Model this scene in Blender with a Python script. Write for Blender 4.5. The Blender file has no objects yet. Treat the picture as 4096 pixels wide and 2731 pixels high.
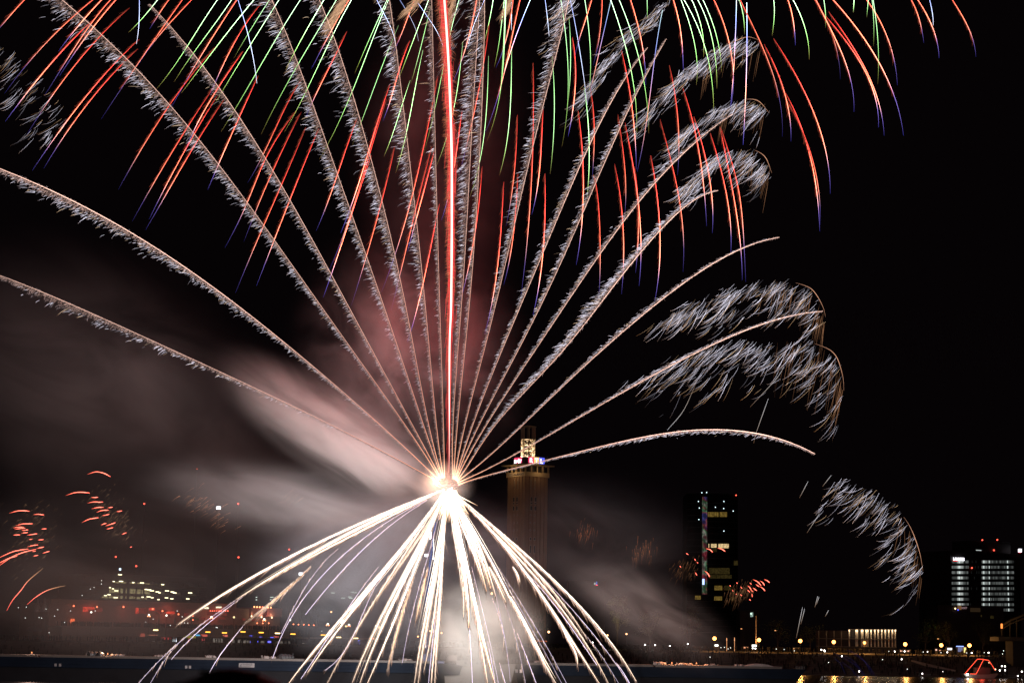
import bpy, math, random
import numpy as np
from mathutils import Vector, Matrix
random.seed(7)
RNG = np.random.default_rng(11)
SC = bpy.context.scene
COL = SC.collection

# ------------------------------------------------------------------ camera
F = 8000.0                      # focal length in photo pixels (4096 wide)
CX, CY = 2048.0, 1365.5
CAMZ = 9.0
PITCH = math.atan((2568.0 - CY) / F)
ROLL = 0.016
FWD = np.array([0.0, math.cos(PITCH), math.sin(PITCH)])
R0 = np.array([1.0, 0.0, 0.0])
U0 = np.array([0.0, -math.sin(PITCH), math.cos(PITCH)])
RIGHT = math.cos(ROLL) * R0 + math.sin(ROLL) * U0
UP = -math.sin(ROLL) * R0 + math.cos(ROLL) * U0
cam = bpy.data.cameras.new('camera')
cam.sensor_width = 36.0
cam.lens = 36.0 * F / 4096.0
cam.clip_start = 0.2
cam.clip_end = 20000.0
cam.dof.use_dof = True
cam.dof.focus_distance = 420.0
cam.dof.aperture_fstop = 8.0
camo = bpy.data.objects.new('camera', cam)
COL.objects.link(camo)
M = Matrix.Identity(4)
for i in range(3):
    M[i][0], M[i][1], M[i][2] = RIGHT[i], UP[i], -FWD[i]
M[2][3] = CAMZ
camo.matrix_world = M
SC.camera = camo

# ------------------------------------------------------------------ night sky, exposure, sampling
W = bpy.data.worlds.new('World')
SC.world = W
W.use_nodes = True
bg = W.node_tree.nodes['Background']
bg.inputs[0].default_value = (0.0022, 0.0013, 0.0017, 1)
bg.inputs[1].default_value = 0.7
SC.view_settings.view_transform = 'Standard'
SC.view_settings.look = 'None'
SC.view_settings.exposure = 0.0
SC.view_settings.gamma = 1.0
cy = SC.cycles
cy.max_bounces = 4
cy.diffuse_bounces = 1
cy.glossy_bounces = 2
cy.volume_bounces = 0
cy.transparent_max_bounces = 16
cy.use_denoising = True
cy.sample_clamp_indirect = 4.0
cy.volume_step_rate = 1.0
cy.volume_max_steps = 48
cy.use_adaptive_sampling = True
cy.adaptive_threshold = 0.008
cy.filter_width = 1.5


# ------------------------------------------------------------------ pixel -> point at a real distance
def rays(px, py):
    px = np.asarray(px, float); py = np.asarray(py, float)
    u = (px - CX) / F
    v = (CY - py) / F
    return FWD + u[..., None] * RIGHT + v[..., None] * UP


def at(px, py, Y):
    """points on the line of sight of photo pixel (px, py) at distance Y down the river's cross axis"""
    d = rays(px, py)
    t = np.asarray(Y, float) / d[..., 1]
    p = d * t[..., None]
    p[..., 2] += CAMZ
    return p


def at1(px, py, Y):
    return Vector(at(px, py, Y))


ZONES = {'P': (0, 0, 1), 'W': (0, 0, 1 / 1.74150), 'A': (0, 0, 2.1382), 'B': (1000, 0, 2.1382), 'C': (2000, 0, 2.1382), 'D': (2996, 0, 2.1382),
         'E': (0, 666, 2.1364), 'F': (1000, 666, 2.1364), 'G': (2000, 666, 2.1364), 'H': (2996, 1000, 2.1382),
         'K': (1600, 1850, 4.48), 'L': (1300, 2265, 3.36), 'M': (650, 2265, 3.36), 'N': (1950, 2265, 3.36),
         'Z': (0, 2265, 3.36), 'Y': (0, 1800, 3.36), 'R': (2600, 2265, 3.36), 'S': (3250, 2265, 3.364), 'T': (3596, 2265, 3.364),
         'Q': (2600, 1930, 3.136), 'X': (3700, 2130, 4.237), 'V': (350, 2170, 4.704), 'U': (3700, 2550, 5.94), 'J': (1000, 2380, 5.88),
         'I': (700, 2380, 5.88), 'O': (2200, 1900, 2.614), 'g': (650, 1850, 3.36)}


def PX(s):
    """'A 10,20 30,40 B 5,6' -> array of photo pixels; the letter names the traced window"""
    out = []
    z = 'P'
    for tok in s.split():
        if tok[0].isalpha():
            z = tok
            continue
        x, y = tok.split(',')
        ox, oy, k = ZONES[z]
        out.append((ox + float(x) / k, oy + float(y) / k))
    return np.array(out)


def smooth(P, step=24.0, jit=0.0):
    """Catmull-Rom through traced points, resampled evenly"""
    P = np.asarray(P, float)
    if len(P) > 2:
        E = np.vstack([2 * P[0] - P[1], P, 2 * P[-1] - P[-2]])
        segs = []
        u = np.linspace(0, 1, 9)[:-1, None]
        for i in range(1, len(E) - 2):
            a, b, c, d = E[i - 1], E[i], E[i + 1], E[i + 2]
            segs.append(0.5 * (2 * b + (c - a) * u + (2 * a - 5 * b + 4 * c - d) * u ** 2 + (3 * b - a - 3 * c + d) * u ** 3))
        Q = np.vstack(segs + [P[-1:]])
    else:
        Q = P
    L = np.concatenate([[0], np.cumsum(np.hypot(*np.diff(Q, axis=0).T))])
    n = max(3, int(L[-1] / step) + 1)
    s = np.linspace(0, L[-1], n)
    return np.stack([np.interp(s, L, Q[:, 0]), np.interp(s, L, Q[:, 1])], 1), L[-1]



def eased(P, deg, step):
    """a ballistic arc through traced points: low-order curve by length, ends kept"""
    Q, L = smooth(P, step)
    if len(Q) < 5:
        return Q, L
    s = np.linspace(-1, 1, len(Q))
    w = np.ones(len(Q))
    w[0] = w[-1] = 6
    d = min(deg, len(Q) - 2)
    X = np.polynomial.polynomial.Polynomial.fit(s, Q[:, 0], d, w=w)(s)
    Z = np.polynomial.polynomial.Polynomial.fit(s, Q[:, 1], d, w=w)(s)
    return np.stack([X, Z], 1), L


# ------------------------------------------------------------------ materials
MATS = {}


def mat(name, base=(0.2, 0.2, 0.2), rough=0.7, metal=0.0, noise=0.0, scale=3.0, bump=0.0, coord='Object', spec=0.5):
    if name in MATS:
        return MATS[name]
    m = bpy.data.materials.new(name)
    m.use_nodes = True
    nt = m.node_tree
    b = nt.nodes['Principled BSDF']
    b.inputs['Base Color'].default_value = (*base, 1)
    b.inputs['Roughness'].default_value = rough
    b.inputs['Metallic'].default_value = metal
    b.inputs['Specular IOR Level'].default_value = spec
    if noise or bump:
        tc = nt.nodes.new('ShaderNodeTexCoord')
        nz = nt.nodes.new('ShaderNodeTexNoise')
        nz.inputs['Scale'].default_value = scale
        nz.inputs['Detail'].default_value = 5
        nt.links.new(tc.outputs[coord], nz.inputs['Vector'])
        if noise:
            mx = nt.nodes.new('ShaderNodeMapRange')
            mx.inputs['To Min'].default_value = 1 - noise
            mx.inputs['To Max'].default_value = 1 + noise
            nt.links.new(nz.outputs['Fac'], mx.inputs['Value'])
            vm = nt.nodes.new('ShaderNodeVectorMath')
            vm.operation = 'SCALE'
            vm.inputs[0].default_value = base
            nt.links.new(mx.outputs[0], vm.inputs['Scale'])
            nt.links.new(vm.outputs[0], b.inputs['Base Color'])
        if bump:
            bp = nt.nodes.new('ShaderNodeBump')
            bp.inputs['Strength'].default_value = bump
            nt.links.new(nz.outputs['Fac'], bp.inputs['Height'])
            nt.links.new(bp.outputs[0], b.inputs['Normal'])
    MATS[name] = m
    return m


def glow(name, col, strength=1.0, sample=False):
    """a surface that gives off light: lamp, lit sign, lit window"""
    if name in MATS:
        return MATS[name]
    m = bpy.data.materials.new(name)
    m.use_nodes = True
    nt = m.node_tree
    nt.nodes.clear()
    e = nt.nodes.new('ShaderNodeEmission')
    e.inputs[0].default_value = (*col, 1)
    e.inputs[1].default_value = strength
    o = nt.nodes.new('ShaderNodeOutputMaterial')
    nt.links.new(e.outputs[0], o.inputs[0])
    m.cycles.emission_sampling = 'AUTO' if sample else 'NONE'
    MATS[name] = m
    return m


def spark_material():
    """burning sparks: each stretch of a trail has the colour its composition burns with"""
    m = bpy.data.materials.new('burning_sparks')
    m.use_nodes = True
    nt = m.node_tree
    nt.nodes.clear()
    a = nt.nodes.new('ShaderNodeAttribute')
    a.attribute_name = 'burn'
    e = nt.nodes.new('ShaderNodeEmission')
    e.inputs[1].default_value = 1.0
    nt.links.new(a.outputs['Color'], e.inputs[0])
    o = nt.nodes.new('ShaderNodeOutputMaterial')
    nt.links.new(e.outputs[0], o.inputs[0])
    m.cycles.emission_sampling = 'NONE'
    return m


SPARK = spark_material()


def lit_window_material(name, col, strength):
    """a lit interior behind glass, uneven from pane to pane (attribute 'burn')"""
    m = bpy.data.materials.new(name)
    m.use_nodes = True
    nt = m.node_tree
    nt.nodes.clear()
    tc = nt.nodes.new('ShaderNodeTexCoord')
    nz = nt.nodes.new('ShaderNodeTexNoise')
    nz.inputs['Scale'].default_value = 1.3
    nz.inputs['Detail'].default_value = 3
    mr = nt.nodes.new('ShaderNodeMapRange')
    mr.inputs['From Min'].default_value = 0.3
    mr.inputs['From Max'].default_value = 0.7
    mr.inputs['To Min'].default_value = 0.35 * strength
    mr.inputs['To Max'].default_value = 1.3 * strength
    e = nt.nodes.new('ShaderNodeEmission')
    e.inputs[0].default_value = (*col, 1)
    o = nt.nodes.new('ShaderNodeOutputMaterial')
    nt.links.new(tc.outputs['Object'], nz.inputs['Vector'])
    nt.links.new(nz.outputs['Fac'], mr.inputs['Value'])
    nt.links.new(mr.outputs[0], e.inputs[1])
    nt.links.new(e.outputs[0], o.inputs[0])
    m.cycles.emission_sampling = 'NONE'
    MATS[name] = m
    return m


# ------------------------------------------------------------------ scene bookkeeping
def tag(o, label=None, cat=None, group=None, kind=None):
    if label:
        o['label'] = label
    if cat:
        o['category'] = cat
    if group:
        o['group'] = group
    if kind:
        o['kind'] = kind
    return o


def empty(name, loc=(0, 0, 0), rz=0.0):
    o = bpy.data.objects.new(name, None)
    o.empty_display_size = 1.0
    COL.objects.link(o)
    o.location = loc
    o.rotation_euler = (0, 0, rz)
    return o


def WORLD(root):
    """inverse of a root's placement, so parts can be given in world coordinates"""
    return (Matrix.Translation(root.location) @ root.rotation_euler.to_matrix().to_4x4()).inverted()


class MB:
    """collects boxes, bars, tubes and lathes, links them as ONE mesh object"""

    def __init__(s):
        s.v = []
        s.f = []

    def add(s, vs, fs):
        n = len(s.v)
        s.v += [tuple(p) for p in vs]
        s.f += [tuple(i + n for i in f) for f in fs]
        return s

    def box(s, x0, x1, y0, y1, z0, z1):
        vs = [(x, y, z) for z in (z0, z1) for y in (y0, y1) for x in (x0, x1)]
        return s.add(vs, [(0, 2, 3, 1), (4, 5, 7, 6), (0, 1, 5, 4), (2, 6, 7, 3), (0, 4, 6, 2), (1, 3, 7, 5)])

    def bar(s, a, b, r, n=6, r2=None):
        a = Vector(a); b = Vector(b)
        t = (b - a)
        if t.length < 1e-6:
            return s
        t.normalize()
        ref = Vector((0, 0, 1)) if abs(t.z) < 0.9 else Vector((1, 0, 0))
        n1 = t.cross(ref).normalized()
        n2 = t.cross(n1)
        r2 = r if r2 is None else r2
        vs = []
        for p, rr in ((a, r), (b, r2)):
            for k in range(n):
                an = 2 * math.pi * (k + 0.5) / n
                vs.append(p + rr * (math.cos(an) * n1 + math.sin(an) * n2))
        fs = [(k, (k + 1) % n, n + (k + 1) % n, n + k) for k in range(n)]
        fs += [tuple(range(n))[::-1], tuple(range(n, 2 * n))]
        return s.add(vs, fs)

    def lathe(s, c, prof, n=12):
        c = Vector(c)
        vs = []
        for r, z in prof:
            for k in range(n):
                an = 2 * math.pi * k / n
                vs.append(c + Vector((r * math.cos(an), r * math.sin(an), z)))
        fs = []
        for i in range(len(prof) - 1):
            for k in range(n):
                fs.append((i * n + k, i * n + (k + 1) % n, (i + 1) * n + (k + 1) % n, (i + 1) * n + k))
        fs += [tuple(range(n))[::-1], tuple(range((len(prof) - 1) * n, len(prof) * n))]
        return s.add(vs, fs)

    def ball(s, c, r, n=10, m=6, sx=1, sy=1, sz=1):
        prof = [(max(1e-3, r * math.sin(math.pi * i / m)), -r * math.cos(math.pi * i / m) * sz) for i in range(m + 1)]
        return s.lathe(c, prof, n)

    def prism(s, poly, y0, y1):
        """poly of (x, z) corners extruded in y"""
        n = len(poly)
        vs = [(x, y0, z) for x, z in poly] + [(x, y1, z) for x, z in poly]
        fs = [(k, (k + 1) % n, n + (k + 1) % n, n + k) for k in range(n)]
        fs += [tuple(range(n))[::-1], tuple(range(n, 2 * n))]
        return s.add(vs, fs)

    def build(s, name, m, parent=None, inv=None, smooth_=False):
        me = bpy.data.meshes.new(name)
        me.from_pydata(s.v, [], s.f)
        if inv is not None:
            me.transform(inv)
        me.materials.append(m)
        if smooth_:
            for p in me.polygons:
                p.use_smooth = True
        me.update()
        o = bpy.data.objects.new(name, me)
        COL.objects.link(o)
        if parent:
            o.parent = parent
        return o


def tubes(name, P, R, C, sides=3, parent=None, m=None, inv=None):
    """N trails of K points as one mesh: P (N,K,3), R (N,K), C (N,K,3) burning colour"""
    N, K = R.shape
    T = np.gradient(P, axis=1)
    T /= np.maximum(np.linalg.norm(T, axis=2, keepdims=True), 1e-9)
    yv = np.array([0.0, 1.0, 0.0])
    n1 = np.cross(T, yv)
    n1 /= np.maximum(np.linalg.norm(n1, axis=2, keepdims=True), 1e-9)
    n2 = np.cross(T, n1)
    an = 2 * math.pi * np.arange(sides) / sides + 0.4
    V = P[:, :, None, :] + R[:, :, None, None] * (np.cos(an)[None, None, :, None] * n1[:, :, None, :] + np.sin(an)[None, None, :, None] * n2[:, :, None, :])
    V = V.reshape(-1, 3)
    base = (np.arange(N) * K * sides)[:, None, None]
    k = np.arange(K - 1)[None, :, None] * sides
    j = np.arange(sides)[None, None, :]
    j2 = (j + 1) % sides
    a = base + k + j
    b = base + k + j2
    Q = np.stack([a, b, b + sides, a + sides], -1).reshape(-1, 4)
    nq = len(Q)
    caps = []
    if sides == 3:
        c0 = (np.arange(N) * K * 3)[:, None] + np.array([2, 1, 0])
        c1 = (np.arange(N) * K * 3 + (K - 1) * 3)[:, None] + np.array([0, 1, 2])
        caps = np.vstack([c0, c1])
    me = bpy.data.meshes.new(name)
    if inv is not None:
        I = np.array(inv)
        V = V @ I[:3, :3].T + I[:3, 3]
    me.vertices.add(len(V))
    me.vertices.foreach_set('co', V.astype(np.float32).ravel())
    nc = len(caps)
    loops = Q.ravel() if not nc else np.concatenate([Q.ravel(), caps.ravel()])
    me.loops.add(len(loops))
    me.loops.foreach_set('vertex_index', loops.astype(np.int32))
    me.polygons.add(nq + nc)
    st = np.concatenate([np.arange(nq) * 4, nq * 4 + np.arange(nc) * 3]) if nc else np.arange(nq) * 4
    me.polygons.foreach_set('loop_start', st.astype(np.int32))
    at_ = me.color_attributes.new('burn', 'FLOAT_COLOR', 'POINT')
    CC = np.repeat(C.reshape(-1, 1, 3), sides, 1).reshape(-1, 3)
    CC = np.concatenate([CC, np.ones((len(CC), 1))], 1)
    at_.data.foreach_set('color', CC.astype(np.float32).ravel())
    me.update(calc_edges=True)
    me.validate()
    me.materials.append(m or SPARK)
    o = bpy.data.objects.new(name, me)
    COL.objects.link(o)
    if parent:
        o.parent = parent
    return o


def ramp(t, stops):
    """piecewise colours or numbers along t"""
    xs = [s[0] for s in stops]
    A = np.array([np.atleast_1d(s[1]) for s in stops], float)
    return np.stack([np.interp(t, xs, A[:, k]) for k in range(A.shape[1])], -1)


ORD = ['first', 'second', 'third', 'fourth', 'fifth', 'sixth', 'seventh', 'eighth', 'ninth', 'tenth', 'eleventh', 'twelfth', 'thirteenth', 'fourteenth',
       'fifteenth', 'sixteenth', 'seventeenth', 'eighteenth', 'nineteenth', 'twentieth']


def ordinal(k):
    if k < 20:
        return ORD[k]
    tens = {2: 'twenty', 3: 'thirty', 4: 'forty', 5: 'fifty', 6: 'sixty'}
    if (k + 1) % 10 == 0:
        return {3: 'thirtieth', 4: 'fortieth', 5: 'fiftieth', 6: 'sixtieth'}[(k + 1) // 10]
    return tens[(k + 1) // 10] + '-' + ORD[(k + 1) % 10 - 1]


def lamp(name, loc, col, power, radius=0.3, parent=None):
    l = bpy.data.lights.new(name, 'POINT')
    l.color = col
    l.energy = power
    l.shadow_soft_size = radius
    o = bpy.data.objects.new(name, l)
    COL.objects.link(o)
    o.location = loc
    if parent:
        o.parent = parent
        o.matrix_parent_inverse = WORLD(parent)
    return o


def lettering(name, s, origin, xdir, updir, size, m, parent=None, inv=None, extrude=0.05, align='LEFT', squeeze=1.0, offset=0.0):
    cu = bpy.data.curves.new('lettering', 'FONT')
    cu.body = s
    cu.size = 1.0
    cu.extrude = extrude / size
    cu.align_x = align
    cu.offset = offset
    t = bpy.data.objects.new('lettering', cu)
    COL.objects.link(t)
    dg = bpy.context.evaluated_depsgraph_get()
    me = bpy.data.meshes.new_from_object(t.evaluated_get(dg))
    bpy.data.objects.remove(t)
    x = Vector(xdir).normalized()
    u = Vector(updir).normalized()
    n = x.cross(u)
    A = Matrix.Identity(4)
    for i in range(3):
        A[i][0], A[i][1], A[i][2], A[i][3] = x[i] * size * squeeze, u[i] * size, n[i] * size, origin[i]
    me.transform(A)
    if inv is not None:
        me.transform(inv)
    me.materials.clear()
    me.materials.append(m)
    me.name = name
    o = bpy.data.objects.new(name, me)
    COL.objects.link(o)
    if parent:
        o.parent = parent
    return o

# ================================================================== THE FIREWORKS
YF = 382.0                      # distance of the launch frame hung from the crane over the barges
PXM = YF / F                    # metres per photo pixel there


def pix_r(r, Y):
    return r * Y / F


def strokes(px, Yd, r, col, rprof, cprof=None):
    """helper: pixel strokes (N,K,2) -> tubes arrays"""
    N, K, _ = px.shape
    Y = np.broadcast_to(np.asarray(Yd, float).reshape(N, -1) if np.ndim(Yd) else np.full((N, 1), Yd), (N, K))
    P = at(px[..., 0], px[..., 1], Y)
    t = np.linspace(0, 1, K)
    R = np.asarray(r, float).reshape(-1, 1) * np.interp(t, *rprof)[None, :] * Y / F
    c = np.asarray(col, float).reshape(-1, 1, 3)
    if cprof is not None:
        c = c * ramp(t, cprof)[None]
    C = np.broadcast_to(c, (N, K, 3))
    return P, np.broadcast_to(R, (N, K)).copy(), C.copy()


def hair_paths(p0, ang, ln, bend, K=5):
    """curved falling sparks: p0 (N,2) start, ang heading in picture (0 = left, + = down), bend = fall"""
    u = np.linspace(0, 1, K)[None, :]
    a = ang[:, None] + bend[:, None] * u
    ds = (ln / (K - 1))[:, None]
    dx = -np.cos(a) * ds
    dy = np.sin(a) * ds
    x = p0[:, 0:1] + np.cumsum(dx, 1) - dx[:, :1]
    y = p0[:, 1:2] + np.cumsum(dy, 1) - dy[:, :1]
    return np.stack([x, y], -1)


HAIRC = np.array([0.86, 0.84, 0.98])
FUZZC = np.array([0.82, 0.52, 0.44])

# (traced path from the launch frame outwards, end distance offset, fringe widths low/mid/high, brightness of core, white hairs, side)
COMETS = [
    ('P 1752,1925 W 885,1040 760,975 600,895 480,845 E 700,1205 430,1105 200,1020 0,940 -200,860', 12, (5, 26, 46), 0.8, 0.5, 'lowest comet trail on the left, leaving the frame low', -1),
    ('P 1756,1920 W 885,985 800,910 E 2350,1440 2100,1240 1900,1090 1700,940 1500,800 1300,680 1100,555 880,430 640,305 400,190 180,85 0,20 -250,-75', -14, (6, 32, 52), 1.5, 0.9, 'second lowest comet trail on the left, bright pinkish core', -1),
    ('P 1760,1915 F 1300,2150 1060,1850 865,1568 700,1310 560,1110 400,900 230,660 100,470 A 1980,1567 1800,1320 1650,1130 1500,950 1350,780 1200,630 1050,480 870,300 700,140 525,0 300,-190', 20, (7, 45, 72), 0.9, 1.15, 'long straight comet trail running to the upper left corner', -1),
    ('P 1764,1913 F 1350,2130 1200,1850 1030,1568 880,1260 700,920 520,590 330,270 130,0 A 2250,1270 2150,1140 2000,930 1850,710 1700,530 1560,350 1420,190 1280,35', -10, (7, 30, 42), 0.9, 0.7, 'comet trail whose pointed tip ends below the top edge left', -1),
    ('P 1768,1912 F 1480,2200 1390,1900 1260,1568 1180,1290 1080,1010 970,680 830,290 720,0 B 680,1310 580,1030 490,760 400,500 290,240 180,0 90,-200', 16, (8, 50, 62), 0.8, 1.15, 'comet trail with broad white fringe, fourth left of red column', -1),
    ('P 1771,1911 F 1520,2200 1460,1850 1405,1568 1360,1310 1300,1050 1230,740 1130,280 1040,0 B 1020,1320 960,1080 880,810 800,540 700,280 585,0 500,-200', -18, (9, 56, 55), 0.8, 1.2, 'comet trail with ragged white fringe, third left of red column', -1),
    ('P 1774,1911 F 1590,2200 1560,1850 1535,1568 1500,1200 1460,790 1410,370 1365,0 B 1350,1240 1320,950 1280,640 1240,350 1190,0 1160,-200', 14, (8, 50, 55), 0.7, 1.05, 'comet trail with wide white fringe, second left of red column', -1),
    ('P 1778,1910 F 1655,2200 1642,1850 1632,1568 1625,1300 1615,900 1600,400 1580,0 B 1590,1300 1580,950 1565,500 1555,0 1548,-200', -8, (6, 20, 36), 0.55, 0.35, 'faint narrow comet trail just left of the red column', -1),
    ('P 1812,1915 F 1735,2180 1760,1800 1775,1568 1800,1300 1830,900 1855,400 1875,0 B 1880,1400 1905,1000 1930,600 1962,0 1975,-200', 18, (8, 52, 55), 0.7, 1.1, 'comet trail with thick white fringe just right of the red column', -1),
    ('P 1815,1915 F 1770,2180 1815,1800 1845,1568 1880,1100 1920,600 1955,0 B 1985,1000 1998,500 2002,0 2005,-200', -16, (6, 26, 34), 0.75, 0.6, 'straight steep comet trail, second right of red column', -1),
    ('P 1818,1917 F 1850,2150 1940,1800 2005,1568 G 0,1030 80,680 160,330 240,0 C 290,1250 370,900 450,560 540,250 590,0 620,-200', 10, (7, 38, 55), 0.85, 0.8, 'comet trail with a feathery top, third right of red column', -1),
    ('P 1820,1918 F 1930,2120 2060,1800 2170,1568 G 150,1250 270,960 380,680 530,360 690,0 C 740,1300 850,1070 950,870 1100,620 1265,410', -14, (7, 28, 20), 1.05, 0.75, 'upper of two comet trails with parallel pointed tips right of column', -1),
    ('P 1822,1919 F 2010,2080 2180,1800 G 170,1568 300,1280 460,950 590,650 720,360 890,0 C 920,1350 1030,1100 1150,830 1300,540 1425,335', 12, (6, 27, 18), 0.95, 0.7, 'comet trail whose sharp tip reaches highest right of the column', -1),
    ('P 1824,1921 F 2120,2030 G 130,1830 310,1568 500,1270 640,1060 820,790 980,570 1200,290 1465,0 C 1500,1370 1650,1230 1820,1100 1995,975', -9, (6, 24, 18), 1.15, 0.55, 'comet trail ending in front of the upper drooping spark clouds', -1),
    ('P 1826,1923 G 60,2080 300,1830 560,1568 730,1310 900,1110 1080,900 1250,680 1450,450 1650,300 1865,205', 15, (16, 44, 26), 1.3, 2.4, 'whitest bristly comet trail, curving to the right', -1),
    ('P 1828,1925 W 1080,1080 1180,1000 1250,925 G 880,1568 1000,1450 1180,1300 1400,1130 1600,970 1850,810 2100,690 2350,610 W 1790,545', -12, (6, 22, 10), 1.3, 0.6, 'comet trail arching to a tip below the drooping spark clouds', -1),
    ('P 1830,1930 W 1080,1095 1200,1035 1300,975 1400,920 1500,860 1600,810 1700,765 1800,728 1890,715', 14, (5, 18, 10), 1.35, 0.5, 'comet trail whose tip meets the middle drooping spark cloud', -1),
    ('P 1833,1938 W 1060,1108 1160,1080 1260,1055 1350,1033 1440,1010 1540,993 1630,987 1720,992 1800,1010 1872,1042', -20, (4, 16, 16), 1.7, 1.0, 'lowest flattest comet trail on the right, behind the tower lantern', 1),
]
COMET_LINES = []


def build_comet(path, dY, widths, bright, hairs, label, side):
    px, L = eased(PX(path), 7 if 'bristly' in label else 5, 14.0)
    if px[-1, 1] < 5:                # climbs on beyond the frame
        px = np.vstack([px, px[-1] + (px[-1] - px[-2]) * np.arange(1, 22)[:, None]])
        L += 300
    n = len(px)
    t = np.linspace(0, 1, n)
    COMET_LINES.append(px)
    Yp = YF + dY * t
    base = at1(*px[0], Yp[0])
    root = empty('comet_trail', base)
    tag(root, label, 'comet trail', 'comet trails fanning out from the hanging launch frame')
    inv = WORLD(root)
    # bright core line
    P = at(px[:, 0], px[:, 1], Yp)[None]
    tipped = px[-1, 1] > 5
    r = np.interp(t, [0, 0.03, 0.1, 0.3, 0.85, 1], [2.6, 1.3, 0.75, 0.85, 1.0, 0.3 if tipped else 1.0]) * (0.7 + 0.4 * bright)
    R = (r * Yp / F)[None]
    c = ramp(t, [(0, (3.4, 1.6, 0.9)), (0.03, (1.3, 0.55, 0.33)), (0.2, (1.0, 0.5, 0.36)), (0.5, (1.5, 0.88, 0.7)), (1, (1.9, 1.15, 0.9))])
    c = c * np.interp(t, [0, 0.25, 0.6, 1], [1, 0.9, bright, bright])[:, None]
    tubes('core', P, R, c[None], 6, root, inv=inv)
    # fringe of sparks drifting off to the left with the wind
    seg = np.gradient(px, axis=0)
    seg /= np.linalg.norm(seg, axis=1, keepdims=True)
    wt = lambda q: np.interp(q, [0, 0.12, 0.3, 0.6, 0.85, 1], [1, widths[0] * 0.5, widths[0] * 1.2 + widths[1] * 0.15, widths[1] * 0.95, widths[2] * 1.0, widths[2] * (0.15 if tipped else 1.0)])

    def pos(q):
        return np.stack([np.interp(q, t, px[:, 0]), np.interp(q, t, px[:, 1])], 1)

    def tang(q):
        return np.stack([np.interp(q, t, seg[:, 0]), np.interp(q, t, seg[:, 1])], 1)
    parts = []
    # dense brown fuzz near the core
    N = int(L * 1.5)
    q = RNG.random(N)
    w = wt(q)
    d = np.abs(RNG.normal(0, 0.34, N)) * w + 1
    tg = tang(q)
    nrm = np.stack([tg[:, 1], -tg[:, 0]], 1)
    nrm[nrm[:, 0] > 0] *= -1
    if side > 0:
        nrm[nrm[:, 1] < 0] *= -1
    steep = np.abs(tg[:, 1])
    both = np.where(RNG.random(N) < 0.22, -0.25, 1.0)
    p0 = pos(q) + nrm * (d * both * 0.75)[:, None]
    ln = RNG.uniform(5, 13, N) * np.interp(w, [2, 30, 60], [0.7, 1.0, 1.4])
    hp = hair_paths(p0, RNG.normal(0.25, 0.35, N), ln, RNG.uniform(0.1, 0.9, N), 4)
    lum = RNG.uniform(0.25, 1.0, N) ** 1.4 * np.interp(q, [0, 0.1, 0.3, 1], [0.5, 0.75, 1.0, 1.05]) * (0.40 + 0.55 * bright)
    mixw = np.clip(d / np.maximum(w, 6) - 0.25, 0, 1)[:, None] * 0.8
    col = (FUZZC * (1 - mixw) + HAIRC * 0.7 * mixw) * lum[:, None]
    Yh = np.interp(q, t, Yp) + RNG.normal(0, 1, N) * pix_r(w, YF) * 0.5 + 0.12
    parts.append(strokes(hp, Yh[:, None], RNG.uniform(0.42, 0.7, N), col, ([0, 0.4, 1], [0.7, 1, 0.3])))
    # longer white sparks that have drifted further
    N = int(L * 0.21 * hairs)
    if N:
        q = RNG.beta(2.2, 1.15, N) if tipped is False else RNG.beta(2.0, 2.0, N)
        w = wt(q)
        d = (0.15 + 0.95 * RNG.beta(1.5, 1.7, N) + np.where(RNG.random(N) < 0.07, RNG.uniform(0.1, 1.1, N), 0)) * w + 2
        tg = tang(q)
        nrm = np.stack([tg[:, 1], -tg[:, 0]], 1)
        nrm[nrm[:, 0] > 0] *= -1
        if side > 0:
            nrm[nrm[:, 1] < 0] *= -1
        p0 = pos(q) + nrm * (d * 0.62)[:, None] + np.stack([0 * d, 0.18 * d], 1)
        ln = RNG.gamma(5, 0.2, N) * np.interp(w, [5, 20, 60], [7, 14, 25])
        clump = np.sin(q * L / 37.0) * 0.18 + np.sin(q * L / 91.0 + 1) * 0.15
        hp = hair_paths(p0, RNG.normal(0.06, 0.16, N) + clump * 0.6, ln, RNG.uniform(0.2, 0.7, N), 6)
        lum = RNG.uniform(0.3, 1.3, N) ** 1.3 * np.interp(q, [0, 0.2, 0.5, 1], [0.3, 0.5, 0.95, 1.1])
        warm = RNG.random(N)[:, None] < 0.12
        col = np.where(warm, np.array([0.8, 0.6, 0.4]), HAIRC) * lum[:, None]
        Yh = np.interp(q, t, Yp) + RNG.normal(0, 1, N) * pix_r(w, YF) * 0.6
        A = strokes(hp, Yh[:, None], RNG.uniform(0.36, 0.64, N), col * 1.7, ([0, 0.25, 0.7, 1], [0.5, 1, 0.9, 0.3]), [(0, (1, 1, 1)), (0.7, (0.95, 0.92, 0.95)), (1, (0.7, 0.5, 0.4))])
        o = tubes('drifting_sparks', *A, 3, root, inv=inv)
        o['kind'] = 'stuff'
    o = tubes('spark_fringe', *parts[0], 3, root, inv=inv)
    o['kind'] = 'stuff'
    return root


for c in COMETS:
    build_comet(*c)

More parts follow.
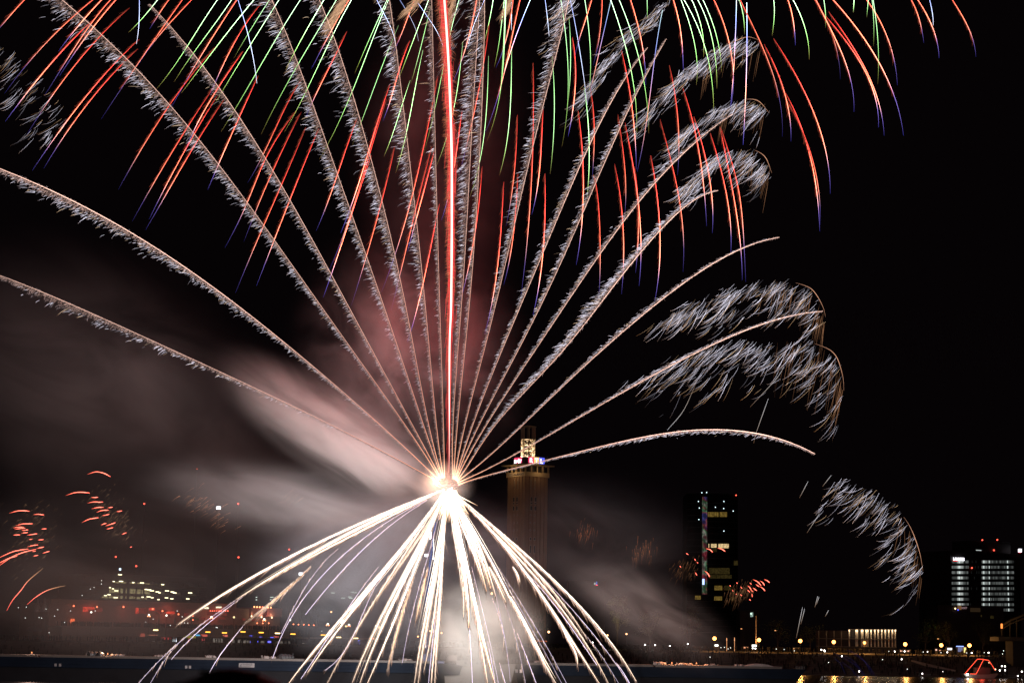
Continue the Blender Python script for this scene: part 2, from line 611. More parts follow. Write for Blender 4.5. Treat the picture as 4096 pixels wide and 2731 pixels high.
# ---- the rising red column
px, L = smooth(PX('P 1795,1890 1797,1800 F 1705,1568 1718,1200 1724,600 1724,0 B 1722,1200 1710,800 1690,400 1662,0 1640,-220'), 20)
t = np.linspace(0, 1, len(px))
Yp = YF + 6 * t
red = empty('rising_rocket_trail', at1(*px[0], YF))
tag(red, 'thick white-hot red rocket trail rising straight up from the launch frame', 'rocket trail')
inv = WORLD(red)
P = at(px[:, 0], px[:, 1], Yp)[None]
wob = np.interp(t, [0, 0.12, 0.35, 0.75, 1], [0.8, 2.0, 4.2, 4.8, 4.4]) * (1 + 0.05 * np.sin(t * 60))
tubes('core', P, (wob * Yp / F)[None], ramp(t, [(0, (1.1, 0.45, 0.35)), (0.15, (5, 1.7, 1.6)), (0.4, (6, 1.5, 1.3)), (1, (6, 1.3, 1.1))])[None], 8, red, inv=inv)
N = 2100
q = RNG.random(N) ** 0.8
s_ = np.where(RNG.random(N) < 0.78, 1.0, -0.45)
w = np.interp(q, [0, 0.15, 0.5, 1], [3, 12, 26, 36])
p0 = np.stack([np.interp(q, t, px[:, 0]) - s_ * np.interp(q, t, wob) * 0.9, np.interp(q, t, px[:, 1]) + RNG.uniform(-8, 8, N)], 1)
ln = w * RNG.uniform(0.4, 1.25, N)
hp = hair_paths(p0, np.where(s_ > 0, RNG.normal(-0.5, 0.35, N), math.pi + RNG.normal(0.3, 0.3, N)), ln, np.where(s_ > 0, 1.6, -1.7) * RNG.uniform(0.5, 1, N), 6)
col = np.array([0.95, 0.30, 0.16]) * (RNG.uniform(0.15, 0.9, N) * np.interp(q, [0, 0.15, 0.4], [0.3, 0.7, 1]))[:, None]
o = tubes('spark_fringe', *strokes(hp, (np.interp(q, t, Yp) + 0.45 + np.abs(RNG.normal(0, 0.9, N)))[:, None], RNG.uniform(0.6, 1.0, N), col, ([0, 0.5, 1], [1, 0.9, 0.3]), [(0, (2.2, 1.3, 1.2)), (0.4, (1, 1, 1)), (1, (0.5, 0.5, 0.5))]), 3, red, inv=inv)
o['kind'] = 'stuff'
N = 2600                         # red halo round the core, its glow painted as emissive strands
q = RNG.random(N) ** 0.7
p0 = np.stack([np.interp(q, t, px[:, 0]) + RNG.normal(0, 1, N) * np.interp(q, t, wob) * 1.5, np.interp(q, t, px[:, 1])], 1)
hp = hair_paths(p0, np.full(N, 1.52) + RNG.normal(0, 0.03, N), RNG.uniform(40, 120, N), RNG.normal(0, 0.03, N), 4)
o = tubes('red_halo', *strokes(hp, (np.interp(q, t, Yp) + 0.45 + np.abs(RNG.normal(0, 0.5, N)))[:, None], RNG.uniform(0.5, 1.1, N), np.array([1.5, 0.11, 0.11]) * (RNG.uniform(0.25, 1.0, N) * np.interp(q, [0, 0.15, 0.35], [0.15, 0.5, 1]))[:, None], ([0, 0.5, 1], [0.2, 1, 0.2])), 3, red, inv=inv)
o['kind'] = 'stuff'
for yy, pw in ((150, 0.5), (600, 0.8), (950, 1.0), (1250, 1.2), (1480, 0.85), (1700, 0.25)):
    xx = np.interp(yy, px[::-1, 1], px[::-1, 0])
    lamp('red_column_light', at1(xx, yy, YF - 9), (1.0, 0.06, 0.07), pw * 29000, 2.0, red)

# ---- drooping clouds of white sparks at the ends of burnt-out comets
PLUMES = [
    ('C 700,900 850,650 1000,440 1200,220 1480,-20', (20, 40), 900, (26, 62), 0.9, 'white spark cloud slanting to the top edge right of the column'),
    ('C 1230,1010 1450,770 1650,590 1850,440 2000,360 2120,318 2230,350', (16, 46), 1100, (28, 66), 1.0, 'uppermost arched spark cloud, hooked at its right end'),
    ('C 1480,1260 1680,1050 1880,920 2050,860 2200,860 2305,970', (14, 50), 900, (28, 70), 1.0, 'second arched spark cloud below the uppermost one on the right'),
    ('C 1640,1600 1780,1420 1950,1300 2120,1272 2260,1335 2325,1480', (14, 60), 1000, (28, 72), 1.0, 'third arched spark cloud, crossed by several red streaks'),
    ('H -620,560 -420,420 -180,330 100,265 300,262 480,305 560,360 630,480 655,570', (8, 100), 1300, (26, 78), 1.0, 'middle drooping spark cloud above the long pointed comet tip'),
    ('H -760,1000 -560,920 -350,840 -100,760 150,800 400,770 620,820 740,900 800,1070 812,1200', (8, 130), 1400, (28, 84), 0.95, 'lowest large drooping spark cloud, shedding long hairs downward'),
    ('W 1935,1090 1990,1115 2040,1150 2085,1200 2110,1260 2120,1310', (6, 95), 900, (26, 74), 0.95, 'curved spark cloud falling left of the lit office tower'),
    ('A -60,330 120,440 290,590 420,720 560,850', (50, 120), 330, (26, 70), 0.85, 'loose white sparks at the upper left edge'),
    ('A 280,1110 480,1020 640,1000', (30, 60), 90, (30, 70), 0.75, 'small tuft of white sparks under the upper left sparks'),
    ('C 560,60 620,-10 690,-90', (60, 95), 420, (24, 58), 1.0, 'white spark tuft at the top edge beside the feathery comet'),
    ('B 1740,470 1800,250 1840,60 1850,-60', (18, 40), 160, (26, 60), 0.7, 'thin white sparks at the top just right of the column'),
]
for path, (jit0, jit1), N, (l0, l1), lum0, label in PLUMES:
    px, L = smooth(PX(path), 12)
    t = np.linspace(0, 1, len(px))
    Yc = YF + RNG.uniform(-15, 18)
    root = empty('spark_cloud', at1(*px[len(px) // 2], Yc))
    tag(root, label, 'spark cloud', 'clouds of white sparks left by spent comets')
    inv = WORLD(root)
    N = int(N * 0.34)
    nb = max(6, int(N / 2.6))          # feather-like bundles of sparks
    qb = RNG.random(nb)
    off = RNG.random(nb) ** 1.5
    bx = np.interp(qb, t, px[:, 0]) - off * jit1 * RNG.uniform(0.0, 1.1, nb)
    by = np.interp(qb, t, px[:, 1]) + off * jit1 * RNG.uniform(0.2, 1.9, nb) + RNG.normal(0, jit0 * 0.3, nb)
    ab = RNG.normal(0.98, 0.13, nb)
    k = RNG.integers(0, nb, N)
    along = RNG.uniform(0, 1, N)
    p0 = np.stack([bx[k] - along * 22 + RNG.normal(0, 9, N), by[k] + along * 14 + RNG.normal(0, 9, N)], 1)
    ln = RNG.uniform(l0 * 0.6, l1 * 1.3, N)
    hp = hair_paths(p0, ab[k] + RNG.normal(0, 0.1, N), ln, RNG.uniform(-0.65, -0.1, N), 6)
    lum = 2.1 * RNG.uniform(0.12, 1.0, N) ** 1.3 * lum0 * RNG.uniform(0.6, 1.3, nb)[k]
    warm = RNG.random(N)[:, None] < 0.16
    col = np.where(warm, np.array([0.75, 0.5, 0.28]), HAIRC) * lum[:, None]
    o = tubes('falling_sparks', *strokes(hp, (Yc + RNG.normal(0, 3.5, nb)[k])[:, None], RNG.uniform(0.34, 0.58, N), col, ([0, 0.3, 0.7, 1], [0.4, 1, 0.8, 0.3]), [(0, (1, 1, 1)), (0.6, (0.95, 0.92, 0.95)), (1, (0.75, 0.48, 0.28))]), 3, root, inv=inv)
    o['kind'] = 'stuff'
    if 'arched' in label or 'drooping' in label or 'curved' in label:
        a0 = 0.72 if 'curved' not in label else 0.55
        m_ = t > a0
        pp = px[m_]
        tt = np.linspace(0, 1, len(pp))
        tubes('rim', at(pp[:, 0], pp[:, 1], np.full(len(pp), Yc))[None], (np.interp(tt, [0, 0.4, 1], [0.3, 1.1, 0.35]) * Yc / F)[None],
              ramp(tt, [(0, (0.5, 0.25, 0.16)), (0.5, (1.0, 0.5, 0.3)), (1, (0.4, 0.2, 0.12))])[None], 5, root, inv=inv)
        # fine brown ash falling almost straight down from the right-hand end
        N2 = 46 if 'lowest' in label or 'middle' in label else 22
        q2 = RNG.uniform(0.55, 1.0, N2)
        p0 = np.stack([np.interp(q2, t, px[:, 0]) - RNG.uniform(0, 14, N2), np.interp(q2, t, px[:, 1]) + RNG.uniform(0, 60, N2)], 1)
        hp = hair_paths(p0, RNG.normal(1.40, 0.05, N2), RNG.uniform(60, 230 if 'lowest' in label else 130, N2), RNG.normal(0, 0.03, N2), 5)
        col = np.array([0.42, 0.2, 0.1]) * RNG.uniform(0.2, 1, N2)[:, None]
        o = tubes('falling_ash', *strokes(hp, (Yc + RNG.normal(0, 2, N2))[:, None], RNG.uniform(0.5, 0.8, N2), col, ([0, 0.3, 1], [0.3, 1, 0.2])), 3, root, inv=inv)
        o['kind'] = 'stuff'

# ---- golden brushes at the top edge
for path, N, ang, spread, ln0, label in (
        ('B 850,-60 800,30 740,120 690,210', 420, 0.86, 0.12, 62, 'golden spark brush at the top edge left of the red column'),
        ('B 1500,-60 1420,20 1340,110', 150, 0.72, 0.1, 55, 'second golden spark brush at the top edge, nearer the column'),
        ('B 1760,-60 1735,60 1712,220', 140, 1.05, 0.16, 60, 'golden sparks hugging the column at the top edge'),
        ('C 110,-60 80,30 40,110', 130, 1.1, 0.12, 50, 'golden spark brush at the top edge right of the red column')):
    px, L = smooth(PX(path), 10)
    t = np.linspace(0, 1, len(px))
    Yc = 440 + RNG.uniform(-10, 10)
    q = RNG.random(N)
    p0 = np.stack([np.interp(q, t, px[:, 0]) + RNG.normal(0, 6, N), np.interp(q, t, px[:, 1]) + RNG.normal(0, 6, N)], 1)
    hp = hair_paths(p0, RNG.normal(ang, spread, N), RNG.uniform(0.4, 1.2, N) * ln0, RNG.normal(0.1, 0.1, N), 4)
    col = np.array([1.0, 0.58, 0.34]) * RNG.uniform(0.2, 0.9, N)[:, None]
    loc = at1(*px[len(px) // 2], Yc)
    root = empty('gold_brush', loc)
    tag(root, label, 'gold sparks', 'golden spark brushes along the top edge')
    o = tubes('gold_sparks', *strokes(hp, (Yc + RNG.normal(0, 2, N))[:, None], RNG.uniform(0.6, 0.9, N), col, ([0, 0.5, 1], [1, 0.9, 0.2])), 3, root, inv=WORLD(root))
    o['kind'] = 'stuff'

# ---- falling stars of the shells that burst above the frame
REDS = '''A 230,-20 100,120 0,240 -60,310
A 820,-20 600,170 430,330 300,470 200,590 130,690 40,800
A 890,-20 760,120 640,260 570,350 500,440
A 965,-20 800,180 640,400 530,590 430,740 380,820
A 1010,-20 860,160 720,330 600,520 510,650
A 800,170 620,350 480,490 330,670 200,840 45,1040
A 1110,70 980,190 850,320 700,490 530,700 390,910 300,1040 225,1160
A 1190,340 1040,480 900,640 700,870 500,1130 400,1290 275,1460
A 1180,420 1060,540 900,710 720,920 560,1150 480,1280 375,1440
A 1460,-20 1380,90 1280,250
A 1575,-20 1440,170 1320,340 1210,510 1100,660 1010,800 940,910 865,1020
A 1640,0 1540,100 1390,280 1290,390 1180,560
A 2040,-20 1900,200 1750,420 1600,690 1530,800 1460,930
A 2240,30 2060,270 1950,470 1870,650 1795,810
A 1850,400 1700,560 1560,750 1440,920 1300,1130 1180,1320 1100,1470 E 1120,0 1010,200
A 2080,440 1980,580 1850,780 1730,980 1660,1110 1590,1280
A 1850,720 1740,870 1600,1090 1490,1290 1310,1567 E 1250,240 1130,470
A 1860,820 1700,1080 1560,1330 1430,1567 E 1390,220 1275,450
A 1920,850 1800,1030 1660,1250 1540,1460 E 1560,0 1400,270 1245,540
A 2210,650 2120,840 2020,1070 1930,1260 1870,1410 E 1860,0 1775,200
B 440,680 330,860 200,1150 80,1380 0,1530 F -20,140
B 400,950 300,1050 200,1220 80,1500 F 115,0 40,160 0,250 E 2100,330 2010,510 1925,690
B 440,960 400,1020 300,1240 150,1567 F 130,200 50,370 0,500 E 2085,640
B 480,1090 380,1330 280,1567 F 230,240 130,470 0,790 E 2070,930 2012,1080
B 590,1100 480,1370 400,1567 F 350,260 240,530 170,740 55,1020
B 830,270 760,420 680,570 600,740 530,880 475,1010
B 860,-20 760,150 680,290 590,470 525,590
B 920,1010 860,1170 790,1370 720,1567 F 700,220 640,370 565,550
B 1420,-20 1350,150 1260,380 1195,500
B 1370,350 1330,420 1280,600 1240,740 1190,880 1135,1040
B 1200,720 1130,940 1060,1130 1000,1350 930,1567 F 900,240 830,430 775,570
B 1170,850 1080,1100 1020,1330 960,1567 F 890,330 800,570 675,890
B 1040,1330 F 1000,0 930,230 830,520 740,790 690,940 625,1120
B 1240,1250 1200,1450 F 1205,0 1130,280 1050,560 970,870 920,1020 865,1190
B 1610,650 1560,900 1510,1150 1450,1400 F 1450,0 1380,280 1310,520 1240,760 1125,1070
B 1560,1250 F 1505,0 1430,330 1370,560 1310,800 1250,1060 1205,1230
B 1580,1280 1540,1440 F 1545,0 1470,260 1420,460 1345,730
F 1620,320 1600,450 1540,700 1490,940 1430,1220 1345,1500
B 1815,950 1790,1120 1760,1330 F 1750,0 1700,230 1635,460
B 1942,-20 1900,200 1850,400 1790,570 1725,730
B 2050,200 2020,350 1995,600 1970,720 1930,900 1900,1050 1860,1200 1830,1330 1785,1510
F 1985,0 1960,260 1930,540 1890,760 1850,930 1795,1160
B 2252,-20 2230,150 2200,310 2160,440 2105,580
B 2315,-20 2260,230 2210,450 2160,700 2090,920 2015,1130
C 285,540 290,900 290,1150 275,1350 G 265,0 255,350 235,650 215,850 178,1110
C 150,980 140,1230 G 128,0 100,240 52,510
C 370,930 350,1300 G 340,0 310,250 272,410
C 155,1480 G 145,250 120,520 90,760 32,1010
F 2170,130 2160,330 2140,600 2110,900 2070,1160 2005,1430
G 385,60 388,350 375,600 350,900 320,1100 282,1270
C 875,-20 860,250 835,400 798,560
C 790,-20 740,150 680,330 640,480
C 620,320 650,650 640,820 610,1000 582,1170
C 670,950 695,1200 G 710,0 715,300 700,450 680,650 652,840
C 770,740 800,950 805,1250 788,1540
C 1110,-20 1180,220 1220,400 1240,580 1246,730
C 1040,430 1080,620 1110,780 1130,930 1155,1170 1166,1450
C 1010,980 1040,1200 1065,1400 G 1070,0 1075,200 1063,450
C 1070,1050 1110,1270 1150,1480 G 1180,280 1200,560 1205,800 1188,1020
G 1150,0 1175,250 1185,500 1175,700 1158,910
C 1475,-20 1530,180 1555,350 1568,610
C 1450,560 1500,830 1525,1050 1530,1250 1518,1500
C 1370,1020 1420,1200 1470,1420 G 1470,0 1530,250 1560,500 1570,700 1564,900
C 1290,1330 G 1305,0 1345,280 1370,550 1365,800 1323,1150
C 1560,740 1640,1000 1690,1240 G 1720,0 1745,200 1766,510
C 1660,1000 1740,1270 G 1770,0 1805,200 1820,400 1814,570
C 1820,-20 1920,220 1970,420 2000,620 1990,760 1968,950
C 1800,1140 1860,1350 G 1885,0 1940,270 1970,480 1972,750
C 1880,1080 1960,1300 G 1930,0 2010,340 2060,650 2070,970
C 1890,1090 2030,1567 G 1990,0 2050,270 2090,620 2099,980
C 980,1400 G 985,0 1020,200 1050,480 1057,800 1038,1090
C 800,1500 G 810,30 840,330 855,600 857,800 843,1130
D -90,-30 0,170 90,340 180,560 240,750 270,920 285,1170
D 130,380 220,560 280,730 320,850 345,960 359,1210
D 310,790 400,980 480,1180 540,1400 P 3270,800 3279,925
D 330,870 450,1100 520,1300 590,1540 P 3276,800 3281,900
D 210,330 320,500 440,720 550,950 620,1170 680,1390 695,1567 P 3321,775
D 325,-20 360,90 385,220 397,390
D 550,-20 640,130 700,270 750,430 775,560 781,680
D 565,-15 660,170 720,310 800,460 850,600 875,720 890,830 898,960
D 640,120 780,290 900,460 1000,620 1060,760 1090,900 1108,1090
D 680,100 830,310 940,490 1030,670 1100,840 1140,1010 1156,1160
D 700,-20 850,150 970,310 1090,500 1190,700 1260,870 1300,1000 1321,1160
D 990,-20 1090,130 1160,260 1210,400 1250,560 1269,730
D 1375,-20 1430,90 1470,220 1496,370
D 1430,-20 1520,130 1580,260 1610,370 1626,500
D 1725,-20 1830,150 1890,270 1925,380 1941,490'''.split('\n')
GREENS = '''A 1365,-20 1260,110 1190,190 1100,280
A 1875,-20 1730,200 1600,390 1480,590 1340,760
A 1995,-20 1850,190 1650,460 1490,700
A 2190,-20 2050,150 1900,340 1750,530 1640,690 1550,800
B 180,-20 60,170 0,260 A 2060,400 2000,500
B 262,-20 120,210 0,380 A 2060,520 1930,740 1830,900
B 425,10 280,240 160,440 60,620 A 2060,850 2000,950 1890,1130
B 645,-20 500,230 380,450 305,600
B 752,-20 600,240 450,480 370,620 270,800 180,990 95,1150
B 875,-10 750,220 650,420 560,620 490,760 400,940 295,1130
B 1182,-20 1060,250 950,500 895,630
B 1195,-20 1050,330 950,600 870,790 800,960 720,1130 595,1360
B 1270,220 1210,380 1130,560 1070,720 1000,920 930,1110 875,1240
B 1525,10 1430,260 1350,470 1275,670
B 1370,690 1300,900 1220,1150 1145,1340
B 1545,60 1450,450 1375,720
B 1480,430 1430,650 1380,950 1330,1150 1300,1300 1245,1480
B 1793,-20 1760,150 1700,350 1650,550 1600,850 1560,1050 1475,1340
B 1820,360 1790,650 1750,900 1700,1100 1650,1290 1595,1420
B 2083,-20 2050,170 2005,350
B 2177,-20 2140,300 2110,480 2088,580
B 2192,-20 2175,400 2160,620 2130,830 2080,1080 2025,1210
C 100,400 95,800 70,1100 40,1350 -5,1500
B 2040,480 2030,800 2010,1100 1970,1350 F 1950,30 1910,160 1875,270
C 46,-20 30,400 0,850
C 445,480 465,800 462,1050 445,1350 429,1490
C 517,-20 560,290 580,550 585,800 560,1050 528,1260
C 590,150 605,450 600,650 578,910
C 722,-20 760,260 775,500 770,700 748,890
C 720,750 745,950 762,1200 G 762,0 743,280
C 940,-15 1030,230 1080,430 1120,640 1160,830 1175,1000 1167,1180
C 1010,-20 1110,230 1180,480 1230,700 1265,930 1272,1140
C 1540,-20 1620,200 1670,420 1690,600 1679,730
C 1560,-20 1680,210 1750,380 1800,620 1825,850 1826,990
C 1630,-20 1710,180 1740,350 1740,490
C 1680,-20 1790,230 1830,430 1855,640 1855,760
C 1725,-20 1830,230 1880,450 1896,620
C 1258,-20 1261,180
C 2035,-20 2080,120 2092,300
D 208,-20 218,120 198,310
D 365,-20 430,110 480,240 505,360 515,510
D 637,-20 655,120 655,240
D 900,-20 892,110
D 1022,-20 1007,150
D 1050,-20 1068,200 1064,400
D 1058,-20 1095,250 1108,480 1101,720'''.split('\n')
BLUES = '''A 1192,-20 1190,200 1178,300 1166,378
A 2028,-20 2090,180 2150,420 2180,580 2197,714
B 1075,-20 1170,170 1230,300 1246,395
B 1268,-20 1370,150 1420,260 1441,355
B 1406,-20 1540,180 1620,310 1656,418
B 2016,-20 1920,200 1868,380
C 383,-20 405,150 420,310
C 597,-20 650,250 700,550 748,900
C 99,-20 98,260
D 1540,-20 1570,120 1576,220'''.split('\n')
MIXED = '''C 268,-20 150,270 90,450 20,680 0,770
C 955,-20 890,270 830,520 780,760 748,890
C 2023,-20 2010,400 1990,700 1973,910
C 2110,25 2112,400 2105,700 2095,950 2079,1240
C 1390,88 1350,300 1310,600 1270,930 1230,1180 1173,1470'''.split('\n')
STAR = {
    'red': ([(0, (0.5, 0.03, 0.03)), (0.14, (2.4, 0.12, 0.1)), (0.4, (4.0, 0.3, 0.22)), (0.58, (4.6, 0.75, 0.4)), (0.72, (3.6, 1.05, 0.7)), (0.8, (1.7, 0.75, 0.9)), (0.86, (0.3, 0.2, 0.85)), (1, (0.03, 0.03, 0.25))],
            ([0, 0.15, 0.45, 0.7, 0.82, 1], [0.5, 1.0, 1.6, 1.35, 0.85, 0.4])),
    'redtop': ([(0, (3.8, 0.4, 0.26)), (0.35, (4.6, 0.85, 0.45)), (0.62, (3.0, 1.0, 0.75)), (0.74, (0.36, 0.24, 0.9)), (1, (0.03, 0.03, 0.28))],
               ([0, 0.4, 0.7, 1], [1.6, 1.5, 0.9, 0.4])),
    'green': ([(0, (2.4, 4.0, 2.4)), (0.4, (1.5, 3.2, 1.2)), (0.7, (0.85, 1.9, 0.5)), (0.86, (0.6, 0.8, 0.16)), (1, (0.25, 0.14, 0.04))],
              ([0, 0.4, 0.75, 1], [1.35, 1.45, 0.95, 0.4])),
    'greenlow': ([(0, (0.5, 0.9, 0.4)), (0.3, (1.4, 3.0, 1.1)), (0.6, (1.5, 3.0, 1.3)), (0.85, (0.7, 1.1, 0.3)), (1, (0.25, 0.14, 0.04))],
                 ([0, 0.35, 0.75, 1], [0.6, 1.35, 1.1, 0.4])),
    'blue': ([(0, (0.9, 1.1, 2.6)), (0.5, (1.6, 1.9, 2.8)), (1, (1.3, 1.3, 1.6))], ([0, 0.6, 1], [0.9, 1.25, 0.7])),
    'mixed': ([(0, (1.8, 2.6, 2.6)), (0.25, (0.9, 1.1, 3.0)), (0.45, (2.0, 1.2, 2.4)), (0.62, (3.6, 1.2, 0.7)), (0.8, (2.0, 0.9, 1.0)), (0.88, (0.4, 0.3, 1.1)), (1, (0.05, 0.05, 0.45))],
              ([0, 0.3, 0.65, 1], [1.2, 1.2, 1.4, 0.5])),
}
STARS = []
for lst, kind in ((REDS, 'red'), (GREENS, 'green'), (BLUES, 'blue'), (MIXED, 'mixed')):
    for s in lst:
        raw = PX(s)
        px, L = eased(raw, 3, 22)
        if L < 40:
            continue
        k = kind
        if kind == 'red' and raw[0, 1] < 5:
            k = 'redtop'
        if kind == 'green' and raw[0, 1] > 5:
            k = 'greenlow'
        STARS.append((px, L, k, kind))
# where each one ends among the comets
SLOTS = {}
for i, (px, L, k, kind) in enumerate(STARS):
    tx, ty = px[-1]
    nl = 0
    pos_ = []
    for cl in COMET_LINES:
        o_ = np.argsort(cl[:, 1])
        pos_.append(np.interp(ty, cl[o_, 1], cl[o_, 0]) if cl[:, 1].min() <= ty else (cl[np.argmin(cl[:, 1]), 0] + (9000 if cl[-1, 0] > 1800 else -9000) * 0.0))
    nl = sum(1 for q in pos_[:8] if q < tx) if tx < 1800 else None
    nr = sum(1 for q in pos_[8:] if q < tx) if tx >= 1800 else None
    if tx < 1800:
        slot = {0: 'far left beyond every comet'}.get(nl, 'between comets %s and %s left of column' % (ordinal(8 - nl), ordinal(7 - nl)) if nl < 8 else 'between red column and first comet left')
        if nl == 7:
            slot = 'between first and second comets left of column'
    else:
        if nr == 0:
            slot = 'between red column and first comet right'
        elif nr >= 10 or tx > 3050:
            slot = 'far right over the dark sky'
        else:
            slot = 'between comets %s and %s right of column' % (ordinal(nr - 1), ordinal(nr))
    SLOTS.setdefault((kind, slot), []).append((ty, i))
NAMEK = {'red': ('red_star_streak', 'red streak with blue tail'), 'green': ('green_star_streak', 'green streak'),
         'blue': ('white_star_streak', 'thin blue-white streak'), 'mixed': ('shifting_star_streak', 'streak turning blue to orange')}
LAB = {}
for (kind, slot), lst in SLOTS.items():
    lst.sort(reverse=True)
    for j, (ty, i) in enumerate(lst):
        if len(lst) == 1:
            w_ = 'only one ending'
        elif j == len(lst) - 1 and len(lst) > 1:
            w_ = 'highest tip'
        else:
            w_ = ('lowest tip' if j == 0 else ordinal(j) + ' lowest tip')
        LAB[i] = '%s, %s %s' % (NAMEK[kind][1], w_, slot)
for i, (px, L, k, kind) in enumerate(STARS):
    n = len(px)
    t = np.linspace(0, 1, n)
    if px[0, 1] < 5:             # goes on up to the burst above the frame
        d = px[0] - px[1]
        px = np.vstack([px[0] + d * np.arange(18, 0, -1)[:, None], px])
        t = np.concatenate([np.zeros(18), t])
        n = len(px)
    Y0 = 470 + RNG.uniform(-45, 45)
    Yp = Y0 + (RNG.uniform(-14, 14)) * t
    cst, rst = STAR[k]
    lum = RNG.uniform(0.6, 2.2)
    root = empty(NAMEK[kind][0], at1(*px[-1], Yp[-1]))
    tag(root, LAB[i], 'firework streak', {'red': 'red stars falling from the shells above', 'green': 'green stars falling from the shells above', 'blue': 'thin blue-white stars near the top edge', 'mixed': 'stars changing colour from blue to orange'}[kind])
    inv = WORLD(root)
    flick = 1 + RNG.normal(0, 0.03, n)
    rs = {'red': 0.74, 'green': 0.64, 'blue': 0.62, 'mixed': 0.7}[kind]
    P = at(px[:, 0], px[:, 1], Yp)[None]
    R = (np.interp(t, *rst) * rs * RNG.uniform(0.8, 1.15) * Yp / F)[None]
    tubes('burning_star', P, R, (ramp(t, cst) * (lum * flick)[:, None])[None], 5, root, inv=inv)
    if kind == 'red' and L > 150:    # short dull red sparks shed along the upper half
        N = int(L * 0.3)
        q = RNG.uniform(0.0, 0.72, N)
        p0 = np.stack([np.interp(q, t, px[:, 0]) - 1.0, np.interp(q, t, px[:, 1])], 1)
        tg = np.gradient(px, axis=0)
        th = np.arctan2(np.interp(q, t, tg[:, 1]), -np.interp(q, t, tg[:, 0]))
        hp = hair_paths(p0, th - RNG.uniform(0.05, 0.3, N), RNG.uniform(10, 34, N), RNG.normal(0, 0.1, N), 3)
        o = tubes('shed_sparks', *strokes(hp, (np.interp(q, t, Yp))[:, None], RNG.uniform(0.5, 0.8, N), np.array([0.5, 0.09, 0.05]) * RNG.uniform(0.2, 0.9, N)[:, None], ([0, 0.5, 1], [1, 0.7, 0.2])), 3, root, inv=inv)
        o['kind'] = 'stuff'

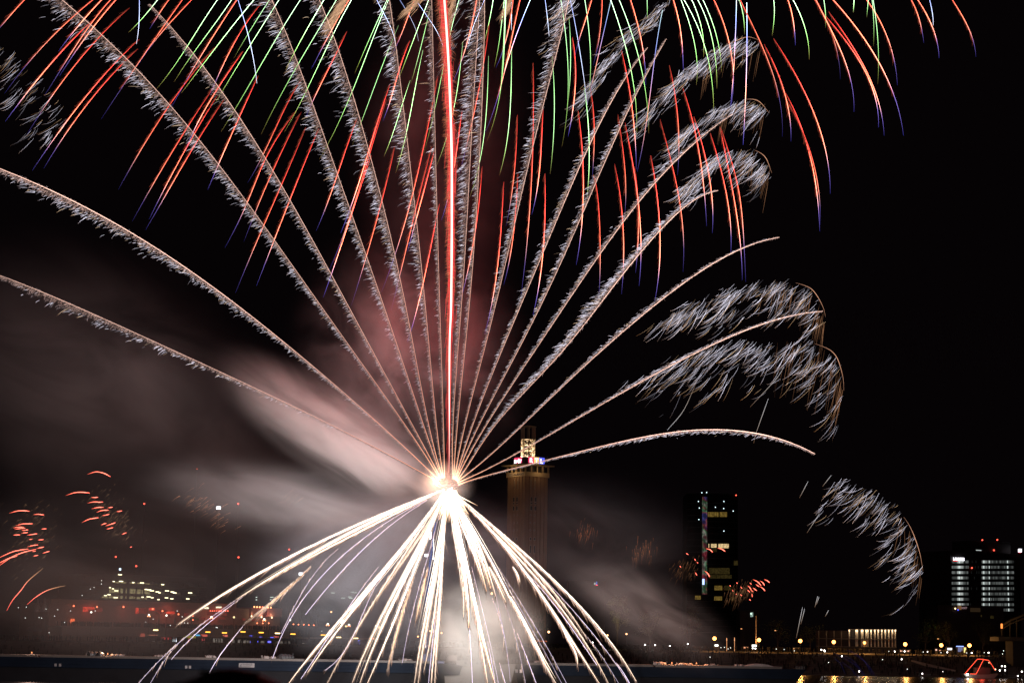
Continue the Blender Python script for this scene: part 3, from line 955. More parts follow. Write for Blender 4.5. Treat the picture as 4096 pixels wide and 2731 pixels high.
# ---- the white-gold cascade falling below the launch frame
CASCADE = '''T K 785,480 0,780 W 900,1165 800,1215 700,1265 600,1310 520,1365 M 820,350 550,530 330,680 210,780
T K 790,485 0,800 W 905,1172 810,1222 M 1500,110 1300,240 1150,330 1000,440
V M 1300,235 1000,440 800,570 600,720 400,880 200,1040 0,1220 Z 2100,1290 1860,1570
V M 200,1040 130,1130 0,1290 Z 2200,1270 2000,1600
V M 1150,350 860,560 640,750 400,940 120,1245
M P 1778,1956 1600,2035 1480,2100 1400,2150 1341,2177
M P 1778,1956 1600,2040 1400,2150 M 1730,0 1540,80 1380,200 1290,270
O M 2000,0 1880,100 1700,270 1500,470 1350,590 1130,740
V M 1130,740 950,960 800,1150 700,1300 600,1490
V P 1352,2195 1277,2266 M 1950,240 1800,480 1680,720 1590,900
V P 1709,1997 1583,2071 1468,2140 1353,2232 M 2260,0 2050,230 1900,440 1720,700 1620,900 1540,1060 1480,1230
V P 1709,2000 1632,2046 1525,2132 1430,2217 L 280,0 170,140 0,310 M 2150,340 2000,540 1920,645
T K 800,500 560,790 240,1230 0,1500 L 840,0 700,190 520,400 350,560 180,730 0,920 M 2100,1010 1900,1270 1690,1580
T K 805,505 600,790 300,1220 60,1540 L 800,60 620,310 450,500 300,680 100,930 0,1080 M 2100,1220 1950,1420
V L 720,0 560,220 440,380 300,560 180,740 0,1010 M 2050,1240 1860,1505
V L 870,0 700,260 560,510 450,720 390,860 320,1050 170,1290 0,1390
M K 810,510 560,960 300,1340 L 930,0 830,180 700,380 600,570 470,780 330,1040 160,1340 20,1580
M K 812,515 600,960 360,1330 L 990,0 870,200 680,480 620,560
T K 815,520 660,830 480,1200 310,1560 L 1130,0 1000,200 880,430 780,640 650,900 540,1130 370,1550
T K 817,520 680,840 500,1220 350,1560 L 1150,50 1050,250 900,500 800,730 700,970 590,1230 470,1560
T K 820,520 690,850 530,1220 400,1560 L 1215,0 1150,150 1080,380 980,620 870,870 750,1130 640,1400 560,1590
O L 1200,120 1160,270 1110,430 1040,640 980,840 900,1070 840,1380
V K 780,620 700,960 560,1450 L 1340,0 1290,200 1200,520 1120,840 1040,1290
O L 1390,0 1340,220 1270,480 1220,720
T K 824,560 790,950 740,1400 L 1440,100 1400,420 1340,750 1280,1080 1200,1590
T K 826,560 800,950 760,1400 L 1490,0 1440,350 1400,650 1340,1000 1250,1590
M K 828,560 810,950 775,1400 L 1530,0 1500,350 1470,680 1420,1000 1330,1390
T K 828,560 812,950 780,1400 L 1560,0 1545,400 1520,800 1490,1200 1475,1590
M L 1570,0 1550,300 1510,700 1460,1200 1425,1590
V L 1500,420 1470,800 1430,1150 1390,1590
M K 900,600 930,900 1000,1350 L 1830,0 1850,250 1862,450 1860,680
B K 900,580 960,900 1050,1400 L 1860,0 1900,300 1930,560 1945,720 1930,820
B K 905,590 980,880 1090,1300 L 1900,0 1960,260 2020,500 2080,750 2150,1040 2200,1250 2290,1590
V L 1880,100 1915,500 1950,930 1970,1330 1982,1590
V L 1970,0 2060,350 2150,740 2250,1150 2335,1590
M L 2010,560 2070,900 2130,1220 2190,1590
B K 930,590 1100,980 1250,1380 L 2090,0 2130,160 2170,330
B K 940,590 1130,960 1300,1350 L 2150,0 2200,180 2225,290
T K 945,590 1160,960 1340,1320 L 2170,0 2260,230 N 110,400
V L 2260,230 N 120,420 220,880 270,1200 305,1540
T K 950,600 1180,950 1400,1330 N 80,0 200,200 300,400 430,700
M N 20,0 130,220 250,480
T N 300,400 430,640 560,900 680,1130 780,1320 930,1580
V K 955,600 1400,1300 N 100,0 280,300 450,580 640,890 790,1180 1005,1580
V N 140,0 300,260 500,560 720,940 880,1230 1070,1580
T K 970,560 1250,850 1600,1180 2016,1560 N 410,0 620,260 830,550 1000,800 1130,960 1250,1150 1340,1290 1510,1580
M N 1000,800 1100,1000 1190,1170 1220,1250 1210,1310
M K 972,555 1400,940 1900,1410 N 480,0 700,250 950,500 1200,820 1330,1000 1430,1180 1520,1350 1630,1580
V N 470,30 750,330 960,580 1250,1000 1470,1320
M K 974,552 1420,930 1930,1390 N 570,0 780,200 1000,450 1180,740 1340,970
V N 600,0 860,260 1060,490 1230,680 1430,920 1600,1130 1730,1300 1910,1580
T K 976,548 1450,900 2016,1380 N 640,0 870,190 1120,430 1350,650 1560,880 1750,1080 1900,1270 1970,1370 2000,1450 1990,1540
V N 1280,880 1450,1080 1600,1300 1770,1580
V N 1730,1290 1820,1410 1920,1580
V N 60,420 150,640 240,1000
V N 200,430 320,740 420,1120 515,1580
V N 400,890 500,1150 660,1580
V N 160,1290 245,1580
V N 0,1000 60,1300 105,1580
M N 340,0 400,100 435,210'''.split('\n')
CKIND = {
    'T': (1.55, [(0, (5, 4.0, 3.2)), (0.35, (7, 6.0, 5.0)), (0.75, (5, 4.1, 3.1)), (1, (2.4, 1.65, 1.15))], ([0, 0.25, 0.55, 0.85, 1], [0.45, 1.2, 1.15, 0.75, 0.35]), 1.0, 'thick white-gold cascade streak'),
    'B': (3.8, [(0, (7, 6, 5)), (0.5, (8, 7, 6)), (0.85, (4, 3, 2)), (1, (2, 1.1, 0.6))], ([0, 0.35, 0.7, 1], [0.7, 1.3, 0.8, 0.25]), 1.1, 'very broad white cascade streak'),
    'M': (1.5, [(0, (4, 3.0, 2.4)), (0.5, (4.5, 3.6, 2.7)), (1, (2, 1.4, 0.95))], ([0, 0.4, 0.9, 1], [0.6, 1.2, 0.8, 0.3]), 0.7, 'medium gold cascade streak'),
    'V': (0.75, [(0, (1.6, 1.15, 1.3)), (0.5, (1.9, 1.6, 2.2)), (1, (1.7, 1.4, 1.9))], ([0, 0.5, 1], [0.7, 1.1, 0.9]), 0.12, 'thin violet-white cascade streak'),
    'O': (1.6, [(0, (0.5, 0.25, 0.15)), (0.3, (2.2, 1.2, 0.6)), (0.6, (3.2, 1.9, 1.0)), (1, (0.8, 0.45, 0.25))], ([0, 0.45, 0.8, 1], [0.5, 1.5, 1.1, 0.3]), 1.2, 'brushy orange cascade streak'),
}
CAS = []
for s in CASCADE:
    px, L = eased(PX(s[2:]), 3 if s[0] != 'O' else 2, 18)
    CAS.append((px, L, s[0]))
order = {}
for k in CKIND:
    ids = sorted([i for i, c in enumerate(CAS) if c[2] == k], key=lambda i: CAS[i][0][-1, 0])
    for j, i in enumerate(ids):
        order[i] = j
for i, (px, L, k) in enumerate(CAS):
    r0, cst, rst, fr, lab = CKIND[k]
    n = len(px)
    t = np.linspace(0, 1, n)
    y1 = RNG.uniform(-16, 9)
    far = (px[:, 1] - 1950) / 780.0
    Yp = 383 + y1 * np.clip(far, 0, 1.2)
    root = empty('cascade_streak', at1(*px[-1], Yp[-1]))
    tag(root, '%s, %s from left by lower tip' % (lab, ordinal(order[i])), 'firework streak', 'white-gold streaks cascading below the launch frame')
    inv = WORLD(root)
    P = at(px[:, 0], px[:, 1], Yp)[None]
    fl = 1 + RNG.normal(0, 0.04, n)
    R = (r0 * np.interp(t, *rst) * fl * RNG.uniform(0.85, 1.15) * Yp / F)[None]
    lum_ = RNG.uniform(0.4, 1.2)
    tubes('burning_star', P, R, ramp(t, cst)[None] * lum_, 6, root, inv=inv)
    ns = {'T': 4, 'B': 9, 'M': 1}.get(k, 0)
    if ns:                           # finer filaments that burn beside the main star
        offs = RNG.normal(0, 1, ns) * {'T': 6.5, 'B': 11.0, 'M': 4.0}[k]
        spread = np.interp(t, [0, 0.25, 1], [0.35, 0.9, 1.25])
        fx = np.stack([np.stack([px[:, 0] + o_ * spread, px[:, 1] + abs(o_) * 0.15 * spread], 1) for o_ in offs])
        Pf = at(fx[..., 0], fx[..., 1], np.broadcast_to(Yp, fx.shape[:2]) + RNG.normal(0, 0.3, (ns, 1)))
        ends = RNG.uniform(0.55, 1.05, ns)[:, None]
        Rf = RNG.uniform(0.5, 1.0, ns)[:, None] * np.clip((ends - t[None]) * 6, 0.02, 1) * np.interp(t, [0, 0.3, 1], [0.7, 1.1, 0.8])[None] * Yp[None] / F
        Cf = ramp(t, cst)[None] * RNG.uniform(0.15, 0.8, (ns, 1, 1))
        tubes('side_filament', Pf, Rf, Cf, 4, root, inv=inv)['kind'] = 'stuff'
    tg = np.gradient(px, axis=0)
    tg /= np.linalg.norm(tg, axis=1, keepdims=True)
    N = int(L * 1.0 * fr)
    if N > 4:
        q = RNG.random(N)
        w = np.interp(q, *rst) * r0 * 1.7 + 1
        tq = np.stack([np.interp(q, t, tg[:, 0]), np.interp(q, t, tg[:, 1])], 1)
        nrm = np.stack([-np.abs(tq[:, 1]), np.abs(tq[:, 0]) * np.sign(tq[:, 0] + 1e-6) * -1 * -1], 1)
        sidej = RNG.normal(0.5, 0.9, N)
        p0 = np.stack([np.interp(q, t, px[:, 0]), np.interp(q, t, px[:, 1])], 1) + nrm * (w * np.clip(sidej, -1.1, 1.6))[:, None]
        th = np.arctan2(tq[:, 1], -tq[:, 0])
        ln = RNG.gamma(4, 0.25, N) * np.interp(q, [0, 0.2, 0.6, 1], [10, 22, 32, 16]) * (0.7 + 0.3 * fr)
        down = np.sign(math.pi / 2 - th)
        hp = hair_paths(p0, th + down * RNG.uniform(0.02, 0.22, N), ln, down * RNG.uniform(0, 0.22, N), 4)
        col = np.array([1.8, 1.22, 0.95]) * (RNG.uniform(0.15, 1.0, N) ** 1.2 * np.interp(q, [0, 0.7, 1], [1, 0.9, 0.25]))[:, None]
        o = tubes('spark_fringe', *strokes(hp, (np.interp(q, t, Yp) + 0.3 + np.abs(RNG.normal(0, 0.2, N)))[:, None], RNG.uniform(0.45, 0.85, N), col, ([0, 0.3, 1], [0.9, 1, 0.25]), [(0, (1.3, 1.5, 1.6)), (0.4, (1, 1, 1)), (1, (0.6, 0.45, 0.35))]), 3, root, inv=inv)
        o['kind'] = 'stuff'

# ---- white-hot flare of sparks where the cascade leaves the frame
N = 150
root = empty('fountain_flare', at1(1802, 1972, 381))
tag(root, 'white-hot flare of sparks just under the round launch frame', 'flare')
th = RNG.normal(1.62, 0.42, N)
p0 = np.stack([1802 + RNG.normal(0, 9, N), 1966 + RNG.normal(0, 5, N)], 1)
hp = hair_paths(p0, th, RNG.uniform(35, 130, N), RNG.normal(0, 0.05, N), 4)
o = tubes('flare_sparks', *strokes(hp, (381 + RNG.normal(0, 0.8, N))[:, None], RNG.uniform(1.2, 3.4, N), np.array([7, 5.6, 4.4]) * RNG.uniform(0.4, 1.0, N)[:, None], ([0, 0.3, 1], [1, 0.9, 0.15]), [(0, (1, 1, 1)), (0.6, (0.7, 0.66, 0.6)), (1, (0.3, 0.2, 0.14))]), 4, root, inv=WORLD(root))
o['kind'] = 'stuff'

# ---- small far fireworks low over the horizon
RED_LEFT = '''Y 1175,322 1290,290 1400,310 1485,355
Y 885,607 1000,570 1100,563 1205,573
Y 1225,635 1318,630
Y 1175,710 1260,693 1335,697 1385,693
Y 1230,787 1310,768 1390,765
Y 1295,835 1370,808 1460,803
Y 1450,772 1515,763
Y 1565,825 1640,813
Y 1375,878 1470,860
Y 1100,970 1200,925 1325,905
Y 1355,1003 1430,978
Y 1415,1018 1555,970
Y 1430,1060 1520,1038
Y 1635,1130 1700,1105
Y 1745,1305 1772,1295
Y 125,845 220,818 300,810 395,818
Y 450,865 520,858 592,868
Y 210,1015 300,990 440,985
Y 175,1043 250,1032 320,1033
Y 195,1063 270,1050 340,1045
Y 290,1077 380,1068
Y 285,1113 375,1102
Y 175,1138 270,1135
Y 360,1140 500,1120
Y 555,1058 625,1053
Y 385,1198 435,1193
Y 505,1205 585,1198
Y 365,1298 440,1278 512,1270
Y 490,1320 590,1297
Y 430,1360 480,1352
Y 570,1383 665,1355
Y 445,1422 512,1408
Y -60,1465 150,1370 270,1340 380,1325
Y -60,1590 130,1450 300,1375 485,1328
Y -60,1540 120,1450 230,1420
Z 90,590 170,450 280,320 380,190 580,20
Z 365,508 480,410 620,325 760,280 880,255'''.split('\n')
RED_RIGHT = '''Q 700,825 750,835 785,870
Q 845,818 900,830 943,860
Q 450,880 480,900
Q 557,950 573,975
Q 588,993 603,1006
Q 375,1040 385,1058
Q 565,1120 590,1160
Q 683,1105 720,1130 748,1178
Q 1290,1210 1350,1240 1393,1288
Q 1380,1228 1415,1250 1437,1287
Q 1430,1210 1470,1225 1500,1252
Q 1325,1270 1370,1302
Q 1375,1297 1415,1322 1443,1355
Q 1085,1247 1097,1262
Q 1135,1300 1155,1325
Q 1000,1282 1010,1298
Q 1033,1340 1043,1360
Q 1225,1288 1255,1315 1270,1345
Q 1290,1315 1340,1352
Q 1220,1340 1252,1370
Q 1262,1340 1293,1365
Q 1080,1388 1087,1402
Q 1128,1395 1152,1415
Q 1250,1250 1272,1272
Q 1278,1385 1283,1430
Q 1245,1455 1262,1475'''.split('\n')
for lst, Yd, grp, where in ((RED_LEFT, 640, 'red sparks of the small firework at far left', 'among the far-left red sparks'), (RED_RIGHT, 660, 'red sparks in front of the dark round tower', 'among the red sparks near the dark tower')):
    paths = [smooth(PX(s), 6) for s in lst]
    rank = sorted(range(len(paths)), key=lambda i: paths[i][0][:, 1].mean())
    for j, i in enumerate(rank):
        px, L = paths[i]
        n = len(px)
        t = np.linspace(0, 1, n)
        root = empty('red_spark', at1(*px[n // 2], Yd))
        size = 'long curved' if L > 60 else ('short' if L > 18 else 'tiny')
        tag(root, '%s red spark, %s from the top %s' % (size, ordinal(j), where), 'spark', grp)
        long_ = i >= len(lst) - 2 and lst is RED_LEFT
        cst = [(0, (2.4, 0.25, 0.18)), (0.4, (3.2, 0.6, 0.4)), (0.7, (0.9, 0.4, 0.2)), (1, (0.25, 0.14, 0.07))] if long_ else [(0, (0.9, 0.1, 0.05)), (0.3, (3.4, 0.5, 0.3)), (0.8, (4.2, 0.75, 0.5)), (1, (3, 0.4, 0.25))]
        tubes('burning_star', at(px[:, 0], px[:, 1], np.full(n, Yd))[None], (np.interp(t, [0, 0.3, 0.8, 1], [0.5, 1.3, 1.7, 1.0]) * Yd / F)[None], ramp(t, cst)[None], 5, root, inv=WORLD(root))
# brown sparks shaken off by them
BRUSH = [('Y 560,960 420,1180 350,1350', 150, 0.78, 34, 'Y', (0.4, 0.22, 0.12), 640, 120, 'brown sparks under the far-left red sparks, lower group'),
         ('Y 1350,600 1500,830 1700,1150', 170, 0.85, 30, 'Y', (0.4, 0.23, 0.13), 640, 75, 'brown sparks trailing the far-left red sparks, right group'),
         ('g 400,440 600,570 780,700 800,850', 60, 0.62, 46, 'g', (0.95, 0.42, 0.2), 620, 60, 'orange spark shower left of the small white lit sign'),
         ('g 1600,480 1750,440 1900,450', 18, 0.75, 44, 'g', (0.4, 0.24, 0.15), 620, 26, 'faint orange spark shower right of the small white lit sign'),
         ('O 300,640 360,560 450,560', 44, 1.62, 40, 'O', (0.7, 0.22, 0.07), 660, 46, 'dim orange spark shower between brick tower and dark round tower'),
         ('O 880,800 960,760 1060,740', 56, 1.78, 44, 'O', (0.9, 0.32, 0.1), 660, 50, 'brighter orange spark shower left of the dark round tower'),
         ('Q 330,1080 450,1060 560,1040', 90, 1.15, 34, 'Q', (0.45, 0.2, 0.09), 660, 46, 'brown sparks left of the coloured light strip'),
         ('Q 1000,1400 1120,1380 1250,1300', 150, 1.5, 36, 'Q', (0.55, 0.26, 0.12), 660, 40, 'brown sparks falling below the red sparks right of the dark tower')]
for path, N, ang, ln0, z, col, Yd, spread, label in BRUSH:
    px, L = smooth(PX(path), 6)
    t = np.linspace(0, 1, len(px))
    q = RNG.random(N)
    p0 = np.stack([np.interp(q, t, px[:, 0]), np.interp(q, t, px[:, 1])], 1) + RNG.normal(0, spread * 0.42, (N, 2))
    hp = hair_paths(p0, RNG.normal(ang, 0.08, N) - 0.2, RNG.uniform(0.3, 1.1, N) * ln0, RNG.uniform(0.15, 0.45, N) * (1 if ang < 1.4 else -0.4), 5)
    c = np.array(col) * (0.7 if Yd < 650 else 0.38) * RNG.uniform(0.15, 1, N)[:, None]
    root = empty('spark_shower', at1(*px[len(px) // 2], Yd))
    tag(root, label, 'spark shower')
    o = tubes('falling_sparks', *strokes(hp, (Yd + RNG.normal(0, 3, N))[:, None], RNG.uniform(0.45, 0.7, N), c, ([0, 0.2, 1], [1, 1, 0.3]), [(0, (1.2, 1.2, 1.2)), (1, (0.3, 0.25, 0.2))]), 3, root, inv=WORLD(root))
    o['kind'] = 'stuff'
# faint blue fountain before the right bank, and stray falling sparks over the dark sky
root = empty('blue_spark_fountain', at1(3400, 2690, 600))
tag(root, 'faint dark blue arcs of sparks before the dark right bank', 'spark shower')
arcs = [PX('S 470,1120 620,1190 740,1310 820,1430 890,1568'), PX('S 300,1175 450,1240 590,1330 700,1470'), PX('S 430,1190 560,1270 640,1370 720,1480'), PX('S 290,1225 380,1300 440,1440'), PX('S 390,1280 520,1370 600,1470 660,1568'), PX('S 560,1170 700,1270 800,1450')]
ap = np.stack([np.stack([np.interp(np.linspace(0, 1, 12), np.linspace(0, 1, len(a)), a[:, 0]), np.interp(np.linspace(0, 1, 12), np.linspace(0, 1, len(a)), a[:, 1])], 1) for a in arcs])
o = tubes('blue_sparks', *strokes(ap, 600, np.full(len(arcs), 0.6), np.full((len(arcs), 3), 1.0) * np.array([0.008, 0.009, 0.07]), ([0, 0.5, 1], [0.6, 1, 0.6])), 3, root, inv=WORLD(root))
o['kind'] = 'stuff'
STRAY = '''R 2050,545 2010,740 1965,960
R 2078,562 2060,640 2025,775
R 2255,395 2215,545
R 2272,408 2235,510
S 217,585 170,670
P 3232,1925 3198,1990
P 3278,2053 3228,2130
P 3325,1900 3290,1945
H -700,1540 -560,1370 -450,1130
H 165,1270 90,1480 60,1567 40,1650
H 300,1000 225,1110 10,1340'''.split('\n')
px0 = smooth(PX(STRAY[0]), 10)[0]
root = empty('stray_sparks', at1(*px0[0], 420))
tag(root, 'few separate grey sparks falling over the dark right sky', 'sparks')
for s in STRAY:
    px, L = smooth(PX(s), 8)
    t = np.linspace(0, 1, len(px))
    tubes('falling_spark', at(px[:, 0], px[:, 1], np.full(len(px), 420.0))[None], (np.interp(t, [0, 0.3, 1], [0.5, 0.9, 0.5]) * 420 / F)[None], ramp(t, [(0, (0.7, 0.7, 0.75)), (0.6, (0.5, 0.42, 0.36)), (1, (0.2, 0.1, 0.05))])[None], 4, root, inv=WORLD(root))

# ================================================================== LAUNCH FRAME, CRANE, BARGES
METAL = mat('zinc_metal', (0.05, 0.047, 0.044), 0.6, 0.3, noise=0.15, scale=2)
DARKM = mat('black_iron', (0.02, 0.02, 0.022), 0.5, 0.3)
BLUEP = mat('blue_crane_paint', (0.03, 0.036, 0.085), 0.4, noise=0.12, scale=1.5)
WHITEP = mat('white_paint', (0.75, 0.75, 0.76), 0.5, noise=0.06, scale=2)
c0 = at1(1790, 1930, YF)
frame = empty('launch_frame', c0)
tag(frame, 'round metal ring with mortar tubes hanging where all trails meet', 'launch frame')
inv = WORLD(frame)
tilt = Matrix.Translation(c0) @ Matrix.Rotation(math.radians(22), 4, 'X') @ Matrix.Rotation(math.radians(4), 4, 'Y')


def ring(mb, rad, zz, r, n=30):
    pts = [tilt @ Vector((rad * math.cos(2 * math.pi * k / n), rad * math.sin(2 * math.pi * k / n), zz)) for k in range(n + 1)]
    for a, b in zip(pts, pts[1:]):
        mb.bar(a, b, r, 6)


mb = MB()
ring(mb, 2.35, 0.3, 0.06)
ring(mb, 2.35, -0.35, 0.06)
ring(mb, 1.5, -0.35, 0.05)
for k in range(12):
    a = 2 * math.pi * k / 12
    ca, sa = math.cos(a), math.sin(a)
    mb.bar(tilt @ Vector((0.2 * ca, 0.2 * sa, -0.35)), tilt @ Vector((2.35 * ca, 2.35 * sa, -0.35)), 0.035, 5)
    mb.bar(tilt @ Vector((2.35 * ca, 2.35 * sa, -0.35)), tilt @ Vector((2.35 * ca, 2.35 * sa, 0.3)), 0.03, 5)
mb.build('ring_truss', METAL, frame, inv)
prof = [(1.46, -0.42), (1.48, -0.38), (1.3, -0.33), (0.3, -0.31)]
mb = MB().lathe((0, 0, 0), prof, 24)
mb.v = [tuple(tilt @ Vector(p)) for p in mb.v]
mb.build('deck_plate', METAL, frame, inv)
for k in range(20):
    a = math.pi * (0.03 + 0.94 * k / 19)
    d = Vector((math.cos(a), 0.25, 0.35 + 0.9 * math.sin(a))).normalized()
    p = tilt @ Vector((2.3 * math.cos(a), 0.5 * math.sin(a) + 0.9, 0.25))
    MB().bar(p - d * 0.25, p + d * 0.28, 0.07, 7).build('mortar_tube', DARKM, frame, inv)
mb = MB()
for sx, sy in ((1790, 2010), (1816, 2010)):
    mb.bar(at1(sx, 1948, YF), at1(sx, sy, YF), 0.05, 6)
mb.bar(at1(1790, 1975, YF), at1(1816, 1975, YF), 0.04, 6)
mb.bar(at1(1790, 2000, YF), at1(1816, 2000, YF), 0.04, 6)
mb.build('hanger', METAL, frame, inv)
lamp('burst_light', at1(1800, 1992, YF - 1.5), (1.0, 0.80, 0.62), 16000, 1.0, frame)
lamp('burst_light', at1(1760, 1950, 363), (1.0, 0.70, 0.50), 17000, 1.5, frame)
lamp('burst_light', at1(1745, 1925, YF - 1.0), (1.0, 0.5, 0.28), 5000, 0.8, frame)
for xx, yy, pw, c in ((1420, 2260, 62000, (0.86, 0.93, 1.0)), (1560, 2200, 64000, (0.86, 0.93, 1.0)), (1700, 2240, 60000, (0.88, 0.94, 1.0)), (1880, 2250, 24000, (1.0, 0.96, 0.95)), (1150, 2250, 28000, (1.0, 0.72, 0.64)), (850, 2300, 26000, (1.0, 0.60, 0.51)), (1640, 2480, 13000, (1.0, 0.88, 0.76)),
                      (1900, 2460, 17000, (1.0, 0.86, 0.72)), (2150, 2400, 14000, (1.0, 0.92, 0.86)), (1600, 2060, 22000, (1.0, 0.90, 0.84))):
    lamp('cascade_light', at1(xx, yy, 364 - RNG.uniform(0, 5)), c, pw, 1.5, frame)

# hydraulic crane on the barge, boom with a telephone number
crane = empty('mobile_crane', at1(1708, 2668, 404))
tag(crane, 'blue telescopic crane boom standing behind the cascade on the barge', 'crane')
inv = WORLD(crane)
pb = [at1(1709, 2660, 405), at1(1706, 2400, 399), at1(1722, 2240, 394), at1(1742, 2086, 388)]
mb = MB()
mb.bar(pb[0], pb[1], 0.42, 8, 0.36)
mb.build('lower_boom', BLUEP, crane, inv)
mb = MB()
mb.bar(pb[1], pb[2], 0.30, 8, 0.26)
mb.bar(pb[2], pb[3], 0.24, 8, 0.2)
mb.build('upper_boom', BLUEP, crane, inv)
MB().bar(pb[3], at1(1786, 1962, 384), 0.09, 6, 0.06).build('jib', METAL, crane, inv)
mb = MB()
mb.bar(at1(1735, 2130, 390), at1(1734, 2228, 390), 0.06, 6)
mb.box(*[f for p in ((at1(1734, 2232, 390)),) for f in (p.x - 0.12, p.x + 0.12, p.y - 0.12, p.y + 0.12, p.z - 0.25, p.z + 0.15)])
mb.build('hook_block', WHITEP, crane, inv)
p = at1(1706, 2220, 395)
MB().box(p.x - 0.35, p.x + 0.35, p.y - 0.3, p.y + 0.3, p.z - 0.25, p.z + 0.25).build('winch', WHITEP, crane, inv)
ax = (at1(1731, 2110, 388) - at1(1714, 2230, 393)).normalized()
lettering('telephone_number', '0800 092 89 70', at1(1723.5, 2156, 386.5), ax, Vector((-ax.z, 0, ax.x)), 0.46, WHITEP, crane, inv, squeeze=0.62)
ax = (at1(1705, 2440, 399) - at1(1707, 2600, 402)).normalized()
lettering('boom_lettering', 'AUTOKRANE', at1(1705, 2590, 398), ax, Vector((-ax.z, 0, ax.x)), 0.55, WHITEP, crane, inv, squeeze=0.8)
p = at1(1709, 2662, 406)
mb = MB().box(p.x - 3.5, p.x + 3.5, 403.2, 406.2, p.z - 0.1, p.z + 1.0).box(p.x - 1.1, p.x + 1.1, 403.3, 406, p.z + 1.0, p.z + 2.4)
mb.build('undercarriage', BLUEP, crane, inv)

# two blue-topped barges and the white workboat coupled between them
HULLK = mat('black_hull', (0.006, 0.006, 0.007), 0.7, spec=0.06, noise=0.3, scale=0.4)
HULLB = mat('blue_strake', (0.0035, 0.006, 0.011), 0.6, spec=0.06, noise=0.25, scale=0.5)
COAM = mat('pale_coaming', (0.05, 0.042, 0.036), 0.6, noise=0.2, scale=0.8)
TARP = mat('tarpaulin', (0.13, 0.11, 0.1), 0.8, noise=0.3, scale=1.2, bump=0.4)
BOARD = mat('grey_board', (0.12, 0.115, 0.115), 0.6)
YB = 400.0
zd = at1(1700, 2651, YB).z
zs = zd - 1.95


def barge(name, xa, xb, label, rake_l, rake_r):
    x0, x1 = at1(xa, 2650, YB).x, at1(xb, 2670, YB).x
    o = empty(name, ((x0 + x1) / 2, YB + 5.5, 0))
    tag(o, label, 'barge', 'blue-topped cargo barges moored in the river')
    inv = WORLD(o)
    MB().prism([(x0 + rake_l, -0.6), (x1 - rake_r * 1.3, -0.6), (x1 - rake_r * 0.4, zs), (x0 + rake_l * 0.3, zs)], YB, YB + 11).build('hull', HULLK, o, inv)
    MB().prism([(x0 + rake_l * 0.3, zs), (x1 - rake_r * 0.4, zs), (x1, zd), (x0, zd)], YB - 0.12, YB + 11.12).build('blue_side', HULLB, o, inv)
    mb = MB()
    for k in (0.35, 0.7):
        z = zs + (zd - zs) * k
        mb.box(x0 + 1, x1 - 1.5, YB - 0.17, YB - 0.12, z - 0.03, z + 0.03)
    mb.build('rubbing_strake', HULLB, o, inv)
    L = x1 - x0
    mb = MB()
    n = max(2, int(L / 26))
    for k in range(n):
        a = x0 + 2 + (L - 6) * k / n
        b = x0 + 2 + (L - 6) * (k + 1) / n - 0.5
        mb.box(a, b, YB + 0.8, YB + 10, zd, zd + 0.42)
    mb.build('hatch_coaming', COAM, o, inv)
    return o, inv, x0, x1


bA, invA, ax0, ax1 = barge('cargo_barge', -420, 1838, 'long blue-topped barge at left carrying a small pale name board', 2, 1.2)
bB, invB, bx0, bx1 = barge('cargo_barge', 2064, 3222, 'blue-topped barge at right ending in a raked dark bow', 0.6, 3.4)
p = at1(955, 2667, YB - 0.25)
q = at1(1018, 2651, YB - 0.25)
zc = (p.z + q.z) / 2
MB().box(p.x, q.x, YB - 0.25, YB - 0.13, zc - 0.42, zc + 0.42).build('name_board', BOARD, bA, invA)
LETK = mat('dark_letters', (0.03, 0.03, 0.04), 0.6)
lettering('board_lettering', 'RHENUS', (p.x + 0.75, YB - 0.27, zc - 0.02), (1, 0, 0), (0, 0, 1), 0.5, LETK, bA, invA, squeeze=1.0, extrude=0.01)
lettering('board_lettering', 'LOGISTICS', (p.x + 0.75, YB - 0.27, zc - 0.34), (1, 0, 0), (0, 0, 1), 0.3, LETK, bA, invA, squeeze=1.15, extrude=0.01)
mb = MB().prism([(p.x + 0.14, zc - 0.25), (p.x + 0.6, zc - 0.25), (p.x + 0.66, zc - 0.12), (p.x + 0.42, zc - 0.12), (p.x + 0.62, zc + 0.26), (p.x + 0.4, zc + 0.2), (p.x + 0.26, zc - 0.12)], YB - 0.29, YB - 0.26)
mb.build('board_emblem', LETK, bA, invA)
for xx in (222, 240, 745, 760):
    a = at1(xx, 2658, YB - 0.2)
    MB().box(a.x - 0.22, a.x + 0.22, YB - 0.2, YB - 0.13, zs + 0.2, zs + 0.75).build('number_plate', BOARD, bA, invA)
for xx in (2066, 2084):
    a = at1(xx, 2665, YB - 0.2)
    MB().box(a.x - 0.25, a.x + 0.25, YB - 0.2, YB - 0.13, zs + 0.4, zs + 1.05).build('number_plate', WHITEP, bB, invB)
# loose heaps of rope and tarpaulin on the hatches
rr = random.Random(3)
HEAPS = [(380, 2.0, 0.9, 'dark round covered heap alone on the barge at far left'), (460, 1.8, 0.35, 'low flat cloth heap right of the dark round heap'), (640, 1.3, 0.35, 'low cloth heap on the left barge above its crossing streaks'), (850, 1.5, 0.4, 'pale low cloth heap left of the name board'),
         (1078, 1.9, 0.5, 'long pale cloth heap right of the name board'), (1143, 1.5, 1.0, 'rounded covered winch with hanging rope right of name board'), (1630, 1.4, 0.4, 'low cloth heap left of the crane'), (2160, 1.3, 0.5, 'pale cloth heap at the left end of the right barge'),
         (2640, 1.4, 0.6, 'dark heap left of the orange smoke on right barge'), (2735, 2.0, 0.4, 'orange-lit low heap on the right barge'), (2845, 1.6, 0.3, 'low pale heap right of the orange smoke'), (2955, 1.5, 0.3, 'low heap beside the pale tent roof on the barge')]
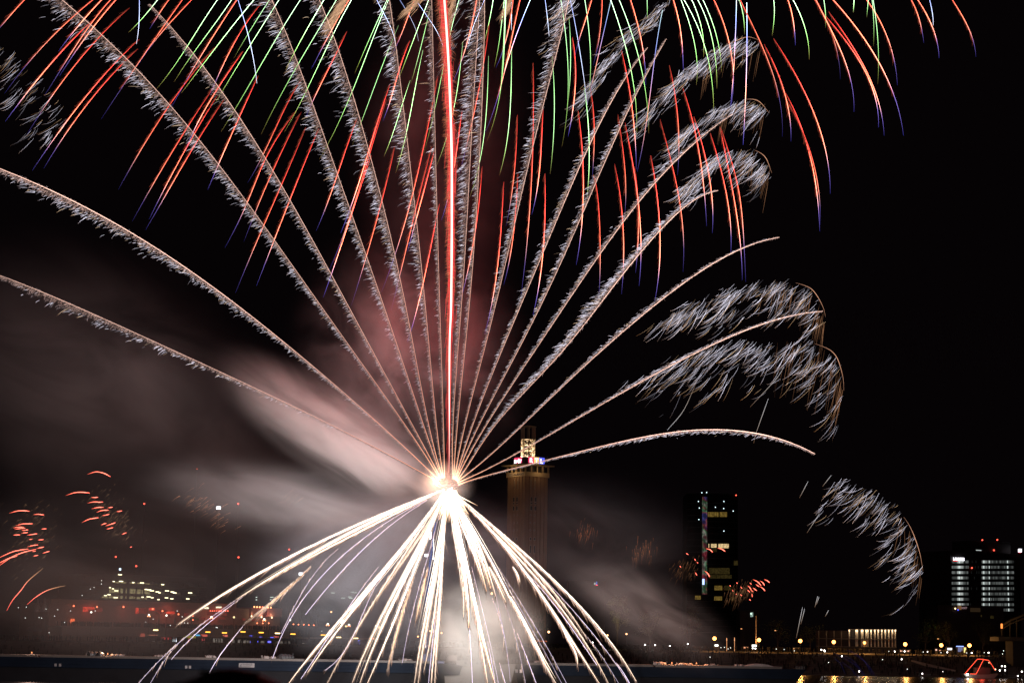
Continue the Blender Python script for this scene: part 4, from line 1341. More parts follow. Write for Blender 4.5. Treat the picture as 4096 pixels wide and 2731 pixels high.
for xx, w, h, lab in HEAPS:
    a = at1(xx, 2640, YB + 2.2)
    mb = MB()
    for k in range(7):
        dx = rr.uniform(-w, w) * 0.7
        mb.ball((a.x + dx, YB + 2.2 + rr.uniform(-0.6, 0.6), zd + 0.42 + h * 0.25), h * rr.uniform(0.5, 0.9) + 0.12, 9, 5, sz=0.75)
    for k in range(5):
        x_ = a.x + rr.uniform(-w, w)
        mb.bar((x_, YB + 1.7, zd + 0.4), (x_ + rr.uniform(-0.5, 0.5), YB + 1.8, zd + 0.5 + h * rr.uniform(0.6, 1.1)), 0.05, 5)
    o = mb.build('deck_heap', TARP if h < 0.8 else DARKM)
    tag(o, lab, 'heap', 'covered heaps on the barge hatches')
x0, x1 = at1(2968, 2664, YB + 3).x, at1(3108, 2664, YB + 3).x
mb = MB()
n = 14
prof = [(x0 + (x1 - x0) * k / n, zd + 0.02 + 0.9 * math.sin(math.pi * k / n) ** 0.8) for k in range(n + 1)]
mb.prism(prof, YB + 1, YB + 8)
tag(mb.build('tarpaulin_cover', TARP), 'pale arched tarpaulin cover on the bow of the right barge', 'tarpaulin')
x0, x1 = at1(3190, 2664, YB + 3).x, at1(3222, 2664, YB + 3).x
mb = MB()
for k in range(6):
    x_ = x0 + (x1 - x0) * k / 5 - 0.6
    mb.bar((x_, YB + 0.5, zd), (x_, YB + 0.5, zd + 0.55), 0.04, 5)
mb.bar((x0 - 0.6, YB + 0.5, zd + 0.5), (x1 - 0.6, YB + 0.5, zd + 0.5), 0.035, 5)
mb.build('bow_rail', METAL, bB, invB)
mb = MB()
for xx in (2098, 2109):
    a = at1(xx, 2650, YB + 1)
    mb.bar((a.x, YB + 1, zd), (a.x, YB + 1, zd + 2.7), 0.045, 5)
a = at1(2098, 2650, YB + 1); b = at1(2109, 2650, YB + 1)
for z in (1.4, 2.2):
    mb.bar((a.x, YB + 1, zd + z), (b.x, YB + 1, zd + z), 0.03, 5)
mb.build('ladder_frame', METAL, bB, invB)

wb = empty('workboat', at1(1900, 2680, 398))
tag(wb, 'pale workboat with low wheelhouse, hidden in smoke between the barges', 'boat')
inv = WORLD(wb)
CREAM = mat('cream_boat_paint', (0.10, 0.09, 0.08), 0.5, noise=0.12, scale=0.8)
DGLASS = mat('dark_glass', (0.02, 0.025, 0.03), 0.15)


def bx(pxa, pya, pxb, pyb, y0, y1):
    a, b = at1(pxa, pya, y0), at1(pxb, pyb, y0)
    return (min(a.x, b.x), max(a.x, b.x), y0, y1, min(a.z, b.z), max(a.z, b.z))


xa, xb = at1(1775, 2680, 396).x, at1(2062, 2680, 396).x
zt = at1(1900, 2657, 396).z
MB().prism([(xa + 0.4, -0.5), (xb - 1.2, -0.5), (xb, zt + 0.25), (xb - 4.5, zt), (xa, zt - 0.5)], 396, 401.5).build('hull', CREAM, wb, inv)
MB().prism([(xa - 0.1, 2.4), (at1(1838, 2660, 396).x, 2.6), (at1(1842, 2655, 396).x + 0.4, zt - 0.3), (at1(1820, 2650, 396).x, zt + 0.05), (xa - 0.1, zt - 0.1)], 395.7, 396.1).build('blue_bow_panel', HULLB, wb, inv)
MB().box(*bx(1825, 2640, 1935, 2661, 397, 400.5)).build('deckhouse', CREAM, wb, inv)
for xx in (1858, 1878, 1905, 1920):
    MB().box(*bx(xx, 2644, xx + 8, 2655, 396.93, 397.05)).build('window', DGLASS, wb, inv)
MB().box(*bx(1795, 2618, 1828, 2640, 397.6, 400.2)).build('container', TARP, wb, inv)
MB().box(*bx(1829, 2624, 1842, 2640, 397.6, 400)).build('wheelhouse', DGLASS, wb, inv)
a, b = at1(1857, 2612, 399), at1(1893, 2613, 399)
mb = MB().bar(a, b, 0.1, 6)
m_ = (a + b) / 2
mb.bar(m_, m_ - Vector((0, 0, 1.4)), 0.08, 6)
mb.ball(m_ - Vector((0.3, 0, 0.45)), 0.35, 8, 5)
mb.build('radar_mast', CREAM, wb, inv)

# ================================================================== SMOKE
def smoke_material(name, dens, col, sc=(1.2, 1.2, 1.2), lo=0.42, hi=0.62, dist=0.6, soft=1.0, seed=0.0, rot=0.0):
    m = bpy.data.materials.new(name)
    m.use_nodes = True
    nt = m.node_tree
    nt.nodes.clear()
    N_ = nt.nodes.new
    tc = N_('ShaderNodeTexCoord')
    ln = N_('ShaderNodeVectorMath'); ln.operation = 'LENGTH'
    nt.links.new(tc.outputs['Object'], ln.inputs[0])
    fall = N_('ShaderNodeMapRange'); fall.interpolation_type = 'SMOOTHERSTEP'
    fall.inputs['From Min'].default_value = 1.0
    fall.inputs['From Max'].default_value = 1.0 - soft
    nt.links.new(ln.outputs['Value'], fall.inputs['Value'])
    mp = N_('ShaderNodeMapping')
    mp.inputs['Scale'].default_value = sc
    mp.inputs['Location'].default_value = (seed, seed * 1.7, seed * 0.6)
    mp.inputs['Rotation'].default_value = (0, rot, 0)
    nt.links.new(tc.outputs['Object'], mp.inputs['Vector'])
    nz = N_('ShaderNodeTexNoise')
    nz.inputs['Scale'].default_value = 1.0
    nz.inputs['Detail'].default_value = 5.0
    nz.inputs['Roughness'].default_value = 0.6
    nz.inputs['Distortion'].default_value = dist
    nt.links.new(mp.outputs[0], nz.inputs['Vector'])
    rg = N_('ShaderNodeMapRange'); rg.interpolation_type = 'SMOOTHSTEP'
    rg.inputs['From Min'].default_value = lo
    rg.inputs['From Max'].default_value = hi
    rg.inputs['To Min'].default_value = 0.06
    nt.links.new(nz.outputs['Fac'], rg.inputs['Value'])
    mu = N_('ShaderNodeMath'); mu.operation = 'MULTIPLY'
    nt.links.new(fall.outputs[0], mu.inputs[0])
    nt.links.new(rg.outputs[0], mu.inputs[1])
    m2 = N_('ShaderNodeMath'); m2.operation = 'MULTIPLY'
    m2.inputs[1].default_value = dens
    nt.links.new(mu.outputs[0], m2.inputs[0])
    v = N_('ShaderNodeVolumePrincipled')
    v.inputs['Color'].default_value = (*col, 1)
    v.inputs['Anisotropy'].default_value = 0.0
    nt.links.new(m2.outputs[0], v.inputs['Density'])
    o = N_('ShaderNodeOutputMaterial')
    nt.links.new(v.outputs[0], o.inputs['Volume'])
    m.cycles.volume_step_rate = 0.8
    return m


def smoke(cx, cyy, rx, rz, Y, ry, dens, col, label, rot=0.0, **kw):
    mb = MB().ball((0, 0, 0), 1.0, 20, 12)
    o = mb.build('smoke', smoke_material('smoke_in_air', dens, col, **kw))
    o.location = at1(cx, cyy, Y)
    o.scale = (rx * Y / F, ry, rz * Y / F)
    o.rotation_euler = (0, math.radians(rot), 0)
    tag(o, label, 'smoke', 'drifting smoke banks lit by the fireworks', 'stuff')
    return o


SM = dict(dist=0.8)
smoke(1340, 1730, 680, 215, 392, 16, 0.075, (0.84, 0.80, 0.77), 'bright tan smoke plume rising left from the launch frame', 31, sc=(1.8, 1.2, 2.2), lo=0.3, hi=0.66, seed=2.3, **SM)
smoke(1180, 2010, 820, 190, 394, 14, 0.042, (0.8, 0.80, 0.80), 'grey smoke band drifting level to the left', 9, sc=(1.5, 1.1, 1.5), lo=0.26, hi=0.72, seed=5.1, **SM)
smoke(1560, 2300, 700, 440, 419, 15, 0.22, (0.76, 0.79, 0.84), 'grey smoke filling the space behind the cascade', 0, sc=(2.4, 1.3, 2.8), lo=0.3, hi=0.7, seed=7.7, **SM)
smoke(380, 2360, 1050, 480, 430, 16, 0.034, (0.8, 0.72, 0.68), 'brown smoke veiling the lower left', 6, sc=(1.5, 1.1, 1.6), lo=0.26, hi=0.74, seed=8.2, **SM)
smoke(1930, 2540, 310, 280, 386, 11, 0.15, (0.86, 0.80, 0.73), 'dense tan smoke cloud over the workboat', 0, sc=(1.2, 1.0, 1.3), lo=0.28, hi=0.62, seed=1.4, **SM)
smoke(1640, 1420, 560, 640, 394, 16, 0.024, (0.84, 0.76, 0.75), 'dull maroon smoke around the rising red column', -6, sc=(2.6, 1.3, 2.8), lo=0.36, hi=0.66, seed=3.7, **SM)
smoke(1760, 560, 460, 900, 396, 16, 0.008, (0.84, 0.74, 0.74), 'thin red-lit smoke high along the red column', 0, sc=(2.0, 1.2, 3.0), lo=0.32, hi=0.7, seed=6.1, **SM)
smoke(760, 1900, 1200, 720, 428, 18, 0.011, (0.8, 0.70, 0.67), 'broad dim brown smoke filling the left sky', 14, sc=(2.0, 1.2, 2.6), lo=0.26, hi=0.74, seed=10.3, **SM)
smoke(660, 2475, 640, 120, 716, 11, 0.020, (0.85, 0.78, 0.76), 'thin smoke hanging before the restaurant terraces', 1, sc=(3.0, 1.0, 1.6), lo=0.26, hi=0.72, seed=12.1, **SM)
smoke(2600, 2460, 480, 200, 384, 12, 0.030, (0.8, 0.72, 0.69), 'low brown smoke drifting to the right over the barge', 30, sc=(1.4, 1.1, 1.9), lo=0.36, hi=0.66, seed=6.6, **SM)
smoke(2330, 2230, 640, 420, 400, 14, 0.010, (0.76, 0.78, 0.82), 'thin grey smoke around the brick tower foot', 0, sc=(1.5, 1.1, 1.8), lo=0.3, hi=0.7, seed=4.1, **SM)
smoke(300, 1450, 900, 620, 410, 24, 0.012, (0.8, 0.74, 0.72), 'thin dark smoke high at the left edge', 20, sc=(1.4, 1.0, 2.0), lo=0.32, hi=0.7, seed=9.4, **SM)
smoke(1772, 1940, 150, 125, 380, 4.0, 0.10, (0.9, 0.84, 0.76), 'smoke puff added round the launch frame to make its glow halo', 0, sc=(0.9, 0.9, 0.9), lo=0.2, hi=0.7, seed=2.9, **SM)  # puff added so the burst lamps give the launch point a halo
# fire pots added on the barge hatches to light the low smoke
for xx, yy, pw, lab, c in ((400, 2630, 3400, 'orange fire glow on the left barge beside the dark heap', (1.0, 0.5, 0.28)), (2700, 2650, 4200, 'orange fire glow on the right barge, small', (1.0, 0.42, 0.2)), (2800, 2655, 3000, 'narrow orange fire glow right end of barge smoke', (1.0, 0.36, 0.14)),
                           (90, 2632, 2200, 'added fire pot lighting smoke at the left end of the left barge', (1.0, 0.6, 0.45))):
    a = at1(xx, yy, 396.5)
    if yy > 2600:
        a = Vector((a.x, YB + 4, zd + 0.42))
    root = empty('added_fire_pot', a)
    tag(root, lab, 'fire pot', 'fire pots added on the barge decks')
    MB().lathe((0, 0, 0), [(0.18, 0), (0.28, 0.3), (0.24, 0.3), (0.15, 0.05)], 10).build('pot', DARKM, root)
    MB().lathe((0, 0, 0.22), [(0.12, 0), (0.1, 0.15), (0.04, 0.3), (0.01, 0.38)], 8).build('flame', glow('pot_flame', (3.0, 0.9, 0.3)), root)
    lamp('fire_light', a + Vector((0, -1.2, 1.6)), c, pw, 0.8, root)

# ================================================================== WATER, BANKS, CITY
def water_material():
    m = bpy.data.materials.new('river_water')
    m.use_nodes = True
    nt = m.node_tree
    b = nt.nodes['Principled BSDF']
    b.inputs['Base Color'].default_value = (0.006, 0.008, 0.012, 1)
    b.inputs['Roughness'].default_value = 0.2
    b.inputs['IOR'].default_value = 1.33
    tc = nt.nodes.new('ShaderNodeTexCoord')
    mp = nt.nodes.new('ShaderNodeMapping')
    mp.inputs['Scale'].default_value = (0.25, 1.1, 1)
    nz = nt.nodes.new('ShaderNodeTexNoise')
    nz.inputs['Scale'].default_value = 1.0
    nz.inputs['Detail'].default_value = 5
    bp = nt.nodes.new('ShaderNodeBump')
    bp.inputs['Strength'].default_value = 0.13
    bp.inputs['Distance'].default_value = 0.25
    nt.links.new(tc.outputs['Object'], mp.inputs[0])
    nt.links.new(mp.outputs[0], nz.inputs['Vector'])
    nt.links.new(nz.outputs['Fac'], bp.inputs['Height'])
    nt.links.new(bp.outputs[0], b.inputs['Normal'])
    return m


STONE = mat('quay_stone', (0.07, 0.065, 0.06), 0.85, noise=0.35, scale=0.7, bump=0.3)
PAVE = mat('promenade_paving', (0.10, 0.095, 0.09), 0.8, noise=0.3, scale=0.4)
EARTH = mat('city_ground', (0.02, 0.02, 0.02), 0.9, noise=0.4, scale=0.05)
DARKW = mat('dark_facade', (0.035, 0.034, 0.036), 0.6, noise=0.2, scale=0.3)
BLACKG = mat('black_glass_facade', (0.010, 0.011, 0.013), 0.5, noise=0.2, scale=0.2, spec=0.04)
CONC = mat('pale_concrete', (0.34, 0.31, 0.29), 0.8, noise=0.15, scale=0.4)
CLOTH = mat('dark_clothes', (0.012, 0.012, 0.014), 0.9, noise=0.5, scale=1.0)


def sheet(name, poly, m, x0, x1, kind='structure'):
    """a long strip of ground: poly of (y, z) extruded along the river"""
    mb = MB()
    n = len(poly)
    vs = [(x0, y, z) for y, z in poly] + [(x1, y, z) for y, z in poly]
    mb.add(vs, [(k, k + 1, n + k + 1, n + k) for k in range(n - 1)])
    o = mb.build(name, m)
    tag(o, kind=kind)
    return o


w_ = sheet('river_water', [(4.0, 0.0), (664.5, 0.0)], water_material(), -2500, 2500)
sheet('near_bank', [(3.2, -0.5), (3.2, 7.05), (-40, 7.25)], STONE, -300, 300)
TREAD = 3.83
steps = [(664, -0.6)]
z = 0.3
y = 664.0
for k in range(13):
    steps += [(y, z), (y + TREAD, z + 0.01)]
    y += TREAD
    z += 0.53
steps[-1] = (714.0, 7.2)
sheet('stone_embankment', steps, STONE, -2500, 2500)
sheet('promenade', [(714.0, 7.2), (742.0, 7.3)], PAVE, -2500, 2500)
sheet('city_ground', [(742.0, 7.3), (9000.0, 8.0)], EARTH, -9000, 9000)


class Facade:
    """a vertical front seen along photo pixels: from pixel xa at distance Ya to pixel xb at distance Yb"""

    def __init__(s, xa, Ya, xb, Yb, depth, ref=2500):
        a, b = at1(xa, ref, Ya), at1(xb, ref, Yb)
        s.a = Vector((a.x, a.y, 0))
        b = Vector((b.x, b.y, 0))
        s.w = (b - s.a).length
        s.x = (b - s.a).normalized()
        s.n = Vector((s.x.y, -s.x.x, 0))        # towards the river
        s.depth = depth
        s.M = Matrix.Identity(4)
        for i in range(3):
            s.M[i][0], s.M[i][1], s.M[i][2], s.M[i][3] = s.x[i], -s.n[i], (0, 0, 1)[i], s.a[i]

    def sz(s, px, py):
        d = Vector(rays(px, py))
        o = Vector((0, 0, CAMZ))
        t = (s.a - o).dot(s.n) / d.dot(s.n)
        p = o + d * t
        return (p - s.a).dot(s.x), p.z

    def rect(s, x0, y0, x1, y1):
        (s0, _), (s1, _) = s.sz(x0, (y0 + y1) / 2), s.sz(x1, (y0 + y1) / 2)
        xm = (x0 + x1) / 2
        za, zb = s.sz(xm, y1)[1], s.sz(xm, y0)[1]
        return s0, s1, za, zb

    def root(s, name, label, cat, group=None):
        o = bpy.data.objects.new(name, None)
        COL.objects.link(o)
        o.matrix_world = s.M
        tag(o, label, cat, group)
        s.o = o
        return o

    def put(s, mb, name, m, parent=None):
        return mb.build(name, m, parent or s.o)

    def slab(s, name, m, x0, y0, x1, y1, out=0.05, inn=0.2, parent=None, base=None):
        """rectangular piece standing out of the front by out and going in by inn (metres)"""
        s0, s1, za, zb = s.rect(x0, y0, x1, y1)
        if base is not None:
            za = base
        return s.put(MB().box(s0, s1, -out, inn, za, zb), name, m, parent)

    def point(s, px, py, out=0.3):
        s0, z0 = s.sz(px, py)
        return s.M @ Vector((s0, -out, z0))

    def text(s, name, string, px, py_base, height_px, m, out=0.25, squeeze=1.0, parent=None, offset=0.0):
        s0, z0 = s.sz(px, py_base)
        _, z1 = s.sz(px, py_base - height_px)
        size = (z1 - z0) / 0.70
        return lettering(name, string, (s0, -out, z0), (1, 0, 0), (0, 0, 1), size, m, parent or s.o, squeeze=squeeze, extrude=0.08, offset=offset)


# ---- brick tower with open steel lantern
BRICK = mat('tower_brick', (0.21, 0.125, 0.075), 0.85, noise=0.22, scale=0.25)
BRICKP = mat('tower_brick_pilaster', (0.25, 0.16, 0.10), 0.85, noise=0.2, scale=0.25)
CORN = mat('tower_cornice', (0.42, 0.33, 0.22), 0.8, noise=0.1, scale=0.5)
FRAMEP = mat('pale_window_frame', (0.5, 0.45, 0.4), 0.6)
LANT = mat('lantern_steel', (0.55, 0.47, 0.36), 0.45, 0.2)
YT = 800.0
cor = at1(2099, 2100, YT)
ang = math.radians(38)
S = 11.7
ztop = at1(2107, 1900, YT).z
tower = empty('brick_tower', (cor.x, cor.y, 7.3), 0)
tower.rotation_euler = (0, 0, ang)
tag(tower, 'tall square brick tower with lit steel lantern and two neon signs', 'tower')
bpy.context.view_layer.update()
H = ztop - 7.3
# local frame: the front corner at the origin, right face along +x, left face along +y
MB().box(0.25, S - 0.25, 0.25, S - 0.25, 0, H).build('wall', BRICK, tower)
mb = MB()
for k in range(6):               # shallow pilaster strips with dark grooves between them
    a = S * k / 6 + 0.2
    b = S * (k + 1) / 6 - 0.2
    mb.box(a, b, 0, 0.25, 0, H)
    mb.box(0, 0.25, a, b, 0, H)
mb.build('pilaster', BRICKP, tower)


def tz(py, px=2107):
    return at1(px, py, YT + 3).z - 7.3


WG = mat('tower_window_glass', (0.03, 0.035, 0.04), 0.2)
k_ = 3.92
for face in (0, 1):
    cols = (2.6, 4.7) if face == 0 else (4.6, 6.7)
    for u in cols:
        for y0, y1, wd in ((1918, 1955, 0.45), (1986, 2006, 1.1), (2008, 2016, 1.1), (2022, 2041, 1.1), (2056, 2062, 0.55), (2087, 2093, 0.55), (2116, 2122, 0.55), (2148, 2160, 0.8), (2180, 2212, 0.8), (2229, 2236, 0.55), (2262, 2270, 0.55), (2300, 2308, 0.55)):
            za, zb = tz(y1), tz(y0)
            if face == 0:
                f = MB()
                f.box(u, u + wd, -0.06, 0.05, za, zb)
                fo = f.build('window', FRAMEP, tower)
                MB().box(u + 0.1, u + wd - 0.1, -0.08, -0.05, za + 0.1, zb - 0.1).build('pane', WG, fo)
            else:
                f = MB()
                f.box(-0.06, 0.05, u, u + wd, za, zb)
                fo = f.build('window', FRAMEP, tower)
                MB().box(-0.08, -0.05, u + 0.1, u + wd - 0.1, za + 0.1, zb - 0.1).build('pane', WG, fo)
# head storeys
z1, z2, z3 = H, tz(1877), tz(1861)
mb = MB().box(-0.35, S + 0.35, -0.35, S + 0.35, H - 0.3, z1 + 1.5)
mb.build('frieze', CORN, tower)
mb = MB()
for k in range(5):
    a = S * k / 4
    for (x, y) in ((a, 0), (0, a), (a, S), (S, a)):
        mb.box(x - 0.28, x + 0.28, y - 0.28, y + 0.28, z1 + 1.5, z3)
mb.build('loggia_pillar', CORN, tower)
MB().box(0.9, S - 0.9, 0.9, S - 0.9, z1 + 1.5, z3).build('loggia_core', DARKW, tower)
MB().box(-1.8, S + 1.8, -1.8, S + 1.8, z3, z3 + 0.35).build('cornice', CORN, tower)
zr = tz(1830)
MB().box(0.3, S - 0.3, 0.3, S - 0.3, z3 + 0.35, zr).build('attic', DARKW, tower)
mb = MB()
for k in range(9):
    a = 0.3 + (S - 0.6) * k / 8
    mb.bar((a, 0.35, zr), (a, 0.35, zr + 1.0), 0.03, 4)
    mb.bar((0.35, a, zr), (0.35, a, zr + 1.0), 0.03, 4)
mb.bar((0.3, 0.35, zr + 1.0), (S - 0.3, 0.35, zr + 1.0), 0.04, 4)
mb.bar((0.35, 0.3, zr + 1.0), (0.35, S - 0.3, zr + 1.0), 0.04, 4)
mb.build('roof_railing', METAL, tower)
# steel lantern
lc = Vector((S / 2 - 0.4, S / 2 - 0.4, 0))
RL = 2.75
zb0 = zr
levels = [tz(py, 2103) for py in (1828, 1798, 1775, 1753)]
ztopL = tz(1702, 2103)
mb = MB()
for k in range(8):
    a = 2 * math.pi * (k + 0.3) / 8
    mb.box(lc.x + RL * math.cos(a) - 0.2, lc.x + RL * math.cos(a) + 0.2, lc.y + RL * math.sin(a) - 0.2, lc.y + RL * math.sin(a) + 0.2, zb0, ztopL)
mb.build('lantern_post', LANT, tower)
mb = MB()
for z in levels[1:]:
    mb.lathe((lc.x, lc.y, z), [(RL - 0.5, -0.1), (RL + 0.25, -0.1), (RL + 0.35, 0.12), (RL - 0.5, 0.12)], 20)
mb.build('lantern_gallery', LANT, tower)
mb = MB()
for i in range(3):
    for k in range(8):
        a, b = 2 * math.pi * (k + 0.3) / 8, 2 * math.pi * (k + 1.3) / 8
        p = (lc.x + RL * math.cos(a), lc.y + RL * math.sin(a))
        q = (lc.x + RL * math.cos(b), lc.y + RL * math.sin(b))
        mb.bar((*p, levels[i] + 0.2), (*q, levels[i + 1] - 0.2), 0.07, 4)
        mb.bar((*q, levels[i] + 0.2), (*p, levels[i + 1] - 0.2), 0.07, 4)
mb.build('lantern_bracing', LANT, tower)
MB().lathe((lc.x, lc.y, ztopL), [(RL - 0.4, -0.15), (RL + 0.45, -0.1), (RL + 0.5, 0.12), (0.4, 0.75)], 20).build('lantern_roof', LANT, tower)
mb = MB().bar((lc.x, lc.y, ztopL + 0.5), (lc.x, lc.y, ztopL + 3.4), 0.07, 5)
mb.build('antenna', METAL, tower)
mb = MB()
for q_ in (-0.22, 0.22):
    mb.bar((lc.x - 1.2 + q_, lc.y - 1.0, zb0), (lc.x - 1.2 + q_, lc.y - 1.0, ztopL), 0.05, 4)
for k in range(26):
    z = zb0 + (ztopL - zb0) * k / 26
    mb.bar((lc.x - 1.42, lc.y - 1.0, z), (lc.x - 0.98, lc.y - 1.0, z), 0.03, 4)
mb.build('lantern_ladder', METAL, tower)
tm = Matrix.Translation(tower.location) @ tower.rotation_euler.to_matrix().to_4x4()
for dz, pw in ((0.8, 2300), (levels[1] - zb0 + 0.7, 900), (levels[2] - zb0 + 0.6, 420)):
    lamp('lantern_light', tm @ Vector((lc.x - 0.8, lc.y - 0.8, zb0 + dz)), (1.0, 0.78, 0.52), pw * 1.1, 0.35, tower)
MB().ball((lc.x, lc.y, zb0 + 1.1), 0.45, 10, 6).build('lantern_lamp', glow('lantern_lamp_glow', (3.0, 2.2, 1.4)), tower)
for k in range(4):
    MB().ball((0.8 + 0.2 * k, 0.8 + 3.2 - k, zr + 0.5), 0.16, 8, 5).build('roof_lamp', glow('lantern_lamp_glow', (3, 2, 1)), tower)
lamp('roof_wash', tm @ Vector((-3.5, 6, z3 - 3.0)), (1.0, 0.62, 0.28), 420, 0.8, tower)
lamp('roof_wash', tm @ Vector((6, -3.5, z3 - 3.0)), (1.0, 0.62, 0.28), 180, 0.8, tower)
# floodlights in mid-air before both brick faces, at several heights
for p_, pw in (((-14, 6, 8), 900), ((6, -14, 8), 650), ((-12, 5, 34), 800), ((5, -12, 34), 270), ((-12, 6, 54), 450), ((6, -12, 54), 110)):
    lamp('flood_light', tm @ Vector(p_), (1.0, 0.6, 0.34), pw * 0.7, 1.0, tower)
# neon signs
SW = glow('sign_white', (2.4, 2.3, 2.5))
SR = glow('sign_red', (1.0, 0.06, 0.16))
SY = glow('sign_amber', (1.3, 0.75, 0.22))
SB = glow('sign_blue', (0.12, 0.16, 1.3))
zs0, zs1 = tz(1851), tz(1829)
ps = MB().box(0.1, 0.25, 2.8, 7.6, zs0, zs1).build('left_sign_panel', SR, tower)
lettering('sign_lettering', 'n-tv', (0.05, 7.5, zs0 + 0.05), (0, -1, 0), (0, 0, 1), 2.9, SW, tower, squeeze=0.98, offset=0.03)
for k, m_ in enumerate((SR, SY, SB)):
    MB().box(1.55 + k * 2.75, 1.55 + k * 2.75 + 2.75, 0.1, 0.25, zs0 - 0.1, zs1 + 0.2).build('right_sign_panel', m_, tower)
    lettering('sign_lettering', 'RTL'[k], (2.05 + k * 2.75, 0.05, zs0 + 0.15), (1, 0, 0), (0, 0, 1), 2.6, SW, tower, squeeze=1.0, offset=0.02)
lettering('restaurant_lettering', 'RESTAURANT', (-0.45, 10.6, H + 0.1), (0, -1, 0), (0, 0, 1), 1.45, glow('faint_letters', (0.09, 0.055, 0.03)), tower, squeeze=1.12)

# ---- dark round office tower with a coloured light strip
FK = Facade(2748, 1100, 2958, 1100, 30)
kt = FK.root('round_glass_tower', 'dark round glass tower with narrow vertical strip of coloured lights', 'office tower')
s0, s1, za, zb = FK.rect(2750, 1973, 2955, 2440)
mb = MB()
n = 24
prof = []
for k in range(n + 1):
    u = -1 + 2 * k / n
    prof.append((s0 + (s1 - s0) * (u + 1) / 2, 4.5 * u * u))
vs = [(x, y, zz) for zz in (-2, zb) for x, y in prof] + [(x, 30, zz) for zz in (-2, zb) for x in (s0, s1)]
N1 = n + 1
fs = [(k, k + 1, N1 + k + 1, N1 + k) for k in range(n)]
b_ = 2 * N1
fs += [(n, b_ + 1, b_ + 3, N1 + n), (b_, 0, N1, b_ + 2), (b_ + 1, b_, b_ + 2, b_ + 3), tuple(range(N1, 2 * N1)) + (b_ + 3, b_ + 2)]
FK.put(mb.add(vs, fs), 'curtain_wall', BLACKG)
for k in range(22):
    mb = MB()
    z = 16 + (zb - 18) * k / 22
    for j in range(n):
        (xa, ya), (xb, yb) = prof[j], prof[j + 1]
        mb.add([(xa, ya - 0.1, z), (xb, yb - 0.1, z), (xb, yb - 0.1, z + 0.3), (xa, ya - 0.1, z + 0.3), (xa, ya, z), (xb, yb, z), (xb, yb, z + 0.3), (xa, ya, z + 0.3)], [(0, 1, 2, 3), (0, 4, 5, 1), (3, 2, 6, 7)])
    FK.put(mb, 'floor_band', DARKW)


def strip_material():
    m = bpy.data.materials.new('coloured_light_strip')
    m.use_nodes = True
    nt = m.node_tree
    nt.nodes.clear()
    tc = nt.nodes.new('ShaderNodeTexCoord')
    mp = nt.nodes.new('ShaderNodeMapping')
    mp.inputs['Scale'].default_value = (0.75, 1, 0.42)
    v = nt.nodes.new('ShaderNodeTexNoise')
    v.inputs['Scale'].default_value = 1.0
    v.inputs['Detail'].default_value = 4
    nz = nt.nodes.new('ShaderNodeTexNoise')
    nz.inputs['Scale'].default_value = 0.16
    nz.inputs['Detail'].default_value = 2
    cr = nt.nodes.new('ShaderNodeValToRGB')
    e_ = cr.color_ramp
    e_.elements[0].position = 0.35
    e_.elements[0].color = (0.45, 0.06, 0.09, 1)
    e_.elements[1].position = 0.68
    e_.elements[1].color = (0.12, 0.12, 0.45, 1)
    for p_, c_ in ((0.45, (0.5, 0.5, 0.42, 1)), (0.52, (0.12, 0.42, 0.2, 1)), (0.6, (0.5, 0.1, 0.12, 1))):
        el = e_.elements.new(p_)
        el.color = c_
    mr = nt.nodes.new('ShaderNodeMapRange')
    mr.inputs['From Min'].default_value = 0.47
    mr.inputs['From Max'].default_value = 0.66
    mr.inputs['To Min'].default_value = 0.08
    mr.inputs['To Max'].default_value = 0.36
    em = nt.nodes.new('ShaderNodeEmission')
    o = nt.nodes.new('ShaderNodeOutputMaterial')
    L_ = nt.links.new
    L_(tc.outputs['Object'], mp.inputs[0])
    L_(mp.outputs[0], v.inputs['Vector'])
    L_(tc.outputs['Object'], nz.inputs['Vector'])
    L_(nz.outputs['Fac'], cr.inputs[0])
    L_(v.outputs['Fac'], mr.inputs['Value'])
    L_(mr.outputs[0], em.inputs[1])
    L_(cr.outputs[0], em.inputs[0])
    L_(em.outputs[0], o.inputs[0])
    m.cycles.emission_sampling = 'NONE'
    return m


FK.slab('light_strip', strip_material(), 2809, 1986, 2828, 2376, 0.6, 3.0)
GOLDW = lit_window_material('gold_blind_window', (0.75, 0.48, 0.10), 0.19)
WARMW = lit_window_material('warm_window', (1.0, 0.72, 0.35), 0.8)
DIMW = lit_window_material('dim_gold_window', (0.5, 0.36, 0.1), 0.06)


def panes(F_, x0, y0, x1, y1, n, m, name='window', gap=1.2, out=0.35, parent=None):
    for k in range(n):
        a = x0 + (x1 - x0) * k / n
        b = x0 + (x1 - x0) * (k + 1) / n - gap
        F_.slab(name, m, a, y0, b, y1, out, 0.4, parent)


panes(FK, 2831, 2047, 2875, 2066, 5, GOLDW)
panes(FK, 2879, 2047, 2909, 2066, 3, GOLDW)
panes(FK, 2834, 2174, 2838, 2189, 1, WARMW)
panes(FK, 2844, 2174, 2867, 2189, 2, WARMW)
panes(FK, 2873, 2174, 2916, 2191, 4, WARMW)
panes(FK, 2850, 2194, 2868, 2206, 2, DIMW)
panes(FK, 2938, 2241, 2953, 2259, 2, DIMW, out=-3.5)
panes(FK, 2836, 2270, 2920, 2295, 7, DIMW)
panes(FK, 2836, 2298, 2928, 2312, 6, DIMW)
panes(FK, 2858, 2341, 2890, 2359, 5, GOLDW)
panes(FK, 2899, 2341, 2926, 2359, 3, DIMW)
panes(FK, 2780, 2381, 2804, 2396, 3, GOLDW)
panes(FK, 2857, 2384, 2889, 2400, 5, GOLDW)
panes(FK, 2924, 2386, 2938, 2401, 2, DIMW)
panes(FK, 2809, 2314, 2817, 2337, 1, glow('blue_white_sign', (0.9, 1.2, 2.4)), 'lit_sign', 0, 1.0)
